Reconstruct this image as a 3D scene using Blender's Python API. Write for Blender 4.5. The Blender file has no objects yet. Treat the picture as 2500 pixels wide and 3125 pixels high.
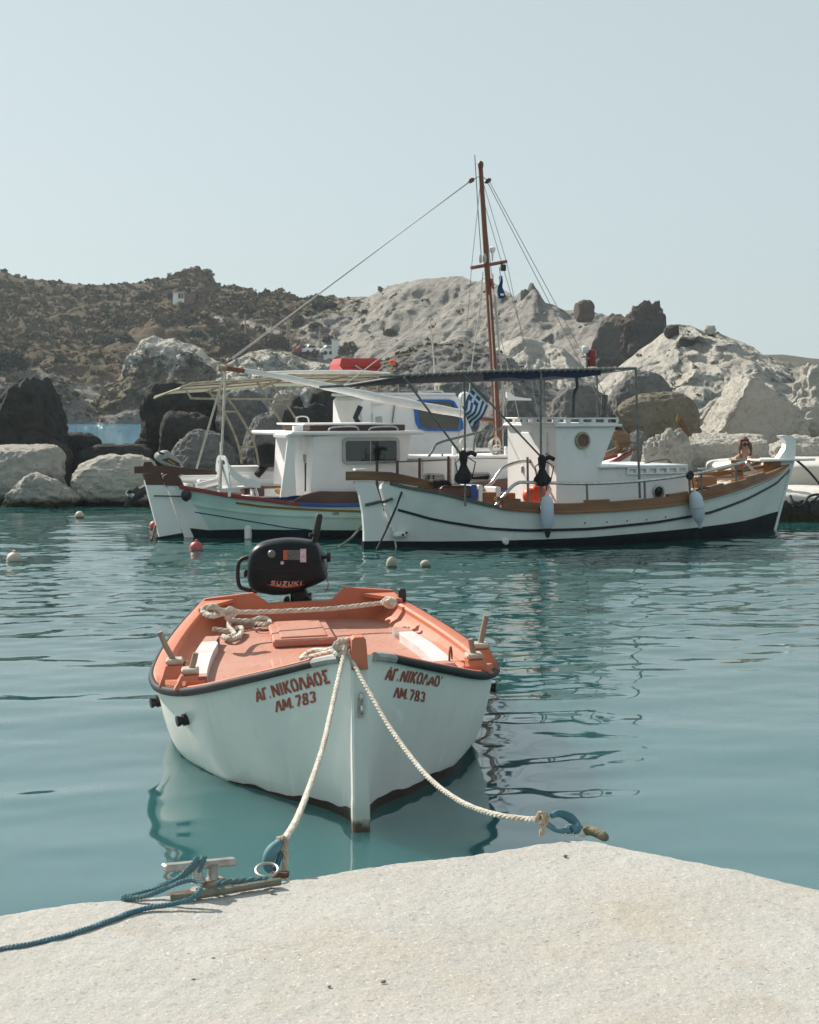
import bpy, math, random
import numpy as np
from mathutils import Vector, Matrix
R = math.radians
random.seed(7); np.random.seed(7)
S = bpy.context.scene
COL = S.collection
# ---------------------------------------------------------------- camera, world, sun, exposure
F, H0, HZ = 4800.0, 1.75, 1250.0          # focal length in photo pixels, eye height above the water, horizon row
cd = bpy.data.cameras.new('camera'); cam = bpy.data.objects.new('camera', cd); COL.objects.link(cam)
cam.location = (0, 0, H0); cam.rotation_euler = (R(90), 0, 0)
cd.sensor_fit = 'VERTICAL'; cd.sensor_height = 36.0; cd.lens = F / 3125 * 36.0
cd.shift_y = -(1562.5 - HZ) / 3125
cd.clip_start = .1; cd.clip_end = 20000
cd.dof.use_dof = True; cd.dof.focus_distance = 8.0; cd.dof.aperture_fstop = 20.0
S.camera = cam
SUN_EL, SUN_H = 38.0, (-.77, .638)          # elevation, horizontal direction towards the sun
az = math.atan2(SUN_H[0], SUN_H[1])        # clockwise from +Y
W = bpy.data.worlds.new('World'); S.world = W; W.use_nodes = True
nt = W.node_tree; nt.nodes.clear()
o = nt.nodes.new('ShaderNodeOutputWorld'); b = nt.nodes.new('ShaderNodeBackground')
sk = nt.nodes.new('ShaderNodeTexSky'); sk.sky_type = 'NISHITA'; sk.sun_disc = False
sk.sun_elevation = R(SUN_EL); sk.sun_rotation = az
sk.altitude = 0; sk.air_density = 1.0; sk.dust_density = 1.2; sk.ozone_density = 1.5
hs = nt.nodes.new('ShaderNodeHueSaturation'); hs.inputs['Saturation'].default_value = .36
nt.links.new(sk.outputs[0], hs.inputs['Color'])
mxw = nt.nodes.new('ShaderNodeMixRGB'); mxw.blend_type = 'MULTIPLY'; mxw.inputs[0].default_value = 1
mxw.inputs[2].default_value = (.985, 1.0, 1.0, 1)
nt.links.new(hs.outputs[0], mxw.inputs[1])
veil = nt.nodes.new('ShaderNodeMixRGB'); veil.inputs[0].default_value = .55; veil.inputs[2].default_value = (5.0, 6.1, 6.3, 1)   # thin even summer haze over the whole sky
# the haze veil is thickest low down and thins towards the zenith
gn = nt.nodes.new('ShaderNodeTexCoord'); sp_ = nt.nodes.new('ShaderNodeSeparateXYZ'); nt.links.new(gn.outputs['Generated'], sp_.inputs[0])
vr = nt.nodes.new('ShaderNodeMapRange'); vr.interpolation_type = 'SMOOTHSTEP'; vr.inputs[1].default_value = .22; vr.inputs[2].default_value = .75; vr.inputs[3].default_value = .66; vr.inputs[4].default_value = .52
nt.links.new(sp_.outputs['Z'], vr.inputs[0]); nt.links.new(vr.outputs[0], veil.inputs[0])
nt.links.new(mxw.outputs[0], veil.inputs[1]); nt.links.new(veil.outputs[0], b.inputs[0])
b.inputs[1].default_value = .089; nt.links.new(b.outputs[0], o.inputs[0])
sl = bpy.data.lights.new('sun', 'SUN'); so = bpy.data.objects.new('sun', sl); COL.objects.link(so)
sl.energy = 5.0; sl.angle = R(.6); sl.color = (1, .93, .83)
ce = math.cos(R(SUN_EL))
so.rotation_euler = Vector((SUN_H[0]*ce, SUN_H[1]*ce, math.sin(R(SUN_EL)))).to_track_quat('Z', 'Y').to_euler()
so.location = (-40, 30, 40)
S.view_settings.view_transform = 'Standard'; S.view_settings.look = 'None'
S.view_settings.exposure = 0.36; S.view_settings.gamma = 1.0
S.render.engine = 'CYCLES'
S.cycles.max_bounces = 6; S.cycles.glossy_bounces = 3; S.cycles.diffuse_bounces = 3; S.cycles.transparent_max_bounces = 8
S.cycles.volume_bounces = 0; S.cycles.caustics_reflective = False; S.cycles.caustics_refractive = False
S.cycles.use_adaptive_sampling = True; S.cycles.adaptive_threshold = .01; S.cycles.use_denoising = True
S.cycles.sample_clamp_indirect = 6

# ---------------------------------------------------------------- helpers
def P(px, py, Y):                          # photo pixel at a real distance -> world point
    return Vector(((px-1250)/F*Y, Y, H0-(py-HZ)/F*Y))
def water_at(px, py):                      # photo pixel lying on the water -> world point
    return P(px, py, F*H0/(py-HZ))
def lerp(a, b, t): return a+(b-a)*t
def interp(x, xs, ys): return float(np.interp(x, xs, ys))
def smooth_interp(x, xs, ys):              # monotone-ish cubic through a table
    xs = np.array(xs, float); ys = np.array(ys, float)
    i = int(np.clip(np.searchsorted(xs, x)-1, 0, len(xs)-2))
    m = np.gradient(ys, xs); h = xs[i+1]-xs[i]; t = min(max((x-xs[i])/h, 0), 1)
    return float((2*t**3-3*t**2+1)*ys[i]+(t**3-2*t**2+t)*h*m[i]+(-2*t**3+3*t**2)*ys[i+1]+(t**3-t**2)*h*m[i+1])
def _hash(ix, iy, iz, seed):
    h = (ix*374761393+iy*668265263+iz*2147483647+seed*974634777) & 0xffffffff
    h = ((h ^ (h >> 13))*1274126177) & 0xffffffff
    h = h ^ (h >> 16)
    return (h & 0xffffff)/float(0xffffff)*2-1
def vnoise(p, seed=0):                     # value noise, p (n,3)
    p = np.asarray(p, float); i = np.floor(p).astype(np.int64); f = p-i; f = f*f*f*(f*(f*6-15)+10)
    out = 0
    for dx in (0, 1):
        for dy in (0, 1):
            for dz in (0, 1):
                w = (f[:,0] if dx else 1-f[:,0])*(f[:,1] if dy else 1-f[:,1])*(f[:,2] if dz else 1-f[:,2])
                out = out+w*_hash(i[:,0]+dx, i[:,1]+dy, i[:,2]+dz, seed)
    return out
def fbm(p, octv=4, seed=0, ridged=False, gain=.5):
    p = np.asarray(p, float); a = 1; s = 0; tot = 0
    for k in range(octv):
        n = vnoise(p*(2.03**k), seed+k*17)
        if ridged: n = 1-2*np.abs(n)
        s = s+a*n; tot += a; a *= gain
    return s/tot

class MB:
    """collects geometry for ONE mesh object"""
    def __init__(s): s.v = []; s.f = []; s.m = []
    def add(s, vs, fs, mi=0):
        o = len(s.v); s.v += [tuple(q) for q in vs]; s.f += [tuple(i+o for i in f) for f in fs]; s.m += [mi]*len(fs); return s
    def box(s, c, d, rot=None, bev=0, mi=0):
        hx, hy, hz = d[0]/2, d[1]/2, d[2]/2
        if bev <= 0:
            vs = [Vector((x*hx, y*hy, z*hz)) for x in (-1,1) for y in (-1,1) for z in (-1,1)]
            fs = [(0,1,3,2),(4,6,7,5),(0,4,5,1),(2,3,7,6),(0,2,6,4),(1,5,7,3)]
        else:                               # chamfered box
            bv = min(bev, hx*.9, hy*.9, hz*.9); vs = []; ix = {}
            for a in (-1,1):
                for b_ in (-1,1):
                    for c_ in (-1,1):
                        for k in range(3):
                            q = [a*hx, b_*hy, c_*hz]
                            for j in range(3):
                                if j != k: q[j] -= (a,b_,c_)[j]*bv
                            ix[(a,b_,c_,k)] = len(vs); vs.append(Vector(q))
            fs = []
            for k in range(3):
                i, j = (k+1)%3, (k+2)%3
                for sg in (-1,1):
                    q = []
                    for a, b_ in ((-1,-1),(1,-1),(1,1),(-1,1)):
                        key = [0,0,0]; key[k]=sg; key[i]=a; key[j]=b_; q.append(ix[(*key,k)])
                    fs.append(tuple(q if sg > 0 else q[::-1]))
            for k in range(3):
                i, j = (k+1)%3, (k+2)%3
                for a in (-1,1):
                    for b_ in (-1,1):
                        k1 = [0,0,0]; k1[k]=-1; k1[i]=a; k1[j]=b_; k2 = list(k1); k2[k]=1
                        q = (ix[(*k1,i)], ix[(*k2,i)], ix[(*k2,j)], ix[(*k1,j)])
                        fs.append(q if a*b_ < 0 else q[::-1])
            for a in (-1,1):
                for b_ in (-1,1):
                    for c_ in (-1,1):
                        q = tuple(ix[(a,b_,c_,k)] for k in range(3)); fs.append(q if a*b_*c_ > 0 else q[::-1])
        if rot is not None:
            M = rot if isinstance(rot, Matrix) else Matrix.Rotation(rot, 3, 'Z'); vs = [M @ q for q in vs]
        c = Vector(c); return s.add([q+c for q in vs], fs, mi)
    def tube(s, pts, r, n=8, cap=True, mi=0, closed=False, flat=1.0):
        pts = [Vector(q) for q in pts]; k = len(pts); rs = r if hasattr(r, '__len__') else [r]*k
        up = None; vs = []; fs = []
        for i, q in enumerate(pts):
            if closed: d = pts[(i+1)%k]-pts[i-1]
            else: d = pts[min(i+1,k-1)]-pts[max(i-1,0)]
            if d.length < 1e-9: d = Vector((0,0,1))
            d.normalize()
            if up is None: up = Vector((0,0,1)) if abs(d.z) < .9 else Vector((1,0,0))
            a = d.cross(up)
            if a.length < 1e-6: a = d.orthogonal()
            a.normalize(); b_ = a.cross(d); up = b_
            for j in range(n):
                t = 2*math.pi*j/n; vs.append(q+a*math.cos(t)*rs[i]+b_*math.sin(t)*rs[i]*flat)
        m = k if closed else k-1
        for i in range(m):
            i2 = (i+1)%k
            for j in range(n): fs.append((i*n+j, i*n+(j+1)%n, i2*n+(j+1)%n, i2*n+j))
        if cap and not closed: fs += [tuple(range(n-1,-1,-1)), tuple((k-1)*n+j for j in range(n))]
        return s.add(vs, fs, mi)
    def lathe(s, prof, c=(0,0,0), n=20, axis=None, mi=0):
        M = Matrix.Identity(3) if axis is None else Vector(axis).normalized().to_track_quat('Z','Y').to_matrix()
        c = Vector(c); vs = []; fs = []
        for r, z in prof:
            for j in range(n):
                t = 2*math.pi*j/n; vs.append(c+M @ Vector((r*math.cos(t), r*math.sin(t), z)))
        for i in range(len(prof)-1):
            for j in range(n): fs.append((i*n+j, i*n+(j+1)%n, (i+1)*n+(j+1)%n, (i+1)*n+j))
        fs += [tuple(range(n-1,-1,-1)), tuple((len(prof)-1)*n+j for j in range(n))]
        return s.add(vs, fs, mi)
    def loft(s, rows, closed=False, cap0=False, cap1=False, mi=0):
        n = len(rows[0]); vs = [q for r in rows for q in r]; fs = []
        for i in range(len(rows)-1):
            for j in range(n if closed else n-1):
                j2 = (j+1)%n; fs.append((i*n+j, i*n+j2, (i+1)*n+j2, (i+1)*n+j))
        if cap0: fs.append(tuple(range(n-1,-1,-1)))
        if cap1: fs.append(tuple((len(rows)-1)*n+j for j in range(n)))
        return s.add(vs, fs, mi)
    def prism(s, poly, off, mi=0):          # polygon (3D points) pushed along off, solid
        a = [Vector(q) for q in poly]; off = Vector(off); n = len(a)
        fs = [tuple(range(n-1,-1,-1)), tuple(range(n, 2*n))]+[(i,(i+1)%n,n+(i+1)%n,n+i) for i in range(n)]
        return s.add(a+[q+off for q in a], fs, mi)
    def ring(s, outer, inner, off, mi=0):   # frame between two polygons of equal count, solid
        n = len(outer); off = Vector(off); o_ = [Vector(q) for q in outer]; i_ = [Vector(q) for q in inner]
        vs = o_+i_+[q+off for q in o_]+[q+off for q in i_]; fs = []
        for k in range(n):
            l = (k+1)%n
            fs += [(k,n+k,n+l,l),(2*n+k,2*n+l,3*n+l,3*n+k),(k,l,2*n+l,2*n+k),(n+k,3*n+k,3*n+l,n+l)]
        return s.add(vs, fs, mi)
    def build(s, name, mat, parent=None, smooth=True, angle=40, fix=True):
        me = bpy.data.meshes.new(name); me.from_pydata([tuple(q) for q in s.v], [], s.f)
        mats = mat if isinstance(mat, (list, tuple)) else [mat]
        for m_ in mats: me.materials.append(m_)
        if len(mats) > 1: me.polygons.foreach_set('material_index', s.m)
        if fix:
            import bmesh
            bm = bmesh.new(); bm.from_mesh(me); bmesh.ops.recalc_face_normals(bm, faces=bm.faces); bm.to_mesh(me); bm.free()
        if smooth:
            me.polygons.foreach_set('use_smooth', [True]*len(me.polygons))
            try: me.set_sharp_from_angle(angle=R(angle))
            except Exception: pass
        me.update()
        ob = bpy.data.objects.new(name, me); COL.objects.link(ob)
        if parent is not None: ob.parent = parent
        return ob
def tag(o, label=None, cat=None, group=None, kind=None):
    if label: o['label'] = label
    if cat: o['category'] = cat
    if group: o['group'] = group
    if kind: o['kind'] = kind
    return o
def thing(name, label, cat, loc=(0,0,0), rz=0, group=None):
    o = bpy.data.objects.new(name, None); COL.objects.link(o); o.empty_display_size = .2
    o.location = loc; o.rotation_euler = (0,0,rz); return tag(o, label, cat, group)
class Frame:                                # a boat's own axes: x forward, y to port, z up from the water
    def __init__(s, loc, ang): s.l = Vector((*loc, 0)); s.a = ang; s.c = math.cos(ang); s.s = math.sin(ang)
    def loc(s, w): d = Vector(w)-s.l; return Vector((d.x*s.c+d.y*s.s, -d.x*s.s+d.y*s.c, d.z))
    def wld(s, q): return Vector((s.l.x+q[0]*s.c-q[1]*s.s, s.l.y+q[0]*s.s+q[1]*s.c, q[2]))
    def P(s, px, py, yl=0.0):               # photo pixel on the boat's plane y = yl, in boat axes
        k = (px-1250)/F; Y = (yl-s.l.x*s.s+s.l.y*s.c)/(-k*s.s+s.c); return s.loc(P(px, py, Y))
    def Px(s, px, py, xl):                  # photo pixel on the boat's cross plane x = xl
        k = (px-1250)/F; Y = (xl+s.l.x*s.c+s.l.y*s.s)/(k*s.c+s.s); return s.loc(P(px, py, Y))
def bez(pts, n=24):                         # Catmull-Rom through points
    pts = [Vector(q) for q in pts]; out = []
    for i in range(len(pts)-1):
        p0 = pts[max(i-1,0)]; p1 = pts[i]; p2 = pts[i+1]; p3 = pts[min(i+2,len(pts)-1)]
        for k in range(n):
            t = k/n; out.append(.5*((2*p1)+(p2-p0)*t+(2*p0-5*p1+4*p2-p3)*t*t+(3*p1-p0-3*p2+p3)*t**3))
    return out+[pts[-1]]
def resample(pts, step):
    pts = [Vector(q) for q in pts]; d = [0]
    for a, c in zip(pts, pts[1:]): d.append(d[-1]+(c-a).length)
    n = max(2, int(d[-1]/step)); A = np.array(pts); t = np.linspace(0, d[-1], n)
    return [Vector(q) for q in np.stack([np.interp(t, d, A[:,k]) for k in range(3)], 1)]
def rope(pts, r, step=None, turns=1.0, strands=3, n=6):   # laid rope: strands twisted round a line
    step = step or r*1.1; pts = resample(pts, step); k = len(pts); m = MB(); up = None; fr = []
    for i, q in enumerate(pts):
        d = (pts[min(i+1,k-1)]-pts[max(i-1,0)]).normalized()
        if up is None: up = Vector((0,0,1)) if abs(d.z) < .9 else Vector((1,0,0))
        a = d.cross(up); a.normalize(); b_ = a.cross(d); up = b_; fr.append((q,a,b_))
    for st in range(strands):
        line = []
        for i, (q,a,b_) in enumerate(fr):
            t = turns*i*step/(r*7)*2*math.pi+st*2*math.pi/strands
            line.append(q+a*math.cos(t)*r*.5+b_*math.sin(t)*r*.5)
        m.tube(line, r*.56, n)
    return m

# ---------------------------------------------------------------- materials
MATS = {}
def nd(nt, t, **kw):
    n = nt.nodes.new(t)
    for k, v in kw.items(): setattr(n, k, v)
    return n
def pm(name, c1, c2=None, scale=6, rough=.55, metal=0, bump=0, bscale=40, lo=.35, hi=.65, c3=None, scale3=1.2, spec=.5, coat=0, stretch=None, detail=6, lo3=.4, hi3=.7, rvar=0.0, objvar=0.0):
    if name in MATS: return MATS[name]
    m = bpy.data.materials.new(name); m.use_nodes = True; nt = m.node_tree; bs = nt.nodes['Principled BSDF']
    L = nt.links.new; tc = nd(nt, 'ShaderNodeTexCoord'); mp = nd(nt, 'ShaderNodeMapping'); L(tc.outputs['Object'], mp.inputs[0])
    if stretch: mp.inputs['Scale'].default_value = stretch
    col = nd(nt, 'ShaderNodeRGB'); col.outputs[0].default_value = (*c1, 1); cur = col.outputs[0]
    def mixin(c, sc, lo, hi, cur, det):
        n = nd(nt, 'ShaderNodeTexNoise'); n.inputs['Scale'].default_value = sc; n.inputs['Detail'].default_value = det; L(mp.outputs[0], n.inputs['Vector'])
        mr = nd(nt, 'ShaderNodeMapRange'); mr.inputs[1].default_value = lo; mr.inputs[2].default_value = hi; L(n.outputs[0], mr.inputs[0])
        mx = nd(nt, 'ShaderNodeMixRGB'); L(mr.outputs[0], mx.inputs[0]); L(cur, mx.inputs[1]); mx.inputs[2].default_value = (*c, 1); return mx.outputs[0], mr.outputs[0]
    fac = None
    if c2: cur, fac = mixin(c2, scale, lo, hi, cur, detail)
    if c3: cur, _ = mixin(c3, scale3, lo3, hi3, cur, 4)
    if objvar:
        oi = nd(nt, 'ShaderNodeObjectInfo'); mr = nd(nt, 'ShaderNodeMapRange'); mr.inputs[3].default_value = 1-objvar; mr.inputs[4].default_value = 1+objvar; L(oi.outputs['Random'], mr.inputs[0])
        hv = nd(nt, 'ShaderNodeHueSaturation'); L(mr.outputs[0], hv.inputs['Value']); L(cur, hv.inputs['Color']); cur = hv.outputs[0]
    L(cur, bs.inputs['Base Color']); bs.inputs['Roughness'].default_value = rough; bs.inputs['Metallic'].default_value = metal
    bs.inputs['Specular IOR Level'].default_value = spec; bs.inputs['Coat Weight'].default_value = coat
    if rvar and fac is not None:
        mr = nd(nt, 'ShaderNodeMapRange'); mr.inputs[3].default_value = rough-rvar; mr.inputs[4].default_value = rough+rvar; L(fac, mr.inputs[0]); L(mr.outputs[0], bs.inputs['Roughness'])
    if bump:
        n = nd(nt, 'ShaderNodeTexNoise'); n.inputs['Scale'].default_value = bscale; n.inputs['Detail'].default_value = 5; L(mp.outputs[0], n.inputs['Vector'])
        bp = nd(nt, 'ShaderNodeBump'); bp.inputs['Strength'].default_value = 1.0; bp.inputs['Distance'].default_value = bump; L(n.outputs[0], bp.inputs['Height']); L(bp.outputs[0], bs.inputs['Normal'])
    MATS[name] = m; return m
# ================================================================ SETTING
def mesh_np(name, V, Fq, mat, kind=None, smooth=True, attr=None, angle=None):
    me = bpy.data.meshes.new(name); V = np.asarray(V, np.float32); Fq = np.asarray(Fq, np.int32)
    k = Fq.shape[1]; me.vertices.add(len(V)); me.vertices.foreach_set('co', V.ravel())
    me.loops.add(Fq.size); me.loops.foreach_set('vertex_index', Fq.ravel())
    me.polygons.add(len(Fq)); me.polygons.foreach_set('loop_start', np.arange(len(Fq))*k)
    me.update(calc_edges=True); me.validate()
    if smooth: me.polygons.foreach_set('use_smooth', [True]*len(me.polygons))
    if attr is not None:
        for nm, arr in attr.items():
            a = me.attributes.new(nm, 'FLOAT', 'POINT'); a.data.foreach_set('value', np.asarray(arr, np.float32))
    me.materials.append(mat); ob = bpy.data.objects.new(name, me); COL.objects.link(ob)
    if kind: ob['kind'] = kind
    return ob
def grid_faces(nr, nc):
    i = np.arange(nr-1)[:,None]*nc+np.arange(nc-1)[None]; i = i.ravel()
    return np.stack([i, i+1, i+1+nc, i+nc], 1)

# ---- water ---------------------------------------------------------------
def water_mat():
    m = bpy.data.materials.new('sea_water'); m.use_nodes = True; nt = m.node_tree; bs = nt.nodes['Principled BSDF']; L = nt.links.new
    tc = nd(nt, 'ShaderNodeNewGeometry')
    n0 = nd(nt, 'ShaderNodeTexNoise'); n0.inputs['Scale'].default_value = .12; L(tc.outputs['Position'], n0.inputs['Vector'])
    cr = nd(nt, 'ShaderNodeMixRGB'); cr.inputs[1].default_value = (.010,.066,.063,1); cr.inputs[2].default_value = (.016,.084,.080,1); L(n0.outputs[0], cr.inputs[0])
    sy_ = nd(nt, 'ShaderNodeSeparateXYZ'); L(tc.outputs['Position'], sy_.inputs[0])
    sh_ = nd(nt, 'ShaderNodeMapRange'); sh_.interpolation_type = 'SMOOTHSTEP'; sh_.inputs[1].default_value = 5.0; sh_.inputs[2].default_value = 13.5; L(sy_.outputs['Y'], sh_.inputs[0])
    shm = nd(nt, 'ShaderNodeMixRGB'); L(sh_.outputs[0], shm.inputs[0]); shm.inputs[1].default_value = (.036,.122,.130,1); L(cr.outputs[0], shm.inputs[2])   # shallow over pale sand near the quay
    op_ = nd(nt, 'ShaderNodeMapRange'); op_.inputs[1].default_value = 45; op_.inputs[2].default_value = 90; L(sy_.outputs['Y'], op_.inputs[0])
    opm = nd(nt, 'ShaderNodeMixRGB'); L(op_.outputs[0], opm.inputs[0]); L(shm.outputs[0], opm.inputs[1]); opm.inputs[2].default_value = (.02,.17,.26,1)   # bluer open sea
    L(opm.outputs[0], bs.inputs['Base Color'])
    bs.inputs['Roughness'].default_value = .03; bs.inputs['IOR'].default_value = 2.15
    bs.subsurface_method = 'BURLEY'; bs.inputs['Subsurface Weight'].default_value = 1.0; bs.inputs['Subsurface Radius'].default_value = (1,1,1); bs.inputs['Subsurface Scale'].default_value = .95   # light wanders through the clear water
    mp = nd(nt, 'ShaderNodeMapping'); mp.inputs['Scale'].default_value = (2.2, 5.0, 1); L(tc.outputs['Position'], mp.inputs[0])
    n1 = nd(nt, 'ShaderNodeTexNoise'); n1.inputs['Scale'].default_value = 1.0; n1.inputs['Detail'].default_value = 3; L(mp.outputs[0], n1.inputs['Vector'])
    sx = nd(nt, 'ShaderNodeSeparateXYZ'); L(tc.outputs['Position'], sx.inputs[0])
    mr = nd(nt, 'ShaderNodeMapRange'); mr.inputs[1].default_value = 7; mr.inputs[2].default_value = 45; mr.inputs[3].default_value = .0; mr.inputs[4].default_value = .03; L(sx.outputs['Y'], mr.inputs[0])
    mr2 = nd(nt, 'ShaderNodeMapRange'); mr2.inputs[1].default_value = 45; mr2.inputs[2].default_value = 120; mr2.inputs[3].default_value = 0; mr2.inputs[4].default_value = .5; L(sx.outputs['Y'], mr2.inputs[0])   # open water outside the breakwater is wind-ruffled
    sm_ = nd(nt, 'ShaderNodeMath', operation='ADD'); L(mr.outputs[0], sm_.inputs[0]); L(mr2.outputs[0], sm_.inputs[1])
    bp = nd(nt, 'ShaderNodeBump'); bp.inputs['Strength'].default_value = 1; L(sm_.outputs[0], bp.inputs['Distance']); L(n1.outputs[0], bp.inputs['Height']); L(bp.outputs[0], bs.inputs['Normal'])
    return m
WM = water_mat()
rng = np.random.RandomState(3)
ny, nx = 820, 520
Ys = 3.0*np.exp(np.linspace(0, math.log(62/3.0), ny)); u = np.linspace(-1, 1, nx)
Xg = u[None]*(Ys[:,None]*.30+4.5); Yg = np.repeat(Ys[:,None], nx, 1)
pt = np.stack([Xg.ravel(), Yg.ravel(), np.zeros(Xg.size)], 1)
def waves(pt, lam0, lam1, n, spread, slope, seed):
    r = np.random.RandomState(seed); z = np.zeros(len(pt))
    wob = fbm(pt*.35, 2, seed)*.8
    for k in range(n):
        lam = lam0*(lam1/lam0)**r.rand(); th = math.pi/2+r.randn()*spread+.12; kk = 2*math.pi/lam
        z += slope/kk*math.sqrt(2/n)*np.sin(kk*(pt[:,0]*math.cos(th)+pt[:,1]*math.sin(th))+r.rand()*6.28+wob*min(kk*.25, 2.2))
    return z
dist = pt[:,1]
patch = .62+.75*np.clip(fbm(pt*np.array([.16,.3,1]), 3, 5)+.35, 0, 1)
amp = np.interp(dist, [3,6,9,13,18,26,40,62], [.26,.32,.50,.85,1.0,1.0,1.0,.9])
calmR = 1-.35*np.clip((pt[:,0]-.3)/2, 0, 1)*np.interp(dist, [5,10,16], [1,.6,0])
z = waves(pt, .55, 1.6, 26, .30, .038, 11)*(.35+.65*amp)*calmR+waves(pt, .20, .5, 34, .42, .066, 12)*amp*patch*calmR*np.interp(dist,[3,8,14],[.2,.6,1])
z += waves(pt, 1.5, 3.4, 8, .5, .010, 13)
z *= np.interp(dist, [50, 62], [1, 0])*np.interp(np.abs(np.repeat(u[None], ny, 0).ravel()), [.93, 1], [1, 0])
pt[:,2] = z
# one sheet: the fine grid near the harbour continues as a coarse border out to the horizon
V = pt.tolist(); Fq = grid_faces(ny, nx).tolist()
top = [(ny-1)*nx+j for j in range(nx)]; lef = [i*nx for i in range(ny)]; rig = [i*nx+nx-1 for i in range(ny)]; bot = list(range(nx))
def ext(idx, fn):
    o_ = len(V)
    for i in idx: V.append(fn(V[i]))
    n = len(idx); return [(idx[k], idx[k+1], o_+k+1, o_+k) for k in range(n-1)]
Fq += ext(top, lambda p: [p[0]*60, 2400, 0]); Fq += ext(bot, lambda p: [p[0]*4, -12, 0])
Fq += ext(lef, lambda p: [-1390 if p[1] > 61.9 else -26-p[1]*22, 2400 if p[1] > 61.9 else (-12 if p[1] < 3.01 else p[1]), 0])
Fq += ext(rig, lambda p: [1390 if p[1] > 61.9 else 26+p[1]*22, 2400 if p[1] > 61.9 else (-12 if p[1] < 3.01 else p[1]), 0])
water = mesh_np('water', np.array(V), np.array(Fq), WM, 'structure')

# ---- near quay -----------------------------------------------------------
QZ = .45
def quay_mat():
    m = bpy.data.materials.new('quay_concrete'); m.use_nodes = True; nt = m.node_tree; bs = nt.nodes['Principled BSDF']; L = nt.links.new
    g = nd(nt, 'ShaderNodeNewGeometry')
    def noise(s, d, rough=.6, vec=None):
        n = nd(nt, 'ShaderNodeTexNoise'); n.inputs['Scale'].default_value = s; n.inputs['Detail'].default_value = d; n.inputs['Roughness'].default_value = rough; L(vec or g.outputs['Position'], n.inputs['Vector']); return n.outputs[0]
    def rngn(x, a, b_, c=0, d=1):
        r = nd(nt, 'ShaderNodeMapRange'); r.inputs[1].default_value = a; r.inputs[2].default_value = b_; r.inputs[3].default_value = c; r.inputs[4].default_value = d; L(x, r.inputs[0]); return r.outputs[0]
    def mix(f, a, b_):
        x = nd(nt, 'ShaderNodeMixRGB'); L(f, x.inputs[0])
        for k, v in ((1,a),(2,b_)):
            if isinstance(v, tuple): x.inputs[k].default_value = (*v, 1)
            else: L(v, x.inputs[k])
        return x.outputs[0]
    c = mix(rngn(noise(1.3, 6), .42, .66), (.445,.432,.405), (.415,.385,.33))
    c = mix(rngn(noise(5.5, 8, .7), .45, .72), c, (.40,.39,.375))
    c = mix(rngn(noise(2.1, 5, .65), .60, .70, 0, .5), c, (.37,.33,.27))
    c = mix(rngn(noise(70, 3), .56, .70, 0, .75), c, (.26,.245,.225))
    c = mix(rngn(noise(110, 2), .62, .70, 0, .8), c, (.66,.65,.63))
    v = nd(nt, 'ShaderNodeTexVoronoi'); v.inputs['Scale'].default_value = 38; L(g.outputs['Position'], v.inputs['Vector'])
    w = nd(nt, 'ShaderNodeSeparateColor'); L(v.outputs['Color'], w.inputs[0])
    sp = nd(nt, 'ShaderNodeMath', operation='MULTIPLY'); L(rngn(v.outputs['Distance'], .16, .10), sp.inputs[0]); L(rngn(w.outputs[0], .90, .93), sp.inputs[1])
    c = mix(sp.outputs[0], c, (.20,.17,.15))
    c = mix(rngn(noise(9, 7, .75), .66, .74, 0, .45), c, (.40,.37,.33))
    wv_ = nd(nt, 'ShaderNodeTexVoronoi', feature='DISTANCE_TO_EDGE'); wv_.inputs['Scale'].default_value = 1.1
    dm = nd(nt, 'ShaderNodeVectorMath', operation='ADD'); nz_ = nd(nt, 'ShaderNodeTexNoise'); nz_.inputs['Scale'].default_value = 5; L(g.outputs['Position'], nz_.inputs['Vector'])
    s2 = nd(nt, 'ShaderNodeVectorMath', operation='SCALE'); s2.inputs['Scale'].default_value = .35; L(nz_.outputs['Color'], s2.inputs[0]); L(g.outputs['Position'], dm.inputs[0]); L(s2.outputs[0], dm.inputs[1]); L(dm.outputs[0], wv_.inputs['Vector'])
    ck = nd(nt, 'ShaderNodeMath', operation='MULTIPLY'); L(rngn(wv_.outputs['Distance'], .012, .003), ck.inputs[0]); L(rngn(noise(1.7, 3), .56, .66, 0, .28), ck.inputs[1])
    c = mix(ck.outputs[0], c, (.20,.18,.155))
    c = mix(rngn(noise(.8, 5, .7), .5, .75, 0, .5), c, (.40,.37,.32))
    sz = nd(nt, 'ShaderNodeSeparateXYZ'); L(g.outputs['Position'], sz.inputs[0])
    c = mix(rngn(sz.outputs['Z'], .12, .02), c, (.05,.055,.04))
    L(c, bs.inputs['Base Color']); bs.inputs['Roughness'].default_value = .92; bs.inputs['Specular IOR Level'].default_value = .25
    ad = nd(nt, 'ShaderNodeMath', operation='ADD'); L(noise(60, 5, .7), ad.inputs[0]); L(noise(14, 4), ad.inputs[1])
    bp = nd(nt, 'ShaderNodeBump'); bp.inputs['Strength'].default_value = 1; bp.inputs['Distance'].default_value = .0045; L(ad.outputs[0], bp.inputs['Height']); L(bp.outputs[0], bs.inputs['Normal'])
    return m
QM = quay_mat()
xs = np.concatenate([np.linspace(-26,-2.2,30), np.linspace(-2.15,2.15,520), np.linspace(2.2,9,20)])
def quay_edge(x):
    a = 4.05+.49*(x+1.05); b_ = 4.83-.86*(x-.5)
    k = 34.0; return -np.log(np.exp(-k*a)+np.exp(-k*b_))/k+.0  # rounded corner
ye = quay_edge(xs)
eN = fbm(np.stack([xs*9, xs*0, xs*0], 1), 4, 4)*.022+fbm(np.stack([xs*2.2, xs*0+3, xs*0], 1), 2, 6)*.012
rows = []
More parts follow.
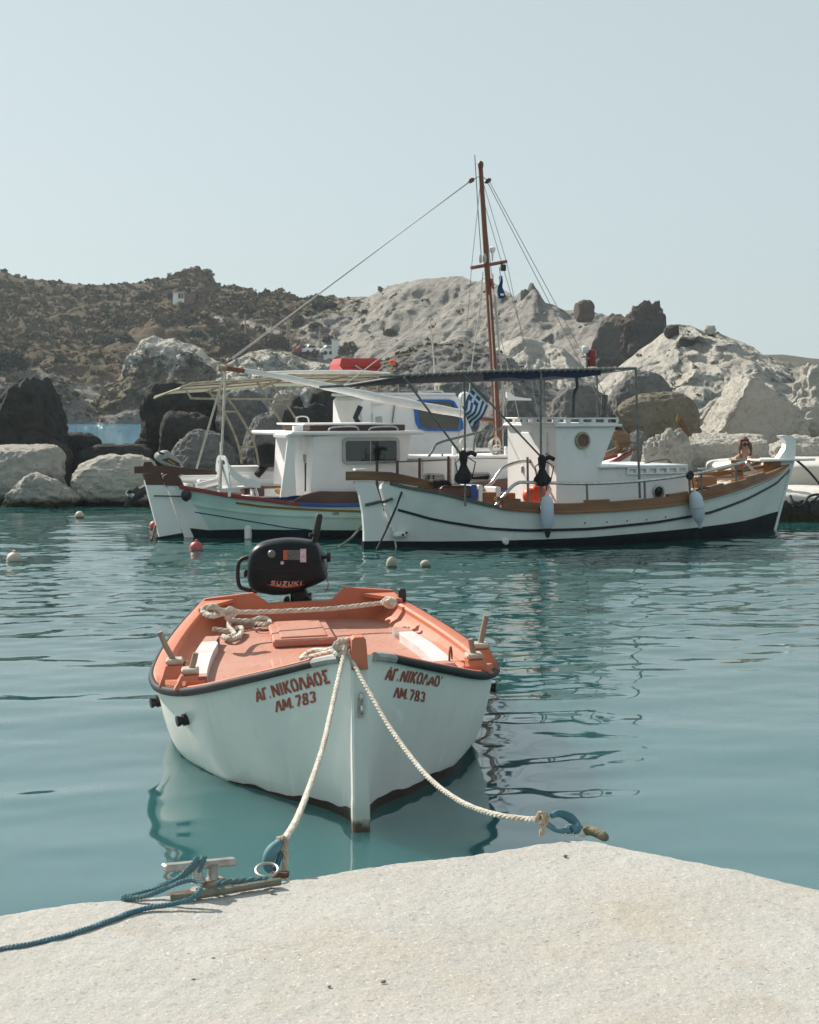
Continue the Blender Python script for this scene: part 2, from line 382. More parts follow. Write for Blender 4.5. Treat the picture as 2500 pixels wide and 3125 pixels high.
for d in np.concatenate([[30,14,6,3,1.8], np.linspace(1.55, .10, 90), np.linspace(.09, .0, 14)]):
    y = ye+eN*np.exp(-d*6)-d; q = np.stack([xs, y, xs*0], 1)
    zz = QZ+fbm(q*np.array([1.1,1.1,1]), 3, 8)*.012+fbm(q*24, 3, 9)*.002+fbm(q*70, 2, 10)*.001
    e = max(0, (.055-d)/.055); zz = zz-.05*(1-math.sqrt(max(0, 1-e*e)))*(1+.5*fbm(q*16, 2, 3))
    rows.append(np.stack([xs, y, zz], 1))
for dz in (.06,.1,.16,.25,.4,.7,1.0):
    q = np.stack([xs, ye+eN, xs*0+dz], 1); rows.append(np.stack([xs, ye+eN+fbm(q*7, 4, 2)*.02, xs*0+QZ-dz-.02], 1))
quay = mesh_np('quay', np.concatenate(rows), grid_faces(len(rows), len(xs)), QM, 'structure')

# ---- hills ---------------------------------------------------------------
def hill_mat(name, rock1, rock2, rock3, scrub1, scrub2, scrub3, sc=1.0):
    m = bpy.data.materials.new(name); m.use_nodes = True; nt = m.node_tree; bs = nt.nodes['Principled BSDF']; L = nt.links.new
    g = nd(nt, 'ShaderNodeNewGeometry'); at_ = nd(nt, 'ShaderNodeAttribute'); at_.attribute_name = 'scrub'
    def noise(s, d, r=.6, st=None):
        v = g.outputs['Position']
        if st:
            mp = nd(nt, 'ShaderNodeMapping'); mp.inputs['Scale'].default_value = st; L(v, mp.inputs[0]); v = mp.outputs[0]
        n = nd(nt, 'ShaderNodeTexNoise'); n.inputs['Scale'].default_value = s*sc; n.inputs['Detail'].default_value = d; n.inputs['Roughness'].default_value = r; L(v, n.inputs['Vector']); return n.outputs[0]
    def rg(x, a, b_, c=0, d=1):
        r = nd(nt, 'ShaderNodeMapRange'); r.inputs[1].default_value = a; r.inputs[2].default_value = b_; r.inputs[3].default_value = c; r.inputs[4].default_value = d; L(x, r.inputs[0]); return r.outputs[0]
    def mix(f, a, b_):
        x = nd(nt, 'ShaderNodeMixRGB'); L(f, x.inputs[0])
        for k, v in ((1,a),(2,b_)):
            if isinstance(v, tuple): x.inputs[k].default_value = (*v, 1)
            else: L(v, x.inputs[k])
        return x.outputs[0]
    rk = mix(rg(noise(.12, 8, .65), .40, .62), rock1, rock2); rk = mix(rg(noise(.5, 8, .7, (1,1,2.2)), .47, .68), rk, rock3)
    scb = mix(rg(noise(.30, 7, .65), .40, .60), scrub1, scrub2); scb = mix(rg(noise(.09, 6, .7), .50, .64), scb, scrub3)
    n = nd(nt, 'ShaderNodeMath', operation='ADD'); L(at_.outputs['Fac'], n.inputs[0]); L(rg(noise(.7, 7, .75), .3, .7, -.45, .45), n.inputs[1])
    L(mix(rg(n.outputs[0], .42, .58), rk, scb), bs.inputs['Base Color']); bs.inputs['Roughness'].default_value = .95; bs.inputs['Specular IOR Level'].default_value = .1
    bp = nd(nt, 'ShaderNodeBump'); bp.inputs['Strength'].default_value = 1; bp.inputs['Distance'].default_value = .9/sc; L(noise(.9, 8, .7), bp.inputs['Height']); L(bp.outputs[0], bs.inputs['Normal'])
    return m
HM = hill_mat('hill_tuff_and_scrub', (.40,.375,.335), (.30,.28,.255), (.20,.185,.17), (.135,.105,.07), (.095,.088,.052), (.17,.12,.085))
HMW = hill_mat('pale_tuff', (.60,.565,.50), (.50,.47,.42), (.34,.315,.28), (.20,.17,.12), (.13,.12,.08), (.24,.19,.13), 1.6)
HMD = hill_mat('grey_cliff_rock', (.26,.25,.235), (.20,.19,.175), (.135,.125,.115), (.11,.095,.06), (.09,.085,.05), (.15,.11,.08), 1.4)
def hillside(name, sky, Yc, Yf, zf=0, g=lambda t: t**.85, nxx=260, ntt=110, mat=None, amp=1.2, ns=.05, gull=2.0, gs=.12, scrub=lambda px,py,t: 0, back=60, seed=1, xpad=0):
    px = np.array([q[0] for q in sky], float); py = np.array([q[1] for q in sky], float)
    yc = (lambda p: np.full_like(p, float(Yc))) if np.isscalar(Yc) else (lambda p: np.interp(p, [a for a,_ in Yc], [a for _,a in Yc]))
    yf = (lambda p: np.full_like(p, float(Yf))) if np.isscalar(Yf) else (lambda p: np.interp(p, [a for a,_ in Yf], [a for _,a in Yf]))
    pp = np.linspace(px[0], px[-1], nxx); Y1 = yc(pp); Y0 = yf(pp); Z1 = H0-(np.interp(pp, px, py)-HZ)/F*Y1; X1 = (pp-1250)/F*Y1
    ts = np.concatenate([np.linspace(0, 1, ntt), 1+np.array([.04,.1,.2,.4,.7,1.0])]); rows = []; tt = []
    for t in ts:
        if t <= 1: Y = Y0+(Y1-Y0)*t; Z = zf+(Z1-zf)*g(t)
        else: Y = Y1+(t-1)*back; Z = Z1-(Z1-zf)*((t-1)**1.2)
        rows.append(np.stack([X1, Y, Z], 1)); tt.append(np.full(nxx, t))
    V = np.concatenate(rows); T = np.concatenate(tt)
    win = np.clip(np.minimum(T*5, (1-T)*6), 0, 1); win = np.where(T > 1, 0, win)
    nz = fbm(np.stack([V[:,0]*ns, V[:,1]*ns, T*0], 1), 5, seed); 
    rd = fbm(np.stack([V[:,0]*gs, V[:,1]*gs*.5, V[:,2]*gs*.45], 1), 5, seed+40, ridged=True)
    hgt = V[:,2].copy()
    V[:,2] += amp*nz*win*np.clip(hgt/12, .25, 1.3)
    V[:,1] -= gull*rd*np.clip(T*4, 0, 1)*np.clip((1.02-T)*8, .12, 1); V[:,0] += gull*.5*fbm(V*gs, 3, seed+9)*win
    small = fbm(V*gs*5, 4, seed+70); V[:,2] += small*.45*np.clip(win+.25, 0, 1)*amp/1.2; V[:,1] += fbm(V*gs*4, 4, seed+80, ridged=True)*.42*amp/1.2
    pxx = 1250+V[:,0]/V[:,1]*F; pyy = HZ+(H0-V[:,2])/V[:,1]*F
    sc_ = np.array([scrub(a, b_, c) for a, b_, c in zip(pxx, pyy, T)])
    return mesh_np(name, V, grid_faces(len(ts), nxx), mat or HM, 'structure', attr={'scrub': sc_})
SKY_A = [(-420,770),(-200,800),(0,827),(68,848),(156,858),(261,869),(344,869),(407,866),(496,850),(563,830),(600,818),(625,826),(647,835),(652,856),(683,879),(730,874),(757,879),(783,903),(814,890),(856,887),(900,905),(930,915),(1045,908),(1128,904),(1180,875),(1267,854),(1372,843),(1413,843),(1442,857),(1508,862),(1539,886),(1570,905),(1598,886),(1612,882),(1624,863),(1635,879),(1661,921),(1696,935),(1720,950),(1751,946),(1814,954),(1887,972),(1980,990),(2060,1010),(2200,1060),(2400,1120),(2600,1150)]
TRACK_A = ([(650,972),(700,976),(745,984),(800,1000),(856,1020)], 7); TRACK_B = ([(890,1064),(940,1070),(1000,1074),(1064,1082)], 6)
def scrub_a(px, py, t):
    base = np.interp(px, [-400,600,760,900,1100,1300,1500,2600], [1.0,1.0,.95,.55,.22,.08,.02,.10])
    if px < 760: base -= np.interp(py, [1140,1170,1240,1290], [0,.45,.75,.4])*np.interp(px, [60,200,640,760], [.3,1,1,.6])
    if 760 <= px < 1130 and py < 960: base += .2
    for tr, w in (TRACK_A, TRACK_B):         # pale dirt tracks worn bare
        d = abs(py-np.interp(px, [a for a,_ in tr], [b_ for _,b_ in tr]))
        if tr[0][0] < px < tr[-1][0] and d < w: base = -.8
    return float(base)
g_left = lambda t: .12*min(t*6,1)+.88*(t**1.05)
hill = hillside('hillside', SKY_A, [(-420,340),(600,330),(900,290),(1300,250),(1640,215),(2600,180)], [(-420,205),(500,205),(800,212),(1000,228),(1300,212),(1640,188),(1800,150),(2600,130)], 0, g_left, 640, 190, HM, 2.6, .06, 4.6, .085, scrub_a, 90, 3)
# white cut bank on the left slope
scr0 = lambda px, py, t: .12
bank = hillside('cut_bank', [(300,1230),(360,1160),(400,1090),(432,1038),(450,1032),(470,1024),(505,1036),(530,1032),(560,1046),(590,1052),(620,1066),(640,1092),(660,1100),(690,1112),(760,1075),(830,1064),(880,1075),(940,1100),(1010,1112),(1060,1150),(1120,1190)], 205, 193, 0, lambda t: t**.7, 300, 80, HMW, 1.2, .4, 3.6, .36, lambda px,py,t: float(np.interp(py+25*math.sin(px*.045)+12*math.sin(px*.13), [1060,1130], [.02,.72])) if px<660 else .22+.3*(t>.93), 14, 21)
low = hillside('shore_bluff', [(-300,1080),(-60,1110),(60,1125),(110,1128),(150,1135),(200,1160),(250,1215),(300,1250),(330,1262),(380,1235),(430,1220),(500,1215),(600,1200),(700,1185)], 198, 190, 0, lambda t: t**.55, 220, 60, HMD, .8, .3, 2.4, .30, lambda px,py,t: .45 if px < 210 else .25, 12, 31)
# grey cliff spur with pale weathered mound in front of the quarry face
spur = hillside('cliff_spur', [(1000,1190),(1080,1150),(1150,1108),(1220,1078),(1300,1055),(1360,1045),(1420,1042),(1470,1050),(1520,1070),(1560,1100),(1600,1130),(1680,1180),(1760,1230)], 140, 126, 0, lambda t: t**.5, 240, 80, HMD, .8, .3, 2.6, .26, lambda px,py,t: (.45 if px < 1260 else .1)+.4*(t>.94), 16, 41)
mound = hillside('pale_mound', [(1380,1200),(1440,1130),(1500,1075),(1545,1040),(1585,1026),(1620,1030),(1680,1048),(1720,1062),(1750,1090),(1800,1135),(1860,1190),(1960,1240)], 158, 146, 0, lambda t: t**.6, 200, 70, HMW, .7, .3, 2.2, .30, scr0, 14, 51)
rightm = hillside('white_headland', [(1780,1210),(1840,1160),(1900,1110),(1952,1068),(2004,1033),(2039,1002),(2067,990),(2109,992),(2147,1008),(2199,1017),(2248,1038),(2300,1061),(2324,1085),(2345,1125),(2380,1160),(2450,1200),(2600,1230)], 100, 84, 0, lambda t: t**.75, 300, 110, HMW, .7, .35, 2.3, .34, lambda px,py,t: .10, 14, 61)
ridge = hillside('far_headland', [(2150,1130),(2250,1090),(2328,1083),(2387,1082),(2440,1088),(2500,1096),(2600,1094),(2800,1110),(3100,1130)], 620, 560, 0, lambda t: t**.6, 160, 40, HMD, 2, .02, 4, .03, lambda px,py,t: .9 if t > .5 else .3, 60, 71)
# dirt track climbing the hill
def on_hill(px, py, ob=None):
    o_ = Vector((0,0,H0)); d = (P(px,py,100)-o_).normalized()
    dg = bpy.context.evaluated_depsgraph_get()
    best = None
    for h_ in ([ob] if ob else [hill, bank, spur, mound, low, rightm]):
        ok, loc, nor, _ = h_.ray_cast(o_, d)
        if ok and (best is None or loc.y < best[0].y): best = (loc.copy(), nor.copy())
    return best
bpy.context.view_layer.update()

# ---- boulders ------------------------------------------------------------
import bmesh
def ico(sub):
    bm = bmesh.new(); bmesh.ops.create_icosphere(bm, subdivisions=sub, radius=1)
    V = np.array([v.co[:] for v in bm.verts]); Fc = np.array([[v.index for v in f.verts] for f in bm.faces]); bm.free(); return V, Fc
ICO = {k: ico(k) for k in (2,3,4,5,6)}
def rock_mat(name, c1, c2, c3, bump=.02):
    m = bpy.data.materials.new(name); m.use_nodes = True; nt = m.node_tree; bs = nt.nodes['Principled BSDF']; L = nt.links.new
    tc = nd(nt, 'ShaderNodeTexCoord'); g = nd(nt, 'ShaderNodeNewGeometry')
    def noise(s, d, r=.65):
        n = nd(nt, 'ShaderNodeTexNoise'); n.inputs['Scale'].default_value = s; n.inputs['Detail'].default_value = d; n.inputs['Roughness'].default_value = r; L(tc.outputs['Object'], n.inputs['Vector']); return n.outputs[0]
    def rg(x, a, b_, c=0, d=1):
        r = nd(nt, 'ShaderNodeMapRange'); r.inputs[1].default_value = a; r.inputs[2].default_value = b_; r.inputs[3].default_value = c; r.inputs[4].default_value = d; L(x, r.inputs[0]); return r.outputs[0]
    def mix(f, a, b_):
        x = nd(nt, 'ShaderNodeMixRGB'); L(f, x.inputs[0])
        for k, v in ((1,a),(2,b_)):
            if isinstance(v, tuple): x.inputs[k].default_value = (*v, 1)
            else: L(v, x.inputs[k])
        return x.outputs[0]
    c = mix(rg(noise(2.2, 8), .38, .64), c1, c2); c = mix(rg(noise(6, 8, .75), .52, .72), c, c3)
    vo = nd(nt, 'ShaderNodeTexVoronoi'); vo.inputs['Scale'].default_value = 14; L(tc.outputs['Object'], vo.inputs['Vector'])
    c = mix(rg(vo.outputs['Distance'], .18, .08, 0, .5), c, tuple(x*.45 for x in c1))
    sz = nd(nt, 'ShaderNodeSeparateXYZ'); L(g.outputs['Position'], sz.inputs[0])
    ad = nd(nt, 'ShaderNodeMath', operation='ADD'); L(sz.outputs['Z'], ad.inputs[0]); L(rg(noise(3, 4), 0, 1, -.14, .14), ad.inputs[1])
    c = mix(rg(ad.outputs[0], .20, .08), c, (.055,.05,.032))      # weed and wet at the waterline
    L(c, bs.inputs['Base Color']); bs.inputs['Roughness'].default_value = .93; bs.inputs['Specular IOR Level'].default_value = .2
    a2 = nd(nt, 'ShaderNodeMath', operation='SUBTRACT'); L(noise(9, 8, .7), a2.inputs[0]); L(rg(vo.outputs['Distance'], .2, .0, 0, .35), a2.inputs[1])
    bp = nd(nt, 'ShaderNodeBump'); bp.inputs['Strength'].default_value = 1; bp.inputs['Distance'].default_value = bump*4.0; L(a2.outputs[0], bp.inputs['Height']); L(bp.outputs[0], bs.inputs['Normal'])
    return m
RK = {'dark': rock_mat('dark_volcanic_rock', (.055,.054,.051), (.085,.082,.077), (.036,.035,.033)),
      'grey': rock_mat('grey_volcanic_rock', (.165,.163,.158), (.235,.23,.22), (.10,.098,.095)),
      'brown': rock_mat('brown_volcanic_rock', (.20,.175,.13), (.26,.235,.19), (.13,.115,.09)),
      'light': rock_mat('light_grey_rock', (.46,.43,.385), (.55,.525,.48), (.34,.305,.255), .03),
      'white': rock_mat('white_tuff_rock', (.60,.56,.49), (.66,.63,.57), (.46,.41,.34), .04)}
BOULDERS = []
def boulder(name, px0, py0, px1, py1, Y, kind, label, depth=.8, p=2.5, rough=.10, tilt=0, cuts=0, seed=None, sub=5, base=None, grp=None, peak=None, fr=1.3, fine=.06, planes=()):
    seed = len(BOULDERS)*13+5 if seed is None else seed; r = np.random.RandomState(seed)
    V, Fc = ICO[sub]; V = V.copy()
    V /= ((np.abs(V)**p).sum(1)**(1/p))[:,None]
    d = fbm(V*fr+seed, 3, seed); V *= (1+rough*2.2*d)[:,None]
    for _ in range(cuts):
        n = r.randn(3); n /= np.linalg.norm(n); h = .62+.25*r.rand(); ex = np.clip(V@n-h, 0, None); V -= ex[:,None]*n*.92
    for n, h in planes:
        n = np.array(n, float); n /= np.linalg.norm(n); ex = np.clip(V@n-h, 0, None); V -= ex[:,None]*n*.95
    V *= (1+fine*fbm(V*6+seed, 5, seed+3, ridged=True))[:,None]
    if peak:                                # pull the top towards one side
        k = np.clip(V[:,2], 0, 1.2); V[:,0] = V[:,0]*(1-peak[1]*k)+peak[0]*k
    if tilt:
        c, s_ = math.cos(R(tilt)), math.sin(R(tilt)); V[:,0], V[:,2] = V[:,0]*c-V[:,2]*s_, V[:,0]*s_+V[:,2]*c
    lo, hi = V.min(0), V.max(0); V = (V-(lo+hi)/2)/((hi-lo)/2)
    w = (px1-px0)/F*Y/2; h = (py1-py0)/F*Y/2
    V *= np.array([w, w*depth if depth > 0 else -depth, h])
    c = P((px0+px1)/2, (py0+py1)/2, Y)
    if base is not None:                    # rests with its foot at this height
        top_ = c.z+h; V[:,2] = (V[:,2]+h)/(2*h)*(top_-base); c.z = base
    else: V[:,2] += h; c.z -= h
    ob = mesh_np(name, V, Fc, RK[kind]); ob.location = c; tag(ob, label, 'rock', grp); BOULDERS.append(ob); return ob
GL, GR = 'boulders of the breakwater on the left', 'boulders of the breakwater on the right'
B_ = boulder
B_('boulder',-120,1150,210,1500,31.5,'dark','huge dark pointed boulder at the left edge of the photo',.8,2.6,.16,0,3,7,6,-.3,GL,(.05,.45))
B_('boulder',70,1338,225,1430,31,'dark','low dark rock beside the huge pointed boulder',.9,2.4,.1,0,1,None,5,-.2,GL)
B_('boulder',150,1318,325,1380,33.5,'dark','long flat dark slab just below the strip of open sea',.5,3.4,.07,3,1,None,5,-.3,GL)
B_('boulder',208,1352,500,1440,31.4,'dark','long dark rounded slab behind the big white boulder',.4,2.6,.09,4,1,None,5,-.2,GL)
B_('boulder',385,1335,500,1400,33,'dark','small dark rock right of the strip of open sea',.6,2.6,.1,-6,1,None,5,-.2,GL)
B_('boulder',-60,1355,208,1530,29.4,'light','pale tan boulder at the left edge above the water',.75,2.3,.12,0,1,21,6,-.3,GL)
B_('boulder',15,1440,262,1545,28.6,'light','low pale jagged boulder at the waterline at far left',.7,2.3,.14,0,2,33,6,-.3,GL,(-.15,.35))
B_('boulder',220,1384,505,1532,29.0,'white','big smooth white boulder beside the tiller of the left caique',.7,2.3,.07,5,1,44,6,-.3,GL)
B_('boulder',430,1165,690,1370,33.3,'dark','big black craggy boulder under the tip of the cream canopy',.7,2.9,.13,0,3,55,6,-.3,GL)
B_('boulder',486,1252,675,1410,32.0,'dark','dark rounded boulder in front of the black craggy one',.7,3.2,.08,0,1,58,5,-.3,GL)
B_('boulder',500,1308,735,1435,30.6,'grey','grey boulder with a pale top behind the tilted outboard motor',.7,2.6,.08,0,2,62,6,-.3,GL)
B_('boulder',646,1188,830,1380,32.6,'grey','tall grey boulder under the cream canopy, behind the ladder frame',.8,2.7,.10,-12,2,66,6,-.3,GL)
B_('boulder',732,1258,895,1430,30.8,'grey','round grey boulder behind the white plastic chair',.8,2.4,.08,0,1,71,6,-.3,GL,(-.12,.2))
B_('boulder',802,1364,905,1430,29.6,'brown','small rough brown rock left of the white cabin pillar',.8,2.4,.14,0,2,73,5,-.3,GL)
B_('boulder',790,1188,945,1320,34.5,'light','pale brown boulder under the middle of the cream canopy',.7,2.6,.10,0,2,75,5,-.3,GL)
B_('boulder',872,1205,940,1260,33.6,'dark','small dark rock wedged beside the pale brown boulder',.8,2.4,.1,0,1,76,5,.6,GL)
B_('boulder',840,1228,1025,1350,32.2,'dark','dark pitted boulder above the roof of the left caique',.7,2.6,.10,0,2,77,5,-.3,GL)
B_('boulder',925,1178,1135,1320,34.4,'dark','large dark sloping boulder below the white boom',.7,2.5,.10,-8,2,78,5,-.3,GL)
B_('boulder',1005,1238,1120,1310,31.6,'dark','low dark rock just left of the tall wheelhouse',.8,2.4,.08,0,1,79,5,-.3,GL)
B_('boulder',1440,1165,1660,1350,32.3,'grey','grey rounded boulder directly behind the mast',.8,2.6,.10,-8,2,81,6,-.3,GR)
B_('boulder',1655,1172,1885,1340,32.0,'grey','square grey boulder under the navy canopy',.7,2.6,.08,4,1,82,6,-.3,GR)
B_('boulder',1835,1126,2080,1300,34.4,'grey','big smooth grey boulder at the right end of the navy canopy',.7,2.4,.06,-8,0,83,6,-.1,GR,(-.12,.12))
B_('boulder',1872,1195,2145,1335,31.8,'brown','long olive brown boulder lying tilted behind the right caique',.50,2.7,.05,9,0,84,6,.80,GR)
B_('boulder',1690,1285,1960,1420,31.4,'grey','low grey rubble rock behind the cabin of the right caique',.8,2.4,.12,0,2,85,5,-.3,GR)
B_('boulder',1880,1310,1990,1420,30.3,'grey','small shaded rock below the long olive brown boulder',.8,2.4,.12,0,2,86,5,-.3,GR)
B_('boulder',1945,1305,2120,1470,29.2,'light','rounded pale rock beside the rusty stake',.8,2.7,.11,0,2,91,6,-.2,GR,None,2.0,.10)
B_('boulder',2075,1318,2360,1480,29.8,'white','low white ledge of rock behind the sunbather',.5,4.0,.08,0,1,92,6,-.2,GR,None,2.2,.09,(((.1,-1,.1),.45),((0,-.2,1),.6)))
B_('boulder',2110,1138,2480,1490,32.6,'white','great white wall of eroded rock at the right',.55,4.5,.09,0,0,95,6,-.2,GR,(.10,.06),2.4,.11,(((.42,-.9,.08),.40),((-.80,-.12,.50),.66),((.5,.1,.85),.80)))
B_('boulder',2030,1195,2330,1480,34.5,'white','white sloping rock left of the great white wall',.6,2.4,.12,0,2,97,6,-.2,GR,(.35,.35),2.2,.10)
B_('boulder',2405,1105,2640,1330,39,'white','white ridge of rock at the right edge of the photo',.6,2.4,.14,0,2,98,6,-.2,GR,None,2.4,.11)
B_('boulder',2380,1210,2660,1440,34,'white','pale sloping rock at the right edge below the white ridge',.6,2.5,.1,0,2,99,6,-.2,GR,None,2.2,.10)
B_('boulder',2310,1325,2600,1470,30.5,'white','smooth white rock behind the stem head of the right caique',.6,2.6,.08,0,1,102,6,-.2,GR,None,1.9,.07)
# rubble core closing the gaps between the boulders
ys_ = np.linspace(-1, 1, 26); xs_ = np.linspace(-16, 14, 240); rows = []
for v in ys_:
    yy = 33.2+v*3.0+fbm(np.stack([xs_*.5, xs_*0+v, xs_*0], 1), 3, 5)*.5
    gap = 1-.75*np.exp(-((xs_+5.6)/1.5)**2)
    zz = -.6+(1.45*(1-abs(v)**1.6))*gap+.28*fbm(np.stack([xs_*1.3, yy*1.3, xs_*0], 1), 4, 8, ridged=True); rows.append(np.stack([xs_, yy, zz], 1))
mesh_np('breakwater_core', np.concatenate(rows), grid_faces(len(ys_), len(xs_)), RK['dark'], 'structure')
# rocks that crown the hills
def crag(name, px0, py0, px1, py1, Y, kind, label, **k):
    o_ = boulder(name, px0, py0, px1, py1, Y, kind, label, **k); return o_
RK['rust'] = rock_mat('rusty_weathered_rock', (.24,.19,.16), (.30,.25,.215), (.15,.125,.11), .25)
RK['crag'] = rock_mat('grey_crag_rock', (.29,.265,.235), (.35,.325,.29), (.18,.165,.15), .25)
crag('rock_outcrop',1752,914,1815,985,176,'rust','rounded brown crag on the skyline right of the mast',depth=.8,cuts=2,seed=3,rough=.12)
crag('rock_outcrop',1885,914,2035,1130,150,'rust','big brown split crag on the skyline at right',depth=.7,cuts=3,seed=14,rough=.18,p=2.6,fr=2.2,fine=.06,sub=6)
crag('rock_outcrop',1800,955,1960,1140,158,'crag','grey crag wall left of the big brown crag',depth=.6,cuts=3,seed=24,rough=.16,fr=2.0,fine=.06)
crag('rock_outcrop',1608,862,1642,935,214,'crag','thin pointed rock pinnacle on the skyline beside the mast stays',depth=.8,cuts=2,seed=31,rough=.14,peak=(0,.45))
crag('rock_outcrop',1588,882,1618,930,214,'crag','small lump of rock left of the pointed pinnacle',depth=.8,cuts=1,seed=33,rough=.14)
crag('rock_outcrop',2148,991,2186,1022,99,'white','small white rock sitting on top of the white headland',depth=.8,cuts=1,seed=37,rough=.1)
crag('rock_outcrop',2025,990,2072,1035,97,'rust','brown knob of rock near the top of the white headland',depth=.8,cuts=1,seed=39,rough=.12)
crag('rock_outcrop',600,818,652,900,331,'crag','grey crag at the very top of the left hill',depth=.8,cuts=3,seed=41,rough=.16)
# ================================================================ FOREGROUND BOAT
TH = math.asin(.131); FB = (-.20, 6.51, 0)
def hull_paint(name, c, boot, zb, zw=.03, scuff=(.62,.60,.56), zvar=.03, rough=.42, stain=(.50,.47,.36), bump=.002):
    m = bpy.data.materials.new(name); m.use_nodes = True; nt = m.node_tree; bs = nt.nodes['Principled BSDF']; L = nt.links.new
    tc = nd(nt, 'ShaderNodeTexCoord')
    def noise(s, d, st=None, r=.6):
        v = tc.outputs['Object']
        if st: mp = nd(nt, 'ShaderNodeMapping'); mp.inputs['Scale'].default_value = st; L(v, mp.inputs[0]); v = mp.outputs[0]
        n = nd(nt, 'ShaderNodeTexNoise'); n.inputs['Scale'].default_value = s; n.inputs['Detail'].default_value = d; n.inputs['Roughness'].default_value = r; L(v, n.inputs['Vector']); return n.outputs[0]
    def rg(x, a, b_, c=0, d=1):
        r = nd(nt, 'ShaderNodeMapRange'); r.inputs[1].default_value = a; r.inputs[2].default_value = b_; r.inputs[3].default_value = c; r.inputs[4].default_value = d; L(x, r.inputs[0]); return r.outputs[0]
    def mix(f, a, b_):
        x = nd(nt, 'ShaderNodeMixRGB'); L(f, x.inputs[0])
        for k, v in ((1,a),(2,b_)):
            if isinstance(v, tuple): x.inputs[k].default_value = (*v, 1)
            else: L(v, x.inputs[k])
        return x.outputs[0]
    c_ = mix(rg(noise(2.5, 6), .45, .75, 0, .6), c, scuff)
    c_ = mix(rg(noise(3.0, 8, (1.5,9,1.2), .7), .62, .72, 0, .35), c_, tuple(min(1, x*1.12) for x in c))
    c_ = mix(rg(noise(2.2, 7, (7,7,.5), .65), .57, .75, 0, .35), c_, tuple(x*y for x, y in zip(c, (.74,.70,.60))))   # dirty run marks
    wv = nd(nt, 'ShaderNodeTexWave'); wv.wave_type = 'RINGS'; wv.inputs['Scale'].default_value = .9; wv.inputs['Distortion'].default_value = 3.0; wv.inputs['Detail'].default_value = 2; L(tc.outputs['Object'], wv.inputs['Vector'])
    sf = nd(nt, 'ShaderNodeMath', operation='MULTIPLY'); L(rg(wv.outputs[0], .975, .998), sf.inputs[0]); L(rg(noise(4.0, 5), .48, .66, 0, .7), sf.inputs[1])
    c_ = mix(sf.outputs[0], c_, tuple(min(1, x*1.15+.03) for x in c))                                              # rope scuffs
    sz = nd(nt, 'ShaderNodeSeparateXYZ'); L(tc.outputs['Object'], sz.inputs[0])
    zn = nd(nt, 'ShaderNodeMath', operation='ADD'); L(sz.outputs['Z'], zn.inputs[0]); L(rg(noise(7, 6), .3, .7, -zvar, zvar), zn.inputs[1])
    c_ = mix(rg(zn.outputs[0], zb+.11, zb+.0, 0, .6), c_, stain)
    c_ = mix(rg(zn.outputs[0], zb+zw*.25, zb-zw*.25), c_, boot)
    L(c_, bs.inputs['Base Color']); bs.inputs['Roughness'].default_value = rough
    bp = nd(nt, 'ShaderNodeBump'); bp.inputs['Strength'].default_value = 1; bp.inputs['Distance'].default_value = bump; L(noise(9, 4), bp.inputs['Height']); L(bp.outputs[0], bs.inputs['Normal'])
    return m
M_hullF = hull_paint('boat_white_paint', (.89,.865,.80), (.055,.04,.028), -.4, .02, (.74,.72,.68))
M_coral = pm('coral_paint', (.56,.165,.085), (.50,.155,.085), 3.5, .6, bump=.006, bscale=9, c3=(.30,.115,.075), scale3=7, lo3=.60, hi3=.80)
M_deck = pm('faded_coral_deck', (.46,.185,.125), (.47,.25,.19), 2.6, .8, bump=.006, bscale=30, c3=(.28,.13,.092), scale3=8, lo3=.57, hi3=.8)
M_rubber = pm('black_rubber', (.006,.0065,.007), (.015,.016,.018), 8, .55, bump=.002, bscale=60, spec=.25)
M_whitewood = pm('white_painted_wood', (.66,.64,.63), (.54,.51,.49), 5, .7, bump=.004, bscale=20, c3=(.50,.36,.31), scale3=4, lo3=.6, hi3=.75)
M_oldwood = pm('weathered_grey_wood', (.36,.29,.21), (.24,.19,.135), 14, .8, bump=.006, bscale=30, stretch=(1,1,.25))
M_capwood = pm('bleached_wood', (.50,.44,.36), (.38,.33,.27), 16, .85, bump=.008, bscale=40)
M_dark = pm('dark_plastic', (.02,.02,.022), None, rough=.4)
M_steel = pm('stainless_steel', (.62,.62,.60), (.45,.44,.42), 20, .28, 1.0)
M_galv = pm('galvanised_steel', (.50,.49,.47), (.34,.31,.28), 25, .5, .85)
M_rust = pm('rusty_iron', (.16,.07,.035), (.09,.045,.03), 30, .85, bump=.003, bscale=80)
M_letter = pm('red_stencil_paint', (.38,.045,.025), (.44,.09,.055), 25, .6)
def worn_letter():
    m = bpy.data.materials.new('worn_red_stencil_paint'); m.use_nodes = True; nt = m.node_tree; bs = nt.nodes['Principled BSDF']; L = nt.links.new
    bs.inputs['Base Color'].default_value = (.36,.075,.045,1); bs.inputs['Roughness'].default_value = .6
    tc = nd(nt, 'ShaderNodeTexCoord'); n = nd(nt, 'ShaderNodeTexNoise'); n.inputs['Scale'].default_value = 16; n.inputs['Detail'].default_value = 6; L(tc.outputs['Object'], n.inputs['Vector'])
    sx = nd(nt, 'ShaderNodeSeparateXYZ'); L(tc.outputs['Object'], sx.inputs[0])
    mr = nd(nt, 'ShaderNodeMapRange'); mr.inputs[1].default_value = .12; mr.inputs[2].default_value = .62; mr.inputs[3].default_value = .28; mr.inputs[4].default_value = -.09; L(sx.outputs['X'], mr.inputs[0])
    ad = nd(nt, 'ShaderNodeMath', operation='ADD'); L(n.outputs[0], ad.inputs[0]); L(mr.outputs[0], ad.inputs[1])
    m2 = nd(nt, 'ShaderNodeMapRange'); m2.inputs[1].default_value = .48; m2.inputs[2].default_value = .56; L(ad.outputs[0], m2.inputs[0]); L(m2.outputs[0], bs.inputs['Alpha'])
    return m
M_worn = worn_letter()
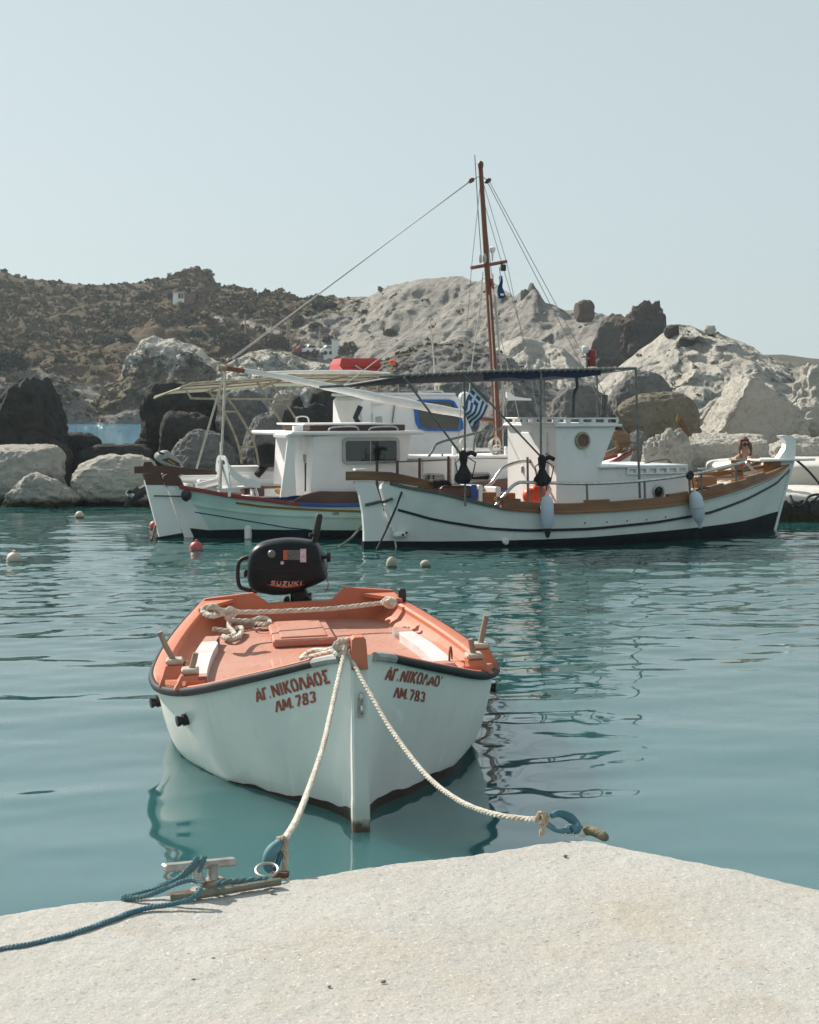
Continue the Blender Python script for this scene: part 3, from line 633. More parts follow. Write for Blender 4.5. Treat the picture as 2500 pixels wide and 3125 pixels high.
boat = thing('small_boat', 'small white open boat with coral interior and outboard motor moored in the foreground', 'boat', FB, TH)
boat.rotation_euler = (0, R(-1.8), TH)
fv = [0,.08,.15,.3,.45,.65,.85,1.0,1.35,1.8,2.4,3.0,3.5,4.0]
fbg = [.035,.09,.145,.255,.36,.49,.61,.69,.82,.885,.875,.82,.75,.66]
fzg = [.755,.738,.715,.662,.612,.550,.492,.456,.408,.385,.39,.41,.435,.47]
wv = [0,.2,.37,.65,.85,.95,1.3,1.6,2.2,3,4]; wb = [.022,.035,.10,.30,.42,.495,.635,.715,.75,.71,.57]
ev = [0,.5,1.0,1.5,2.2,4]; ee = [1.15,1.0,.70,.46,.38,.38]
def fb_g(v): return smooth_interp(v, fv, fbg)
def fb_z(v): return smooth_interp(v, fv, fzg)
def rake(v, z): return -.13*max(z, 0)/.745*max(0, 1-v/.9)**1.5
def hullF(v, z, side, off=0.0):             # point of the outer skin at length v and height z
    zg = fb_z(v); bg = fb_g(v); bw = smooth_interp(v, wv, wb); e = interp(v, ev, ee)
    if z >= 0: u = bw+(bg-bw)*(z/zg)**e
    else:
        zk = -.20; t = min(1, z/zk); u = bw*math.sqrt(max(0, 1-t**2.2))
    return Vector((side*(u+off), v+rake(v, z), z))
VS = list(np.linspace(0, 1.4, 36))+list(np.linspace(1.45, 4.0, 40))
m = MB()
for side in (-1, 1):
    rows = []
    for v in VS:
        zg = fb_z(v); r = [hullF(v, zg*(1-k/18), side) for k in range(18)]+[hullF(v, -.20*k/8, side) for k in range(0, 9)]
        rows.append(r)
    m.loft(rows)
hull = m.build('hull', M_hullF, boat, fix=True)
M_fboot = pm('weedy_red_antifouling', (.060,.030,.022), (.035,.030,.018), 9, .6, c3=(.10,.045,.045), scale3=5, lo3=.55, hi3=.75)
for side in (-1, 1):
    rows = []
    for k, v in enumerate(VS):
        zt_ = .014+.080*math.exp(-v/.40)+.006*math.sin(v*17)+.004*math.sin(v*41); rows.append([hullF(v, lerp(zt_, -.15, j/7), side, .0025) for j in range(8)])
    MB().loft(rows).build('boot_top', M_fboot, boat)
# inner shell: rail cap, side wall and sole in the coral paint
FLZ = lambda v: interp(v, [0,1.5,4], [.30,.29,.335])
m = MB(); fl = MB(); cap = MB()
VI = [v for v in VS if v >= .2]
for side in (-1, 1):
    ra = []; rb = []
    for v in VI:
        bg = fb_g(v); zg = fb_z(v); yo = v+rake(v, zg); cw = min(.065, bg*.4)
        ra.append([Vector((side*(bg+.002), yo, zg-.012)), Vector((side*(bg+.004), yo, zg+.010)), Vector((side*(bg-.006), yo, zg+.016)), Vector((side*(bg-cw), yo, zg+.015)), Vector((side*(bg-cw-.012), yo, zg+.004)), Vector((side*(bg-cw-.013), yo, zg-.02))])
        fz = FLZ(v); wi = max(.01, bg-cw-.013); wf = max(.006, min(bg-cw-.075 if v > .6 else (bg-cw)*.8, abs(hullF(v, fz-.03, 1).x)-.035))
        rb.append([Vector((side*wi, yo, zg-.02)), Vector((side*lerp(wi,wf,.45), yo, lerp(zg-.02,fz,.55))), Vector((side*lerp(wi,wf,.85), yo, fz+.025)), Vector((side*(wf-.02), yo, fz))])
    cap.loft(ra); m.loft(rb)
cap.build('gunwale_cap', M_coral, boat); inner = m.build('inner_side', M_coral, boat)
rows = []
for v in VI:
    bg = fb_g(v); cw = min(.065, bg*.4); wf = max(.006, min(bg-cw-.075 if v > .6 else (bg-cw)*.8, abs(hullF(v, FLZ(v)-.03, 1).x)-.035)-.02); yo = v+rake(v, fb_z(v))
    rows.append([Vector((lerp(-wf,wf,k/10), yo, FLZ(v)+.012*(1-abs(k/5-1)**2))) for k in range(11)])
fl.loft(rows); fl.build('sole', M_deck, boat)
# rub rail, stem, transom
for side in (-1, 1):
    pts = [hullF(v, fb_z(v)-.012, side, .012) for v in np.linspace(.16, 4.0, 70)]
    MB().tube(pts, [.016+.005*min(1, k/10) for k in range(70)], 10).build('rub_rail', M_rubber, boat)
    MB().tube([hullF(v, fb_z(v)-.010, side, .010) for v in np.linspace(.04, .17, 8)], .020, 8).build('rail_end_patch', pm('grey_patch', (.42,.42,.40), (.30,.30,.28), 12, .6), boat)
st = [(Vector((0, rake(0, z)-.03, z)), z) for z in np.linspace(-.2, .72, 24)]
rows = []
for q, z in st:
    w = .034 if z > .15 else .036; d = .05
    rows.append([q+Vector((-w*1.1, d, 0)), q+Vector((-w, .012, 0)), q+Vector((-w*.75, 0, 0)), q+Vector((w*.75, 0, 0)), q+Vector((w, .012, 0)), q+Vector((w*1.1, d, 0))])
M_stem = hull_paint('stem_white_paint', (.78,.76,.72), (.13,.07,.055), .05, .05, (.66,.62,.56), .03)
MB().loft(rows, closed=True, cap0=True, cap1=True).build('stem', M_stem, boat, smooth=False)
rows = [[Vector((sx*w, rake(0, .745)+y, z)) for sx, y in ((-1,-.035),(1,-.035),(1,.045),(-1,.045))] for z, w in ((.70,.034),(.79,.031),(.822,.028),(.832,.018))]
MB().loft(rows, closed=True, cap0=True, cap1=True).build('stem_head', M_coral, boat, smooth=False)
tz = fb_z(4.0); poly = []
tw = fb_g(4.0)
top = [(-tw,tz+.01),(-tw*.93,tz+.05),(-.30,tz+.075),(-.20,tz-.0),(.22,tz-.0),(.31,tz+.085),(tw*.95,tz+.05),(tw,tz+.01)]
bot = [(smooth_interp(4, wv, wb)*.98, 0), (.5,-.1),(.25,-.18),(-.25,-.18),(-.5,-.1),(-smooth_interp(4, wv, wb)*.98, 0)]
MB().prism([Vector((x, 3.99, z)) for x, z in top+bot], (0,.045,0)).build('transom', M_coral, boat, smooth=False)
for side in (-1, 1):                        # corner knees where the stern rope is tied
    MB().prism([Vector((side*(tw-.02), 3.98, tz+.015)), Vector((side*(tw-.24), 3.98, tz+.02)), Vector((side*(tw+.0), 3.70, tz+.0))], (0,0,.022)).build('quarter_knee', M_coral, boat, smooth=False)
# hatches on the sole and side benches
def hatch(v0, v1, u0, u1, h):
    z0 = FLZ((v0+v1)/2)+.005; mm = MB(); mm.box(((u0+u1)/2, (v0+v1)/2, z0+h/2), (u1-u0, v1-v0, h), bev=.012)
    ob = mm.build('hatch', M_deck, boat, smooth=False); MB().box(((u0+u1)/2, (v0+v1)/2, z0+h+.003), (u1-u0-.10, v1-v0-.10, .012), bev=.004).build('hatch_panel', M_deck, ob, smooth=False); return ob
hatch(2.95, 3.75, -.22, .16, .05); hatch(1.75, 2.45, -.26, .22, .045)
for side in (-1, 1):
    rows = []
    for v in np.linspace(1.95, 3.25, 16):
        w0 = fb_g(v)-.17; w1 = w0-.105*(1 if v < 3.0 else .8); z0 = .352+.02*(v-2)
        a, c_ = side*w0, side*w1
        rows.append([Vector((a, v, z0-.055)), Vector((a, v, z0)), Vector((c_, v, z0)), Vector((c_, v, z0-.055))])
    sb = MB().loft(rows, closed=True, cap0=True, cap1=True).build('side_bench', M_whitewood, boat, smooth=False)
    for i0, i1 in ((0,1),(13,15)):
        MB().loft([[q+Vector((0,0,.0015 if k in (1,2) else -.001)) for k, q in enumerate(r)] for r in rows[i0:i1+1]], closed=True, cap0=True, cap1=True).build('bench_end', M_deck, sb, smooth=False)
    MB().tube([(side*(fb_g(2.1)-.17+.02*math.cos(t)), 2.1+.085*math.cos(t*1.0), .365+.05*math.sin(t)) for t in np.linspace(0, 2*math.pi, 25)][:-1], .006, 6, closed=True).build('lashing_ring', M_rust, sb)
# thole blocks and pins
for side in (-1, 1):
    for v, hh, pl, lean in ((1.17,.06,.10,.02),(1.44,.095,.165,-.045)):
        bg = fb_g(v); zg = fb_z(v); c0 = Vector((side*(bg-.045), v+rake(v,zg), zg+.012))
        rows = [[c0+Vector((sx*w*1.0-side*.012*k, sy*l, z)) for sx, sy in ((-1,-1),(1,-1),(1,1),(-1,1))] for k, (z, w, l) in enumerate(((0,.055,.10),(hh*.55,.045,.075),(hh,.042,.055)))]
        blk = MB().loft(rows, closed=True, cap0=True, cap1=True).build('thole_block', M_coral, boat, smooth=False)
        ct = c0+Vector((-side*.024, 0, hh)); MB().box(ct+Vector((0,0,.016)), (.085,.11,.026), bev=.008).build('wooden_cap', M_capwood, blk, smooth=False)
        MB().tube([ct+Vector((0,0,.01)), ct+Vector((side*lean*-.4 if side>0 else lean*.9, -.005, pl*.55)), ct+Vector((side*lean*-.8 if side>0 else lean*1.5, -.008, pl))], [.0145,.015,.014], 10).build('thole_pin', M_oldwood, blk)
    pts = [Vector((side*(fb_g(v)-.045), v, fb_z(v)+.016)) for v in np.linspace(1.05, 1.6, 8)]
    MB().loft([[q+Vector((-.05,0,0)), q+Vector((-.045,0,.022)), q+Vector((.045,0,.022)), q+Vector((.05,0,0))] for q in pts], closed=True, cap0=True, cap1=True).build('rail_pad', M_coral, boat, smooth=False)
# black hose ends through the skin, eye bolts on the stem
for side, v, z in ((-1,1.15,.285),(-1,1.75,.27),(1,1.75,.25)):
    q = hullF(v, z, side); MB().lathe([(.028,-.01),(.03,.02),(.022,.022),(.022,.035),(.026,.037),(.026,.05),(.018,.052)], q, 12, axis=(side*.95,-.3,-.1)).build('drain_fitting', M_dark, boat)
for z in (.585,.535): 
    q = Vector((.004, rake(0, z)-.03, z)); MB().tube([q+Vector((0,-.014-.012*math.cos(t),.017*math.sin(t))) for t in np.linspace(0,2*math.pi,14)[:-1]], .0055, 6, closed=True).build('eye_bolt', M_steel, boat)
MB().box((0, rake(0,.55)-.033, .56), (.022,.006,.12)).build('eye_plate', M_galv, boat)
q = Vector((fb_g(3.85)-.02, 3.80, fb_z(3.85)+.05)); MB().box(q, (.05,.10,.09), bev=.01).build('fairlead', M_dark, boat, smooth=False)
# stencilled name on both bows: strokes laid on the skin
GL_ = {'A': [[(0,0),(.36,.86)],[(1,0),(.64,.86)],[(.30,.30),(.70,.30)],[(.40,1),(.60,1)]], 'G': [[(.08,0),(.08,1)],[(.24,.93),(.92,.93)]], '.': [[(.0,.10),(.42,.10)]],
 'N': [[(.06,0),(.06,1)],[(.94,0),(.94,1)],[(.20,.90),(.80,.10)]], 'I': [[(.5,0),(.5,1)]], 'K': [[(.08,0),(.08,1)],[(.24,.52),(.92,1)],[(.30,.50),(.95,0)]],
 'O': [[(.42,.98),(.16,.86),(.04,.5),(.16,.14),(.42,.02)],[(.58,.98),(.84,.86),(.96,.5),(.84,.14),(.58,.02)]], 'L': [[(0,0),(.40,.95)],[(1,0),(.56,.95)]],
 'S': [[(.10,.95),(.95,.95)],[(.12,.84),(.52,.52)],[(.52,.48),(.12,.16)],[(.10,.05),(.95,.05)]], 'M': [[(.04,0),(.08,1)],[(.96,0),(.92,1)],[(.20,.86),(.46,.20)],[(.80,.86),(.54,.20)]],
 '7': [[(.05,.94),(.90,.94)],[(.90,.84),(.40,0)]], '8': [[(.46,.98),(.20,.90),(.14,.74),(.24,.60),(.46,.53)],[(.54,.98),(.80,.90),(.86,.74),(.76,.60),(.54,.53)],[(.46,.47),(.16,.36),(.06,.22),(.18,.06),(.46,.02)],[(.54,.47),(.84,.36),(.94,.22),(.82,.06),(.54,.02)]],
 '3': [[(.10,.86),(.30,.97),(.55,.97)],[(.62,.96),(.88,.82),(.82,.60),(.58,.52)],[(.58,.48),(.92,.36),(.94,.18),(.66,.03)],[(.58,.02),(.28,.02),(.08,.14)]],
 'U': [[(.1,1),(.1,.2),(.3,.04),(.7,.04),(.9,.2),(.9,1)]], 'Z': [[(.05,.93),(.95,.93),(.05,.07),(.95,.07)]], 'Q': [[(.95,.90),(.15,.93),(.08,.60),(.90,.42),(.88,.08),(.05,.08)]]}
WID = {'I': .32, '.': .30, 'G': .62, 'M': 1.15, 'N': .95, 'S': .8}
def letters(text, h, sw, place, gap=.26, wd=.72):
    x = 0; out = []
    tot = sum((WID.get(c, .85)*wd+gap*wd) if c != ' ' else .4 for c in text)*h-gap*wd*h
    for c in text:
        if c == ' ': x += .4*h; continue
        w = WID.get(c, .85)*wd*h; m = MB()
        for stp in GL_[c]:
            pts = resample([Vector((x+a*w, b_*h, 0)) for a, b_ in stp], h*.12)
            L_, R_ = [], []
            for i, q in enumerate(pts):
                d = (pts[min(i+1,len(pts)-1)]-pts[max(i-1,0)]).normalized(); n_ = Vector((-d.y, d.x, 0))*sw/2
                L_.append(place(*(q+n_).xy, tot, h)); R_.append(place(*(q-n_).xy, tot, h))
            m.loft([L_, R_])
        x += w+gap*wd*h; out.append(m)
    return out
bpy.context.view_layer.update()
def project(w): return 1250+w.x/w.y*F, HZ+(H0-w.z)/w.y*F
def skin_at(px, py, side):                  # (v, z) of the skin point seen at a photo pixel
    best = None; MW = boat.matrix_world
    v0, v1, z0, z1 = .02, 1.3, .05, .75
    for it in range(5):
        best = None
        for v in np.linspace(v0, v1, 13):
            for z in np.linspace(z0, z1, 13):
                if z > fb_z(v): continue
                a, b_ = project(MW @ hullF(v, z, side)); d = (a-px)**2+(b_-py)**2
                if best is None or d < best[0]: best = (d, v, z)
        dv, dz = (v1-v0)/6, (z1-z0)/6; _, v, z = best; v0, v1, z0, z1 = max(.02, v-dv), v+dv, z-dz, z+dz
    return best[1], best[2]
def quad_place(side, bl, br, tl, tr):
    c = [skin_at(*q, side) for q in (bl, br, tl, tr)]
    def f(a, b_, tot, h):
        s_, t = a/tot, b_/h
        v = lerp(lerp(c[0][0], c[1][0], s_), lerp(c[2][0], c[3][0], s_), t); z = lerp(lerp(c[0][1], c[1][1], s_), lerp(c[2][1], c[3][1], s_), t)
        return hullF(v, z, side, .0035)
    return f
for txt, mt, args in (('AG.NIKOLAOS', M_letter, (-1,(787,2142),(1011,2083),(781,2107),(1000,2044))), ('LM.783', M_letter, (-1,(846,2174),(965,2142),(842,2140),(963,2109))),
                      ('AG.NIKOLAOS', M_worn, (1,(1174,2075),(1353,2099),(1185,2038),(1357,2067))), ('LM.783', M_worn, (1,(1201,2129),(1294,2142),(1207,2096),(1297,2113)))):
    for mb in letters(txt, .052, .0112, quad_place(*args)): mb.build('letter', mt, boat, smooth=False, fix=False)

# ---------------------------------------------------------------- outboard motor (clamped on the transom)
MY = 10.62
def mp_(px, py, dy=0): q = P(px, py, MY); return Vector((q.x, q.y+dy, q.z))
mo = mp_(905, 1855); motor = thing('outboard_motor', 'black outboard motor with upright tiller clamped on the stern of the small boat', 'outboard motor', mo)
rel = lambda px, py, dy=0: mp_(px, py, dy)-mo
M_cowl = pm('black_cowling', (.006,.007,.010), (.012,.013,.017), 12, .38, spec=.22)
M_grip = pm('black_grip', (.015,.015,.016), None, rough=.6)
ol = [(758,1722),(764,1690),(776,1670),(796,1656),(830,1647),(877,1642),(925,1645),(958,1652),(974,1664),(984,1690),(992,1725),(999,1755),(993,1768),(965,1782),(937,1793),(905,1805),(872,1812),(838,1813),(808,1808),(780,1802),(766,1790),(758,1760)]
ol = [rel(*q) for q in ol]; ol = bez(ol+[ol[0]], 4)[:-1]; cc = sum(ol, Vector())/len(ol)
def section(dy, k): return [Vector((cc.x+(q.x-cc.x)*k, dy, cc.z+(q.z-cc.z)*(k if q.z < cc.z else .55*k+.45*k*k))) for q in ol]
prof = [(-.150,.30),(-.149,.62),(-.145,.80),(-.132,.91),(-.105,.975),(-.06,1.0),(.06,1.0),(.105,.975),(.132,.91),(.145,.80),(.149,.62),(.150,.30)]
cowl = MB().loft([section(*q) for q in prof], closed=True, cap0=True, cap1=True).build('cowling', M_cowl, motor, angle=60)
seam = section(-.0, 1.0)
sm = [Vector((q.x, -.155, q.z)) for q in [rel(775,1725), rel(840,1733), rel(905,1735), rel(960,1730), rel(982,1722)]]
MB().tube(bez(sm, 6), .003, 6).build('cowl_seam', M_grip, cowl)
MB().tube(bez([rel(*q) for q in ((772,1698),(742,1705),(728,1722),(726,1760),(731,1788),(748,1798),(785,1806))], 8), .014, 10).build('carry_handle', M_grip, motor)
MB().tube([rel(958,1658,.02), rel(966,1628,.02)], .022, 10).build('tiller_stub', M_grip, motor)
MB().tube([rel(963,1632,.02), rel(966,1620,.02), rel(974,1575,.02), rel(975,1569,.02)], [.024,.0255,.0235,.016], 12).build('tiller_grip', M_grip, motor)
MB().tube([rel(960,1632,.0), rel(944,1632,-.01)], .014, 8).build('tiller_latch', M_grip, motor)
MB().tube([rel(985,1700), rel(1000,1700)], .012, 8).build('knob_shaft', M_grip, motor); MB().lathe([(.022,-.012),(.036,-.01),(.036,.012),(.022,.014)], rel(1003,1699), 14, axis=(1,0,0)).build('choke_knob', M_grip, motor)
MB().lathe([(.018,0),(.026,.006),(.028,.016),(.02,.028),(.008,.03)], rel(836,1684)+Vector((0,-.148,0)), 16, axis=(0,-1,0)).build('fuel_cap', pm('grey_plastic', (.13,.14,.16), None, rough=.4), motor)
MB().box(rel(751,1748)+Vector((0,-.03,0)), (.02,.06,.05), bev=.006).build('fuel_tap', M_grip, motor)
for (x0,y0,x1,y1), mt in (((870,1673,882,1702), pm('orange_decal', (.42,.10,.04), None, rough=.5)), ((882,1673,921,1702), pm('grey_decal', (.045,.048,.055), (.16,.16,.17), 160, .5)), ((921,1669,939,1709), pm('white_decal', (.62,.58,.62), (.45,.30,.42), 60, .5)), ((764,1702,771,1731), MATS['white_decal'])):
    a, c_ = rel(x0,y0), rel(x1,y1); k = -.1515 if x0 > 800 else -.09
    MB().box(((a.x+c_.x)/2, k, (a.z+c_.z)/2), (c_.x-a.x, .003, a.z-c_.z)).build('decal', mt, cowl, smooth=False)
MB().lathe([(.012,0),(.012,.002)], rel(867,1711)+Vector((0,-.150,0)), 14, axis=(0,-1,0)).build('decal', MATS['white_decal'], cowl)
c0 = rel(878,1771); M_brand = pm('silver_red_lettering', (.55,.36,.28), (.48,.12,.08), 30, .5)
def brand_place(a, b_, tot, h): t = a/tot-.5; return Vector((c0.x+(a-tot/2)+b_*.25, -.1535, c0.z+b_-.018+.012*(2*t)**2*.3))
for mb in letters('QUZUKI', .027, .008, brand_place, .30, 1.25): mb.build('brand_letter', M_brand, cowl, smooth=False, fix=False)
sw = [Vector((c0.x+t*.135, -.1518, c0.z-.026+.018*t*t)) for t in np.linspace(-.95, .95, 16)]
MB().loft([[q+Vector((0,0,.006*(1-abs(k/7.5-1)))) for k, q in enumerate(sw)], [q-Vector((0,0,.006*(1-abs(k/7.5-1))+.001)) for k, q in enumerate(sw)]]).build('brand_stripe', pm('red_stripe', (.50,.07,.05), None, rough=.5), cowl, smooth=False, fix=False)
leg = MB(); leg.box(rel(912,1820)+Vector((0,.03,0)), (.11,.13,.10), bev=.02); leg.build('swivel_bracket', M_grip, motor, smooth=False)
for dx in (-.075,.075):
    MB().box(rel(905,1850)+Vector((dx+.01,-.01,0)), (.035,.12,.13), bev=.012).build('clamp_arm', M_grip, motor, smooth=False)
    MB().tube([rel(905,1856)+Vector((dx,-.06,0)), rel(905,1856)+Vector((dx,-.12,0))], .009, 8).build('clamp_screw', M_steel, motor)
    MB().tube([rel(905,1856)+Vector((dx-.035,-.12,.01)), rel(905,1856)+Vector((dx+.035,-.12,-.01))], .006, 6).build('screw_handle', M_steel, motor)
MB().box(rel(900,1838)+Vector((0,-.03,0)), (.07,.05,.02)).build('brass_plate', pm('brass_worn', (.28,.17,.07), None, rough=.5, metal=.7), motor)
MB().loft([[rel(925,1815)+Vector((x*w, .13+y*d, z)) for x, y in ((-1,0),(0,-1),(1,0),(0,1))] for z, w, d in ((0,.05,.08),(-.3,.04,.09),(-.62,.03,.10),(-.80,.02,.06))], closed=True, cap0=True, cap1=True).build('drive_leg', M_cowl, motor)
MB().tube([rel(998,1715)+Vector((.012*math.cos(t*9)*min(1,t), .012*math.sin(t*9), -.21*t)) for t in np.linspace(0, 1, 70)], .0035, 5).build('kill_cord', pm('red_cord', (.30,.035,.03), None, rough=.5), motor)
# ================================================================ THE TWO CAIQUES AND THE MOTOR BOAT
class Hull:
    """double-ended wooden hull: rail table (x, half breadth, height), x from the rudder's foot"""
    def __init__(s, fr, tab, xs, xb, wl=.90, zk=-.25, e_mid=.55):
        s.fr = fr; s.x = [t[0] for t in tab]; s.b = [t[1] for t in tab]; s.z = [t[2] for t in tab]; s.xs = xs; s.xb = xb; s.wl = wl; s.zk = zk; s.em = e_mid; s.X0 = s.x[0]; s.X1 = s.x[-1]
    def rb(s, x): return max(.02, smooth_interp(x, s.x, s.b))
    def rz(s, x): return smooth_interp(x, s.x, s.z)
    def half(s, p, z):
        x = lerp(s.X0, s.X1, p); bg = s.rb(x); zg = s.rz(x); mid = 1-abs(2*p-1); k = s.wl*min(1, .45+1.6*mid)
        bw = bg*k; e = lerp(1.1, s.em, min(1, mid*2))
        if z >= 0: return bw+(bg-bw)*min(1.2, z/zg)**e
        return bw*math.sqrt(max(0, 1-min(1, z/s.zk)**2))
    def pt(s, p, z, side=-1, off=0):
        return Vector((lerp(s.xs(z), s.xb(z), p), side*(s.half(p, z)+off), z))
    def p_of(s, x, z): return min(1, max(0, (x-s.xs(z))/(s.xb(z)-s.xs(z))))
    def seen(s, px, py):                    # (p, z) of the near skin at a photo pixel
        y = 0
        for _ in range(30):
            q = s.fr.P(px, py, -y); p = s.p_of(q.x, q.z); y = .5*y+.5*s.half(p, q.z)
        return p, q.z
    def skin(s, n=64):
        m = MB()
        for side in (-1, 1):
            rows = []
            for p in np.linspace(0, 1, n):
                zg = s.rz(lerp(s.X0, s.X1, p)); rows.append([s.pt(p, zg*(1-k/14), side) for k in range(14)]+[s.pt(p, s.zk*k/6, side) for k in range(7)])
            m.loft(rows)
        return m
    def band(s, pts, w0, w1, off=.006, n=40, sides=(-1,1)):   # painted or planted strip along a line of (p, z)
        out = []
        P_ = np.linspace(pts[0][0], pts[-1][0], n); Z_ = np.interp(P_, [a for a,_ in pts], [b_ for _,b_ in pts])
        for side in sides:
            rows = [[s.pt(p, z-w0, side, .0), s.pt(p, z-w0, side, off), s.pt(p, z+w1, side, off), s.pt(p, z+w1, side, .0)] for p, z in zip(P_, Z_)]
            out.append(MB().loft(rows, closed=True, cap0=True, cap1=True))
        return out
    def wall(s, x0, x1, h0, h1, t, out=.01, n=40, dz=0, sides=(-1,1)):  # bulwark standing on the rail
        res = []
        for side in sides:
            rows = []
            for x in np.linspace(x0, x1, n):
                f = (x-x0)/(x1-x0); h = (h0+(h1-h0)*f) if not callable(h0) else h0(x); b_ = s.rb(x); z = s.rz(x)+dz; yo = side*(b_+out); yi = side*max(.01, b_+out-t)
                rows.append([Vector((x,yo,z)), Vector((x,yo+side*.004,z+h*.5)), Vector((x,yo,z+h)), Vector((x,yi,z+h)), Vector((x,yi,z))])
            res.append(MB().loft(rows, closed=True, cap0=True, cap1=True))
        return res
    def deck(s, x0, x1, dz, camber=.03, n=40, inset=.02):
        rows = []
        for x in np.linspace(x0, x1, n):
            b_ = max(.01, s.rb(x)-inset); z = s.rz(x)+dz; rows.append([Vector((x, lerp(-b_,b_,k/8), z+camber*(1-(k/4-1)**2))) for k in range(9)])
        return MB().loft(rows)
def plate(fr, px, y0, th): return MB().prism([fr.P(a, b_, y0) for a, b_ in px], (0, th, 0))
def bar(fr, px, r, n=8, sm=0):
    pts = [fr.P(*q) for q in px]; pts = bez(pts, sm) if sm else pts; return MB().tube(pts, r, n)
def disc(fr, px, py, y0, r, th, n=24, sx=1): c = fr.P(px, py, y0); return MB().lathe([(r*.96,0),(r,-.004),(r,th*.6),(r*.94,th)], c, n, axis=(0,-1,0))
M_cwhite = pm('caique_white_gloss', (.85,.85,.83), (.79,.79,.77), 3, .35, bump=.002, bscale=6, c3=(.70,.67,.60), scale3=4, lo3=.62, hi3=.85)
M_cabin = pm('cabin_white_paint', (.88,.87,.86), (.82,.81,.80), 3, .42, bump=.003, bscale=7, c3=(.70,.67,.60), scale3=6, lo3=.62, hi3=.82)
M_varn = pm('varnished_wood', (.22,.095,.035), (.15,.06,.022), 5, .38, bump=.002, bscale=30, stretch=(.35,3,3), c3=(.28,.14,.06), scale3=3)
M_tiller = pm('oiled_oak', (.20,.105,.045), (.12,.06,.026), 6, .5, bump=.003, bscale=25, stretch=(.3,3,3), c3=(.27,.15,.07), scale3=4)
M_brown = pm('brown_painted_wood', (.075,.028,.018), (.10,.04,.026), 5, .45, bump=.002, bscale=20)
M_mast = pm('mast_varnish', (.20,.065,.03), (.14,.045,.022), 6, .4, bump=.002, bscale=30, stretch=(3,3,.3))
M_navy = pm('navy_paint', (.008,.012,.028), (.014,.02,.04), 6, .4)
M_boot = pm('dark_antifouling', (.008,.014,.018), (.015,.022,.026), 5, .7, spec=.2, c3=(.03,.045,.03), scale3=8, lo3=.6, hi3=.8)
M_blue = pm('blue_paint', (.012,.065,.26), (.02,.08,.28), 6, .4)
M_bluewin = pm('bright_blue_trim', (.01,.13,.46), None, rough=.4)
M_red = pm('red_rail_paint', (.28,.032,.03), (.22,.03,.03), 8, .45, c3=(.36,.09,.08), scale3=14, lo3=.6, hi3=.8)
M_ochre = pm('ochre_paint', (.27,.155,.015), (.23,.13,.02), 8, .45)
M_alu = pm('grey_aluminium', (.40,.40,.41), (.34,.34,.35), 10, .4, .6)
M_glass = pm('dark_window_glass', (.012,.016,.014), (.03,.035,.03), 2.5, .05, spec=.6, coat=.5)
M_cream = pm('cream_canvas', (.74,.70,.60), (.66,.62,.52), 4, .8, bump=.004, bscale=12)
M_cframe = pm('tan_painted_tube', (.42,.36,.27), (.30,.24,.16), 12, .5)
M_sail = pm('white_sail_cover', (.76,.75,.72), (.66,.65,.63), 9, .75, bump=.01, bscale=18)
M_navycan = pm('navy_canvas', (.010,.018,.05), (.016,.026,.065), 6, .8, bump=.004, bscale=14)
M_greyrail = pm('weathered_grey_tube', (.20,.21,.20), (.13,.135,.13), 16, .45, .4)
M_tar = pm('tarred_grey_rail', (.06,.068,.066), (.10,.11,.105), 12, .55)
M_blackcan = pm('black_cloth', (.008,.008,.009), (.018,.018,.02), 20, .8, bump=.01, bscale=30)
M_wire = pm('stay_wire', (.26,.255,.25), None, rough=.5)
M_cord = pm('white_cord', (.55,.52,.46), (.42,.40,.35), 30, .85)
M_ropew = pm('white_rope', (.66,.62,.55), (.50,.45,.37), 22, .9, bump=.004, bscale=120)
M_ropeb = pm('weathered_blue_rope', (.075,.19,.225), (.14,.20,.19), 9, .9, bump=.004, bscale=120, c3=(.035,.15,.24), scale3=5)
M_blackrope = pm('black_rope', (.015,.016,.018), (.035,.036,.038), 30, .8)
M_fender = pm('pale_blue_vinyl', (.56,.63,.70), (.48,.55,.62), 5, .5, c3=(.42,.38,.38), scale3=3.5, lo3=.66, hi3=.78)
M_orange = pm('orange_buoy', (.75,.09,.03), None, rough=.45)
M_teak = pm('bare_deck_wood', (.46,.36,.25), (.38,.29,.20), 8, .7)
M_brass = pm('brass_rim', (.40,.34,.25), (.26,.21,.14), 20, .45, .6)

# ------------------------------------------------------------ right caique (B)
FrB = Frame((-.57, 19.75), R(28))
tabB = [(.28,.03,.81),(.48,.22,.75),(.81,.48,.68),(1.10,.64,.60),(1.41,.75,.52),(1.83,.86,.47),(2.28,.95,.44),(2.74,.99,.44),(3.26,1.01,.45),(3.77,1.0,.47),(4.22,.97,.50),(4.77,.90,.57),(5.34,.78,.66),(5.88,.59,.75),(6.38,.36,.84),(6.94,.035,.97)]
HB = Hull(FrB, tabB, lambda z: .41-.17*z, lambda z: 6.62+.33*z)
cb = thing('wooden_caique', 'white wooden caique with navy stripe, navy canopy and varnished rails, nearer of the two', 'fishing boat', FrB.l, FrB.a, 'wooden caiques in the harbour')
M_hB = hull_paint('caique_hull_white', (.79,.82,.79), (.010,.018,.022), -.2, .02, (.62,.66,.62), .02, .32, (.62,.64,.58), .001)
M_hA = hull_paint('caique_hull_mint', (.58,.75,.69), (.010,.018,.022), -.2, .02, (.44,.60,.55), .02, .32, (.45,.58,.52), .001)
HB.skin().build('hull', M_hB, cb)
bt = [HB.seen(*q) for q in ((1215,1652),(1330,1652),(1500,1650),(1790,1640),(2080,1615),(2300,1582),(2395,1568))]
bt = [(0.0, bt[0][1])]+bt[1:-1]+[(1.0, .27)]
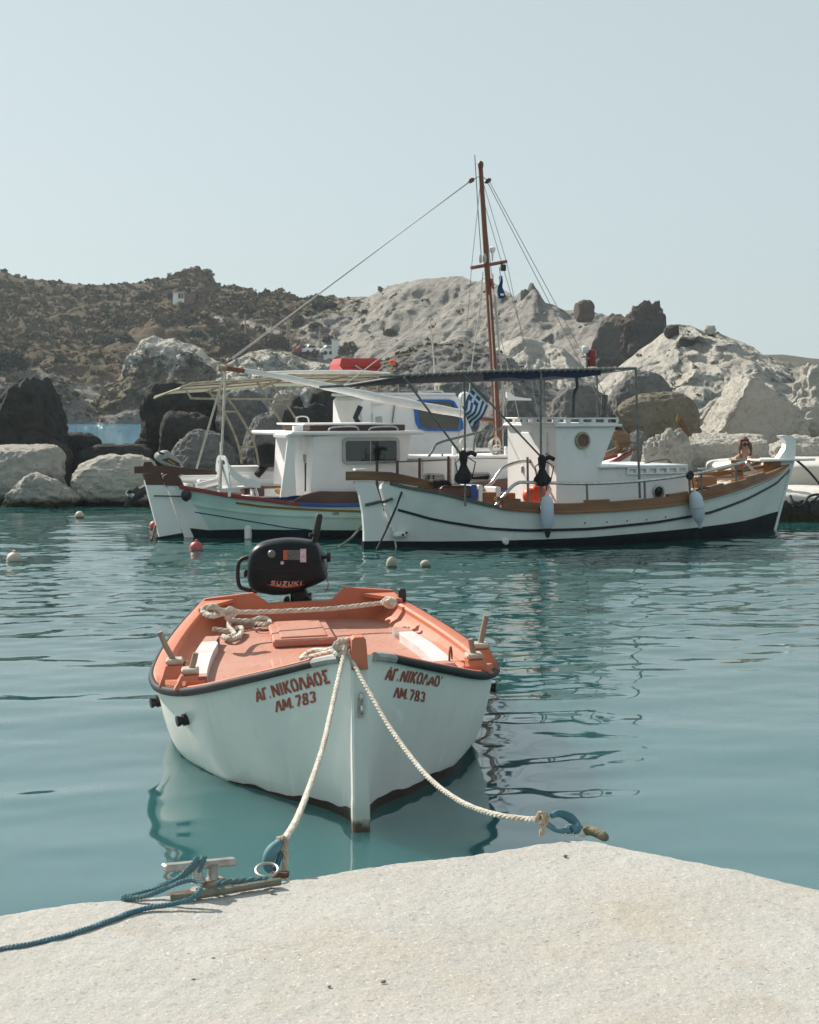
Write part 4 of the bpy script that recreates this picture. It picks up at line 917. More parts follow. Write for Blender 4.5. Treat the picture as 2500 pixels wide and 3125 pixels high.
def boot(H, bt, name='boot_top', n=60):
    for side in (-1, 1):
        rows = []
        for p in np.linspace(0, 1, n):
            z = np.interp(p, [a for a,_ in bt], [b_ for _,b_ in bt]); rows.append([H.pt(p, lerp(z, -.18, k/6), side, .005) for k in range(7)])
        yield MB().loft(rows)
for mb in boot(HB, bt): mb.build('boot_top', M_boot, cb)
stp = [HB.seen(*q) for q in ((1214,1556),(1330,1588),(1480,1612),(1600,1619),(1800,1614),(2000,1594),(2160,1566),(2280,1522),(2370,1474),(2412,1436))]
for mb in HB.band(stp, .017, .017, .018): mb.build('sheer_stripe', M_navy, cb)
for mb in HB.wall(1.55, 6.72, lambda x: .12 if x < 5.2 else lerp(.12, .035, (x-5.2)/1.52), 0, .06, .02): mb.build('bulwark', M_varn, cb)
for mb in HB.wall(1.5, 6.8, .03, .03, .05, .045, dz=-.01): mb.build('rub_strake', M_varn, cb)
for mb in HB.wall(.34, 1.5, .045, .045, .07, .03): mb.build('after_rail', M_tar, cb)
HB.deck(.5, 6.85, -.06).build('deck', M_teak, cb)
for x, l in ((1.62,.30),(2.85,.34),(4.15,.34),(4.85,.30),(5.75,.5)):
    mm = MB(); rows = []
    for xx in np.linspace(x-l/2, x+l/2, 6):
        b_ = HB.rb(xx)+.02; z = HB.rz(xx)+(.12 if xx < 5.2 else lerp(.12,.035,(xx-5.2)/1.52)); rows.append([Vector((xx,-b_-.004,z-.02)), Vector((xx,-b_-.004,z+.03)), Vector((xx,-b_+.075,z+.03)), Vector((xx,-b_+.075,z-.02))])
    mm.loft(rows, closed=True, cap0=True, cap1=True).build('rail_chock', M_varn, cb, smooth=False)
# stern: rudder, post, tiller
plate(FrB, ((1082,1469),(1144,1469),(1165,1534),(1170,1557),(1182,1578),(1197,1624),(1206,1653),(1206,1690),(1112,1690),(1112,1624),(1108,1566),(1098,1511)), -.025, .05).build('rudder', M_cwhite, cb, smooth=False)
plate(FrB, ((1110,1652),(1207,1650),(1207,1692),(1111,1692)), -.030, .06).build('rudder_foot', M_boot, cb, smooth=False)
plate(FrB, ((1164,1492),(1167,1480),(1178,1474),(1195,1473),(1205,1482),(1216,1500),(1236,1600),(1250,1690),(1212,1690),(1190,1590)), -.035, .07).build('sternpost', M_cwhite, cb, smooth=False)
MB().tube([FrB.P(1117,1541,-.05), FrB.P(1160,1531,-.05), FrB.P(1170,1532,-.07), FrB.P(1198,1522,-.10)], .020, 6).build('rudder_strap', M_tar, cb)
bar(FrB, ((1174,1540,-.05),(1203,1622,-.08)), .018).build('rudder_rod', M_cwhite, cb)
MB().box(FrB.P(1220,1632,-.12), (.17,.10,.085), bev=.03).build('stern_step', M_cwhite, cb, smooth=False)
for px, py in ((1230,1632),(1241,1626)): disc(FrB, px, py, -.175, .017, .008, 10).build('rust_bolt', M_rust, cb)
tt = [(1055,1439,1466),(1140,1438,1466),(1195,1441,1471),(1260,1455,1483),(1320,1469,1491),(1390,1481,1499),(1450,1490,1505)]
rows = [[FrB.P(x, a, -.05), FrB.P(x, b_, -.05), FrB.P(x, b_, .05), FrB.P(x, a, .05)] for x, a, b_ in tt]
MB().loft(rows, closed=True, cap0=True, cap1=True).build('tiller', M_tiller, cb, smooth=False)
MB().box(FrB.P(1098,1434, 0), (.16,.08,.03), bev=.008).build('tiller_pad', M_cwhite, cb, smooth=False)
bar(FrB, ((1445,1498,0),(1472,1494,0),(1500,1475,0),(1525,1440,0),(1546,1423,0),(1587,1409,0),(1618,1407,0)), .023, 10, 6).build('tiller_tube', M_steel, cb)
bar(FrB, ((1614,1407,0),(1640,1407,0)), .027, 10).build('tiller_grip', M_varn, cb)
# deckhouse: aft wall, sides, fiddle rail
YN = -.60; xa = FrB.P(1698, 1450, YN).x
sideP = [FrB.P(*q, YN) for q in ((1698,1552),(1698,1302),(1884,1290),(1832,1426),(1832,1552))]
hm = MB(); hm.prism(sideP, (0, 2*abs(YN), 0)); hm.build('deckhouse', M_cabin, cb, smooth=False)
zt = sideP[1].z; xr = sideP[2].x
MB().box(((xa+xr)/2, 0, zt+.012), (xr-xa+.10, 1.30, .035), bev=.01).build('deckhouse_roof', M_cabin, cb, smooth=False)
def fiddle(x0, x1, y, z0, h, n, parent, mat, th=.03, along='x'):
    mm = MB(); mk = lambda a, b_, zc, hh: mm.box(((a+b_)/2, y, zc) if along == 'x' else (y, (a+b_)/2, zc), ((b_-a), th, hh) if along == 'x' else (th, (b_-a), hh), bev=.006)
    mk(x0, x1, z0+.009, .018); mk(x0, x1, z0+h-.011, .022); w = (x1-x0)/(n*6.5+1)
    for k in range(n+1):
        c = x0+(x1-x0)*k/n; mk(max(x0, c-w), min(x1, c+w), z0+h/2, h-.03)
    return mm.build('fiddle_rail', mat, parent, smooth=False)
fiddle(xa-.02, xr, YN-.02, zt+.03, .085, 5, cb, M_cabin); fiddle(-.62, .62, xa-.03, zt+.03, .085, 5, cb, M_cabin, along='y'); fiddle(xa-.02, xr, -YN+.02, zt+.03, .085, 5, cb, M_cabin)
# door on the aft wall
dr = MB(); dr.box((xa-.012, -.08, (.5+zt)/2-.02), (.02, .62, zt-.62), bev=.006); door = dr.build('door', M_cabin, cb, smooth=False)
for z in (.75, 1.15): MB().box((xa-.02, -.40, z), (.02,.03,.07)).build('hinge', M_steel, door, smooth=False)
MB().box((xa-.03, .18, .95), (.02,.03,.10), bev=.005).build('handle', M_steel, door, smooth=False)
def porthole(fr, px, py, y0, r, parent, rim, glass, name='porthole'):
    c = fr.P(px, py, y0); o_ = [c+Vector((r*math.cos(t), 0, r*math.sin(t))) for t in np.linspace(0, 2*math.pi, 29)[:-1]]; i_ = [c+(q-c)*.74 for q in o_]
    ob = MB().ring(o_, i_, (0,-.022,0)).build(name, rim, parent); MB().prism([q+Vector((0,-.004,0)) for q in [c+(q-c)*.75 for q in o_]], (0,-.006,0)).build('pane', glass, ob, smooth=False); return ob
porthole(FrB, 1777, 1344, YN-.001, .115, cb, M_brass, pm('bronze_glass', (.20,.10,.07), (.10,.05,.04), 9, .25))
porthole(FrB, 2008, 1500, YN-.001, .095, cb, M_steel, M_glass)
tp = [FrB.P(*q, YN) for q in ((1829,1560),(1829,1428),(2090,1428),(2096,1436),(2108,1540),(2108,1560))]
MB().prism(tp, (0, 2*abs(YN), 0)).build('trunk_cabin', M_cabin, cb, smooth=False)
ft = FrB.P(1829,1440,YN); f2 = FrB.P(2092,1440,YN); zt2 = ft.z
MB().box(((ft.x+f2.x)/2, 0, FrB.P(1900,1427,YN).z+.012), (f2.x-ft.x+.03, 1.30, .03), bev=.008).build('trunk_roof', M_cabin, cb, smooth=False)
fiddle(FrB.P(1910,1440,YN).x, f2.x+.01, YN-.03, FrB.P(1910,1449,YN).z, .095, 6, cb, M_cabin)
bar(FrB, ((1960,1424,0),(1975,1412,0),(2028,1402,0),(2040,1406,0),(2060,1424,0)), .014, 8, 4).build('hatch_rail', M_greyrail, cb)
# canopy on posts
ca0 = FrB.P(1156,1150,-.85); ca1 = FrB.P(1942,1124,-.85)
zc = lambda x: np.interp(x, [ca0.x, FrB.P(1500,1133,-.85).x, ca1.x], [ca0.z, FrB.P(1500,1133,-.85).z, ca1.z])
rows = []
for x in np.linspace(ca0.x+.35, ca1.x-.25, 24):
    rows.append([Vector((x, y, zc(x)-.01-.10*((y+.85)/1.7))) for y in np.linspace(-.85, .85, 9)])
rows2 = rows+[[q+Vector((0,0,-.012)) for q in r] for r in rows[::-1]]
cp = MB(); cp.loft(rows); cp.loft([[q+Vector((0,0,-.012)) for q in r] for r in rows]); canopy = cp.build('canopy', M_navycan, cb)
for y in (-.85, .85):
    MB().tube([Vector((x, y, zc(x)-(.10 if y > 0 else 0))) for x in np.linspace(ca0.x, ca1.x, 20)], .018, 8).build('canopy_rail', M_greyrail, canopy)
    lac = MB()
    for x in np.linspace(ca0.x+.35, ca1.x-.25, 34):
        lac.tube([Vector((x+.01*math.sin(t*1.0), y+.026*math.cos(t), zc(x)-(.10 if y > 0 else 0)+.026*math.sin(t))) for t in np.linspace(0, 2*math.pi, 9)[:-1]], .004, 4, closed=True)
    lac.build('canopy_lacing', M_cord, canopy)['kind'] = 'stuff'
x0_, x1_ = FrB.P(1478,1140,-.85).x, FrB.P(1835,1130,-.85).x
MB().loft([[Vector((x,-.842,zc(x)-.015)), Vector((x,-.842,zc(x)-.095+.012*math.sin(x*9))), Vector((x,-.836,zc(x)-.095+.012*math.sin(x*9))), Vector((x,-.836,zc(x)-.015))] for x in np.linspace(x0_, x1_, 30)], closed=True, cap0=True, cap1=True).build('canopy_valance', M_navycan, canopy)
for x in (ca0.x+.35, (ca0.x+ca1.x)/2, ca1.x-.02):
    MB().tube([Vector((x, y, zc(x)-.10*((y+.85)/1.7))) for y in np.linspace(-.85, .85, 9)], .016, 8).build('canopy_hoop', M_greyrail, canopy)
for a, b_, y, r in (((1651,1128),(1651,1540),-.85,.015),((1940,1124),(1953,1520),-.85,.016),((1661,1130),(1661,1300),.85,.013),((1418,1143),(1420,1545),-.70,.013),((1822,1130),(1824,1280),.6,.014)):
    bar(FrB, ((*a,y),(*b_,y)), r).build('canopy_post', M_greyrail, cb)
bar(FrB, ((1235,1153,-.85),(1408,1388,-.80)), .014).build('canopy_strut', M_greyrail, cb)
bar(FrB, ((1406,1134,-.85),(1653,1396,-.82)), .013).build('canopy_strut', M_greyrail, cb)
bar(FrB, ((1756,1135,0),(1762,1180,0),(1752,1205,0),(1750,1275,0)), .022, 8, 4).build('exhaust_pipe', M_tar, cb)
bar(FrB, ((1846,1205,.2),(1842,1280,.2)), .045).build('vent_pipe', M_tar, cb)
bar(FrB, ((1752,1206,.1),(1846,1206,.2)), .010).build('pipe_brace', M_greyrail, cb)
# lights on a short pole
bar(FrB, ((1792,1122,-.3),(1791,1062,-.3)), .014).build('light_pole', M_greyrail, cb)
MB().lathe([(.03,0),(.045,.02),(.045,.085),(.03,.10)], FrB.P(1787,1078,-.3), 12).build('masthead_light', M_cwhite, cb)
for y0 in (1082,1108): MB().lathe([(.045,-.055),(.06,-.05),(.06,.05),(.045,.055)], FrB.P(1806,y0-2,-.3), 12).build('red_lantern', pm('red_lantern_glass', (.55,.02,.015), (.05,.01,.01), 3, .3), cb)
bar(FrB, ((1775,1090,-.3),(1792,1088,-.3)), .008).build('light_bracket', M_tar, cb)
# side rail
rail = [(1512,1545),(1532,1520),(1560,1488),(1581,1474),(1610,1472),(1790,1476),(1952,1468),(2103,1449),(2200,1428),(2271,1410)]
def near(px, py, d=-.03): p, z = HB.seen(px, py); return None
pts = []
for px, py in rail:
    x = FrB.P(px, py, -.85).x
    for _ in range(8): x = FrB.P(px, py, -(HB.rb(x)-.03)).x
    pts.append(FrB.P(px, py, -(HB.rb(x)-.03)))
MB().tube(bez(pts, 5), .021, 10).build('side_rail', M_steel, cb)
def stanch(px, y0, y1, r=.015, mat=None, d=.03):
    x = FrB.P(px, y0, -.85).x
    for _ in range(8): x = FrB.P(px, y0, -(HB.rb(x)-d)).x
    y = -(HB.rb(x)-d); MB().tube([FrB.P(px, y0, y), FrB.P(px+2, y1, y)], r, 8).build('stanchion', mat or M_greyrail, cb)
for px, y0, y1 in ((1610,1395,1528),(1791,1476,1532),(1967,1468,1525),(2104,1449,1505),(2140,1435,1500),(2245,1412,1470)): stanch(px, y0, y1)
MB().tube([FrB.P(2276,1410,-.45), FrB.P(2331,1470,-.36)], .018, 8).build('rail_brace', M_steel, cb)
MB().box(FrB.P(2140,1430,-.8), (.16,.05,.02)).build('rail_cleat', M_steel, cb)
# bow furniture
plate(FrB, ((2382,1330),(2400,1328),(2420,1331),(2430,1345),(2429,1372),(2426,1398),(2412,1430),(2376,1432),(2378,1398),(2390,1382),(2398,1368),(2400,1352),(2394,1340)), -.05, .10).build('stem_head', M_cwhite, cb, smooth=False)
rows = [[HB.pt(1.0, z, -1, .02)+Vector((.0,0,0)), HB.pt(1.0, z, -1, .02)+Vector((.07,.03,0)), HB.pt(1.0, z, 1, .02)+Vector((.07,-.03,0)), HB.pt(1.0, z, 1, .02)] for z in np.linspace(-.2, 1.0, 12)]
MB().loft(rows, closed=True, cap0=True, cap1=True).build('stem', M_hB, cb, smooth=False)
q0 = FrB.P(2385,1403,0); MB().box(q0, (1.05,.30,.035), bev=.01).build('bow_plank', M_cwhite, cb, smooth=False)
for px, py, h, w in ((2250,1472,.36,.14),(2357,1445,.17,.20)):
    c = FrB.P(px, py, -.05); MB().box(c+Vector((0,0,h/2)), (w,w*.9,h), bev=.012).build('mooring_bitt', M_varn, cb, smooth=False)
MB().box(FrB.P(2250,1402,-.05), (.19,.17,.03), bev=.01).build('bitt_cap', M_capwood, cb, smooth=False)
MB().tube([FrB.P(2245,1437,-.05)+Vector((.09*math.cos(t),.085*math.sin(t),0)) for t in np.linspace(0,2*math.pi,14)[:-1]], .014, 6, closed=True).build('bitt_band', M_blackrope, cb)
for y in (-.32,.32):
    MB().tube([FrB.P(2120,1462,y), FrB.P(2330,1455,y*.4)], .03, 4).build('deck_coaming', M_varn, cb)
MB().box(FrB.P(2140,1470,-.2)+Vector((0,.1,0)), (.35,.5,.16), bev=.02).build('foredeck_box', M_varn, cb, smooth=False)
MB().box(FrB.P(2200,1478,.0), (.7,.7,.05), bev=.02).build('foredeck_hatch', M_cabin, cb, smooth=False)
MB().tube([FrB.P(2190,1436,.1), FrB.P(2310,1400,.1)], .022, 8).build('stowed_boathook', M_varn, cb)
MB().tube([FrB.P(2240,1442,.15), FrB.P(2330,1404,.15)], .03, 8).build('stowed_oar', M_greyrail, cb)
for px, py in ((1785,1596),(1852,1593),(1914,1590),(1973,1586),(2031,1578),(2188,1548),(2236,1538)):
    p, z = HB.seen(px, py); q = HB.pt(p, z, -1, 0); MB().lathe([(.011,0),(.011,.006)], q, 8, axis=(0,-1,0)).build('scupper', M_dark if px < 2100 else M_steel, cb)
p, z = HB.seen(1540,1652); q = HB.pt(p, z, -1, 0); MB().lathe([(.034,-.01),(.04,.04),(.03,.05),(.02,.05)], q, 14, axis=(.1,-1,-.1)).build('exhaust_outlet', M_cwhite, cb)
# cockpit clutter
MB().box(FrB.P(1380,1500,-.1), (.5,.35,.16), bev=.03).build('cockpit_locker', M_brown, cb, smooth=False)
for k, (px, py, w, h, mt) in enumerate(((1430,1502,.09,.20,M_blue),(1450,1505,.06,.22,M_cwhite),(1503,1508,.08,.20,M_cwhite),(1478,1520,.20,.16,M_varn),(1530,1520,.26,.14,M_varn))):
    MB().box(FrB.P(px, py, -.15), (w,.3,h), bev=.01).build('cockpit_seat', mt, cb, smooth=False)
for px, py, r in ((1352,1488,.12),(1330,1490,.10)):
    MB().tube([FrB.P(px, py, -.05)+Vector((r*math.cos(t)*.6, r*math.sin(t), .09*math.sin(t*.5))) for t in np.linspace(0, 2*math.pi, 18)[:-1]], .03, 6, closed=True).build('black_hose_coil', M_blackcan, cb)

# ------------------------------------------------------------ left caique (A)
FrA = Frame((-3.35, 21.3), R(25))
tabA = [(.12,.03,.73),(.30,.10,.69),(.51,.22,.65),(.80,.46,.59),(1.19,.67,.54),(1.61,.82,.48),(2.03,.95,.46),(2.48,1.01,.46),(3.2,1.08,.48),(4.0,1.08,.54),(4.8,1.02,.60),(5.6,.86,.70),(6.4,.60,.83),(7.0,.33,.96),(7.5,.035,1.10)]
HA = Hull(FrA, tabA, lambda z: .30-.26*z, lambda z: 7.1+.38*z)
ca = thing('wooden_caique', 'pale mint wooden caique with red rail, white cabin and tall brown mast, behind the other', 'fishing boat', FrA.l, FrA.a, 'wooden caiques in the harbour')
HA.skin().build('hull', M_hA, ca)
m_ = []
for side in (-1, 1):                         # after end of the hull painted white
    rows = []
    for z in np.linspace(.02, .66, 14):
        pb = HA.p_of(np.interp(z, [.13,.55,.66], [.62,.36,.28]), z); rows.append([HA.pt(pb*k/8, z, side, .004) for k in range(9)])
    MB().loft(rows).build('white_stern_panel', M_cwhite, ca)
bta = [(0,.15)]+[HA.seen(*q) for q in ((640,1618),(744,1615),(953,1617),(1100,1618))]+[(1,.25)]
for mb in boot(HA, bta): mb.build('boot_top', M_boot, ca)
for mb in HA.band([HA.seen(*q) for q in ((595,1563),(700,1580),(800,1597),(880,1611),(945,1617))], .008, .008, .008): mb.build('waterline_stripe', pm('teal_blue_line', (.01,.10,.17), None, rough=.4), ca)
for mb in HA.band([HA.seen(*q) for q in ((720,1535),(800,1546),(900,1553),(1000,1558),(1110,1561))]+[(.9,.62)], .014, .016, .012): mb.build('ochre_stripe', M_ochre, ca)
for mb in HA.band([HA.seen(*q) for q in ((590,1541),(700,1558),(800,1569),(900,1574),(1000,1577),(1110,1578))]+[(.95,.60)], .012, .012, .022): mb.build('rubbing_moulding', M_hA, ca)
def arail(x): return .0
for x0, x1, mt, nm in ((.22,1.66,M_red,'rail'),(1.66,5.9,M_blue,'rail_strake'),(5.9,7.45,M_red,'bow_rail')):
    for mb in HA.wall(x0, x1, .055, .055, .10, .035, dz=-.03): mb.build(nm, mt, ca)
for mb in HA.wall(1.60, 6.2, lambda x: np.interp(x, [1.60,1.72,1.9,2.4,6.2], [.02,.10,.165,.155,.16]), 0, .05, .0, dz=.02): mb.build('bulwark', M_brown, ca)
HA.deck(.35, 7.3, -.05).build('deck', M_cabin, ca)
plate(FrA, ((442,1466),(500,1466),(561,1640),(563,1665),(492,1665),(489,1646)), -.03, .06).build('rudder', M_cwhite, ca, smooth=False)
plate(FrA, ((437,1446),(492,1444),(501,1480),(447,1480)), -.035, .07).build('rudder_head', M_brown, ca, smooth=False)
plate(FrA, ((478,1640),(640,1612),(640,1665),(489,1665)), -.036, .072).build('rudder_foot', M_boot, ca, smooth=False)
plate(FrA, ((506,1470),(540,1480),(572,1530),(640,1616),(660,1665),(568,1665),(563,1640)), -.045, .09).build('sternpost', M_cwhite, ca, smooth=False)
plate(FrA, ((500,1468),(502,1453),(516,1447),(535,1448),(552,1460),(562,1482),(506,1482)), -.06, .12).build('sternpost_head', M_brown, ca, smooth=False)
rows = [[FrA.P(x, a, -.05), FrA.P(x, b_, -.05), FrA.P(x, b_, .05), FrA.P(x, a, .05)] for x, a, b_ in ((410,1424,1445),(450,1422,1444),(510,1421,1444),(560,1428,1448),(620,1434,1449),(690,1437,1448))]
MB().loft(rows, closed=True, cap0=True, cap1=True).build('tiller', M_brown, ca, smooth=False)
plate(FrA, ((436,1424),(440,1410),(462,1409),(470,1422)), -.04, .08).build('tiller_cap', M_brown, ca, smooth=False)
MB().lathe([(.02,-.03),(.07,-.02),(.085,.02),(.06,.06),(.02,.07)], FrA.P(566,1512,-.20), 14, axis=(.6,-.8,0)).build('stern_bumper', M_dark, ca)
bar(FrA, ((470,1513,-.05),(560,1515,-.12)), .010).build('bumper_strap', M_tar, ca)
p, z = HA.seen(756,1622); MB().box(HA.pt(p, z, -1, .02)+Vector((0,0,-.02)), (.10,.08,.20), bev=.03).build('exhaust_outlet', M_cwhite, ca, smooth=False)
p, z = HA.seen(1024,1567); MB().box(HA.pt(p, z, -1, .015), (.09,.02,.03), bev=.008).build('hull_vent', M_brass, ca, smooth=False)
# boom crutch, boom, mast and rigging
top_ = FrA.P(688,1125,0); 
for q in (FrA.P(600,1430,.35), FrA.P(672,1490,-.45)):
    MB().tube([top_+Vector((0,0,-.02)), q], .017, 8).build('boom_crutch_leg', pm('bleached_pole', (.55,.51,.44), (.42,.38,.31), 14, .6), ca)
MB().tube([FrA.P(676,1350,-.25), FrA.P(672,1495,-.45)], .022, 8).build('crutch_clamp', M_steel, ca)
bar(FrA, ((664,1123,0),(690,1125,0)), .04, 8).build('boom_end_cap', M_brass, ca)
bar(FrA, ((670,1124,0),(700,1125,0),(745,1132,0)), .035, 8).build('boom_end', M_mast, ca)
bp_ = [FrA.P(*q) for q in ((742,1130,0),(850,1148,0),(1000,1180,0),(1150,1213,0),(1300,1242,0),(1412,1262,0))]
MB().tube(resample(bp_, .15), [.030+.035*math.sin(min(1, k/18)*math.pi*.5)+.005*math.sin(k*1.7) for k in range(len(resample(bp_, .15)))], 10).build('furled_sail', M_sail, ca)
bar(FrA, ((1405,1262,0),(1465,1278,0),(1520,1284,0)), .034, 8).build('boom', M_mast, ca)
mb0 = FrA.P(1524,1392,0); mt0 = FrA.P(1467,512,0); d_ = mt0-mb0; mpt = lambda t: mb0+d_*t
MB().tube([mpt(t) for t in np.linspace(-.05, 1, 14)], [lerp(.062,.034,k/13) for k in range(14)], 14).build('mast', M_mast, ca)
MB().lathe([(.03,-.03),(.038,0),(.045,.04),(.042,.075),(.02,.10)], mt0, 12).build('mast_truck', M_mast, ca)
ml = lambda py: mpt((1392-py)/(1392-512))
sp0, sp1 = FrA.P(1437,818,0), FrA.P(1547,798,0); MB().tube([sp0, sp1], .026, 4).build('spreader', pm('faded_red_wood', (.30,.10,.085), (.24,.08,.07), 9, .6), ca)
MB().box(FrA.P(1536,817,-.02), (.08,.06,.10), bev=.012).build('deck_lamp', M_dark, ca, smooth=False)
MB().lathe([(.014,0),(.014,.11),(.03,.13),(.045,.16),(.045,.20),(.02,.22)], FrA.P(1503,797,0), 12).build('gps_antenna', M_cwhite, ca)
MB().lathe([(.012,0),(.03,.03),(.03,.10),(.015,.14)], FrA.P(1479,803,-.05), 10).build('insulator', M_cord, ca)
MB().lathe([(.012,0),(.022,.03),(.022,.08),(.012,.12)], FrA.P(1466,803,-.05), 10).build('insulator', M_cord, ca)
bar(FrA, ((1470,800,-.02),(1459,640,-.02),(1449,473,-.02)), .007, 6).build('whip_antenna', M_wire, ca)
def wire(a, b_, r=.006, mat=None, nm='stay'): MB().tube([a, b_], r, 5).build(nm, mat or M_wire, ca)
hd = ml(535)
b1 = FrA.P(1438,551,0); b2 = FrA.P(1489,552,0)
wire(hd, b1); wire(hd, b2)
for c in (b1, b2): MB().lathe([(.012,-.06),(.034,-.03),(.034,.03),(.012,.06)], c, 10, axis=(1,0,.6)).build('block', M_brown, ca)
for dy in (-.03, .03):
    wire(b1+Vector((0,dy,0)), FrA.P(692+ (8 if dy>0 else 0),1104,dy*3), .0055)
    wire(b2+Vector((0,dy,0)), FrA.P(1900,1330,0)+Vector((dy,dy*6,.0)), .0055)
MB().lathe([(.01,-.05),(.03,-.02),(.03,.02),(.01,.05)], FrA.P(700,1098,0), 10, axis=(1,0,.6)).build('block', M_brown, ca)
wire(hd, FrA.P(1548,806,0), .0045); wire(FrA.P(1548,806,0), FrA.P(1660,1350,-.8), .0045)
wire(hd, FrA.P(1440,808,0), .0045); wire(FrA.P(1440,808,0), FrA.P(1395,1395,-.85), .0045)
wire(hd, FrA.P(1478,808,.1), .0045); wire(ml(840), FrA.P(1052,1175,-.4), .008, M_cord, 'topping_lift')
wire(hd, FrA.P(1560,1395,.9), .005); wire(ml(600), FrA.P(1700,1380,.7), .005); wire(ml(850), FrA.P(1610,1390,.8), .005, M_cord)
for pts_ in (((1474,830,-.03),(1462,960,-.12),(1445,1080,-.2),(1432,1200,-.2),(1420,1330,-.2)),((1504,835,-.03),(1512,960,-.1),(1522,1060,-.12),(1535,1180,-.12),(1538,1300,-.12)),((1493,900,-.06),(1505,1100,-.08),(1516,1380,-.08)),((1511,900,-.06),(1530,1150,-.08),(1536,1385,-.08))):
    bar(FrA, pts_, .008, 6, 6).build('halyard', M_cord, ca)
MB().tube([ml(850)+Vector((.02,-.05,0)), ml(880)+Vector((.05,-.06,0))], .02, 5).build('red_rag', pm('faded_red_cloth', (.36,.06,.06), None, rough=.8), ca)
for k in range(3): MB().tube([mpt(.01+.012*k)+Vector((.075*math.cos(t), .075*math.sin(t), .02*math.sin(t*2))) for t in np.linspace(0, 2*math.pi, 13)[:-1]], .014, 5, closed=True).build('mast_lashing', M_cord, ca)
for px in (1418, 1512):                      # coils hung on the pin rail
    for k in range(5):
        c = FrA.P(px, 1362, -.28); MB().tube([c+Vector((.075*math.cos(t)*(1+.08*k), -.02+.012*k, .14*math.sin(t)*(1-.06*k))) for t in np.linspace(0, 2*math.pi, 15)[:-1]], .011, 5, closed=True).build('rope_coil', M_cord, ca)
MB().box(FrA.P(1470,1372,-.25), (.62,.05,.05), bev=.01).build('pin_rail', M_cabin, ca, smooth=False)
for px in (1385,1545): MB().box(FrA.P(px,1385,-.25), (.05,.05,.22), bev=.01).build('pin_rail_post', M_cabin, ca, smooth=False)
# trunk cabin forward with oblong portlights
YA = -.62
tpa = [FrA.P(*q, YA) for q in ((1200,1530),(1210,1408),(1300,1400),(1620,1400),(1640,1412),(1660,1530))]
MB().prism(tpa, (0, 2*abs(YA), 0)).build('trunk_cabin', M_cabin, ca, smooth=False)
MB().box((FrA.P(1425,1400,YA).x, 0, FrA.P(1425,1397,YA).z+.008), (FrA.P(1640,1400,YA).x-FrA.P(1210,1400,YA).x+.06, 1.30, .035), bev=.012).build('trunk_roof', M_cabin, ca, smooth=False)
def portlight(fr, px, py, w, h, y0, parent, rim, glass, name='portlight', rr=None, n=8):
    c = fr.P(px, py, y0); rr = rr or h/2
    def rrect(w, h, r):
        o_ = []
        for cx, cz, a0 in ((w/2-r,h/2-r,0),(-w/2+r,h/2-r,90),(-w/2+r,-h/2+r,180),(w/2-r,-h/2+r,270)):
            for k in range(n): t = R(a0+90*k/(n-1)); o_.append(c+Vector((cx+r*math.cos(t), 0, cz+r*math.sin(t))))
        return o_
    fw = min(w,h)*.10+.008; ob = MB().ring(rrect(w,h,rr), rrect(w-2*fw,h-2*fw,max(.01,rr-fw)), (0,-.02,0)).build(name, rim, parent)
    MB().prism([q+Vector((0,-.003,0)) for q in rrect(w-2*fw+.004,h-2*fw+.004,max(.01,rr-fw))], (0,-.006,0)).build('pane', glass, ob, smooth=False); return ob
portlight(FrA, 1324, 1458, .34, .13, YA-.001, ca, M_alu, M_glass); portlight(FrA, 1464, 1454, .34, .125, YA-.001, ca, M_alu, M_glass)
# wheelhouse
YW = -.74
ws = [FrA.P(*q, YW) for q in ((948,1510),(957,1332),(1258,1318),(1225,1510))]
wh = MB(); wh.prism(ws, (0, 2*abs(YW), 0)); wh.build('wheelhouse', M_cabin, ca, smooth=False)
zr = FrA.P(1100,1326,YW).z
MB().box(((ws[1].x+ws[2].x)/2-.10, 0, zr+.02), (ws[2].x-ws[1].x+.50, 1.66, .055), bev=.02).build('wheelhouse_roof', M_cabin, ca, smooth=False)
cx0, cx1 = FrA.P(945,1300,-.5).x, FrA.P(1235,1300,-.5).x
MB().box(((cx0+cx1)/2, 0, zr+.09), (cx1-cx0, 1.05, .085), bev=.01).build('roof_coaming', M_brown, ca, smooth=False)
MB().box(((cx0+cx1)/2-.15, 0, zr+.142), (cx1-cx0-.1, 1.10, .025), bev=.008).build('sliding_hatch', M_cabin, ca, smooth=False)
MB().tube(bez([Vector((cx0-.05, -.1, zr+.15)), Vector((cx0-.02,-.1,zr+.24)), Vector((cx0+.12,-.1,zr+.24)), Vector((cx0+.15,-.1,zr+.15))], 5), .012, 6).build('hatch_handle', M_steel, ca)
for a, b_ in ((1002,1095),(1125,1215)):
    q0, q1 = FrA.P(a,1318,-.66), FrA.P(b_,1315,-.66); MB().tube(bez([q0, q0+Vector((.06,0,.06)), q1+Vector((-.06,0,.06)), q1], 6), .012, 8).build('grab_rail', M_steel, ca)
portlight(FrA, 1132, 1376, .86, .37, YW-.001, ca, M_alu, M_glass, 'window', .07)
MB().box(FrA.P(1131,1376,YW-.012), (.012,.008,.30)).build('window_bar', M_alu, ca, smooth=False)
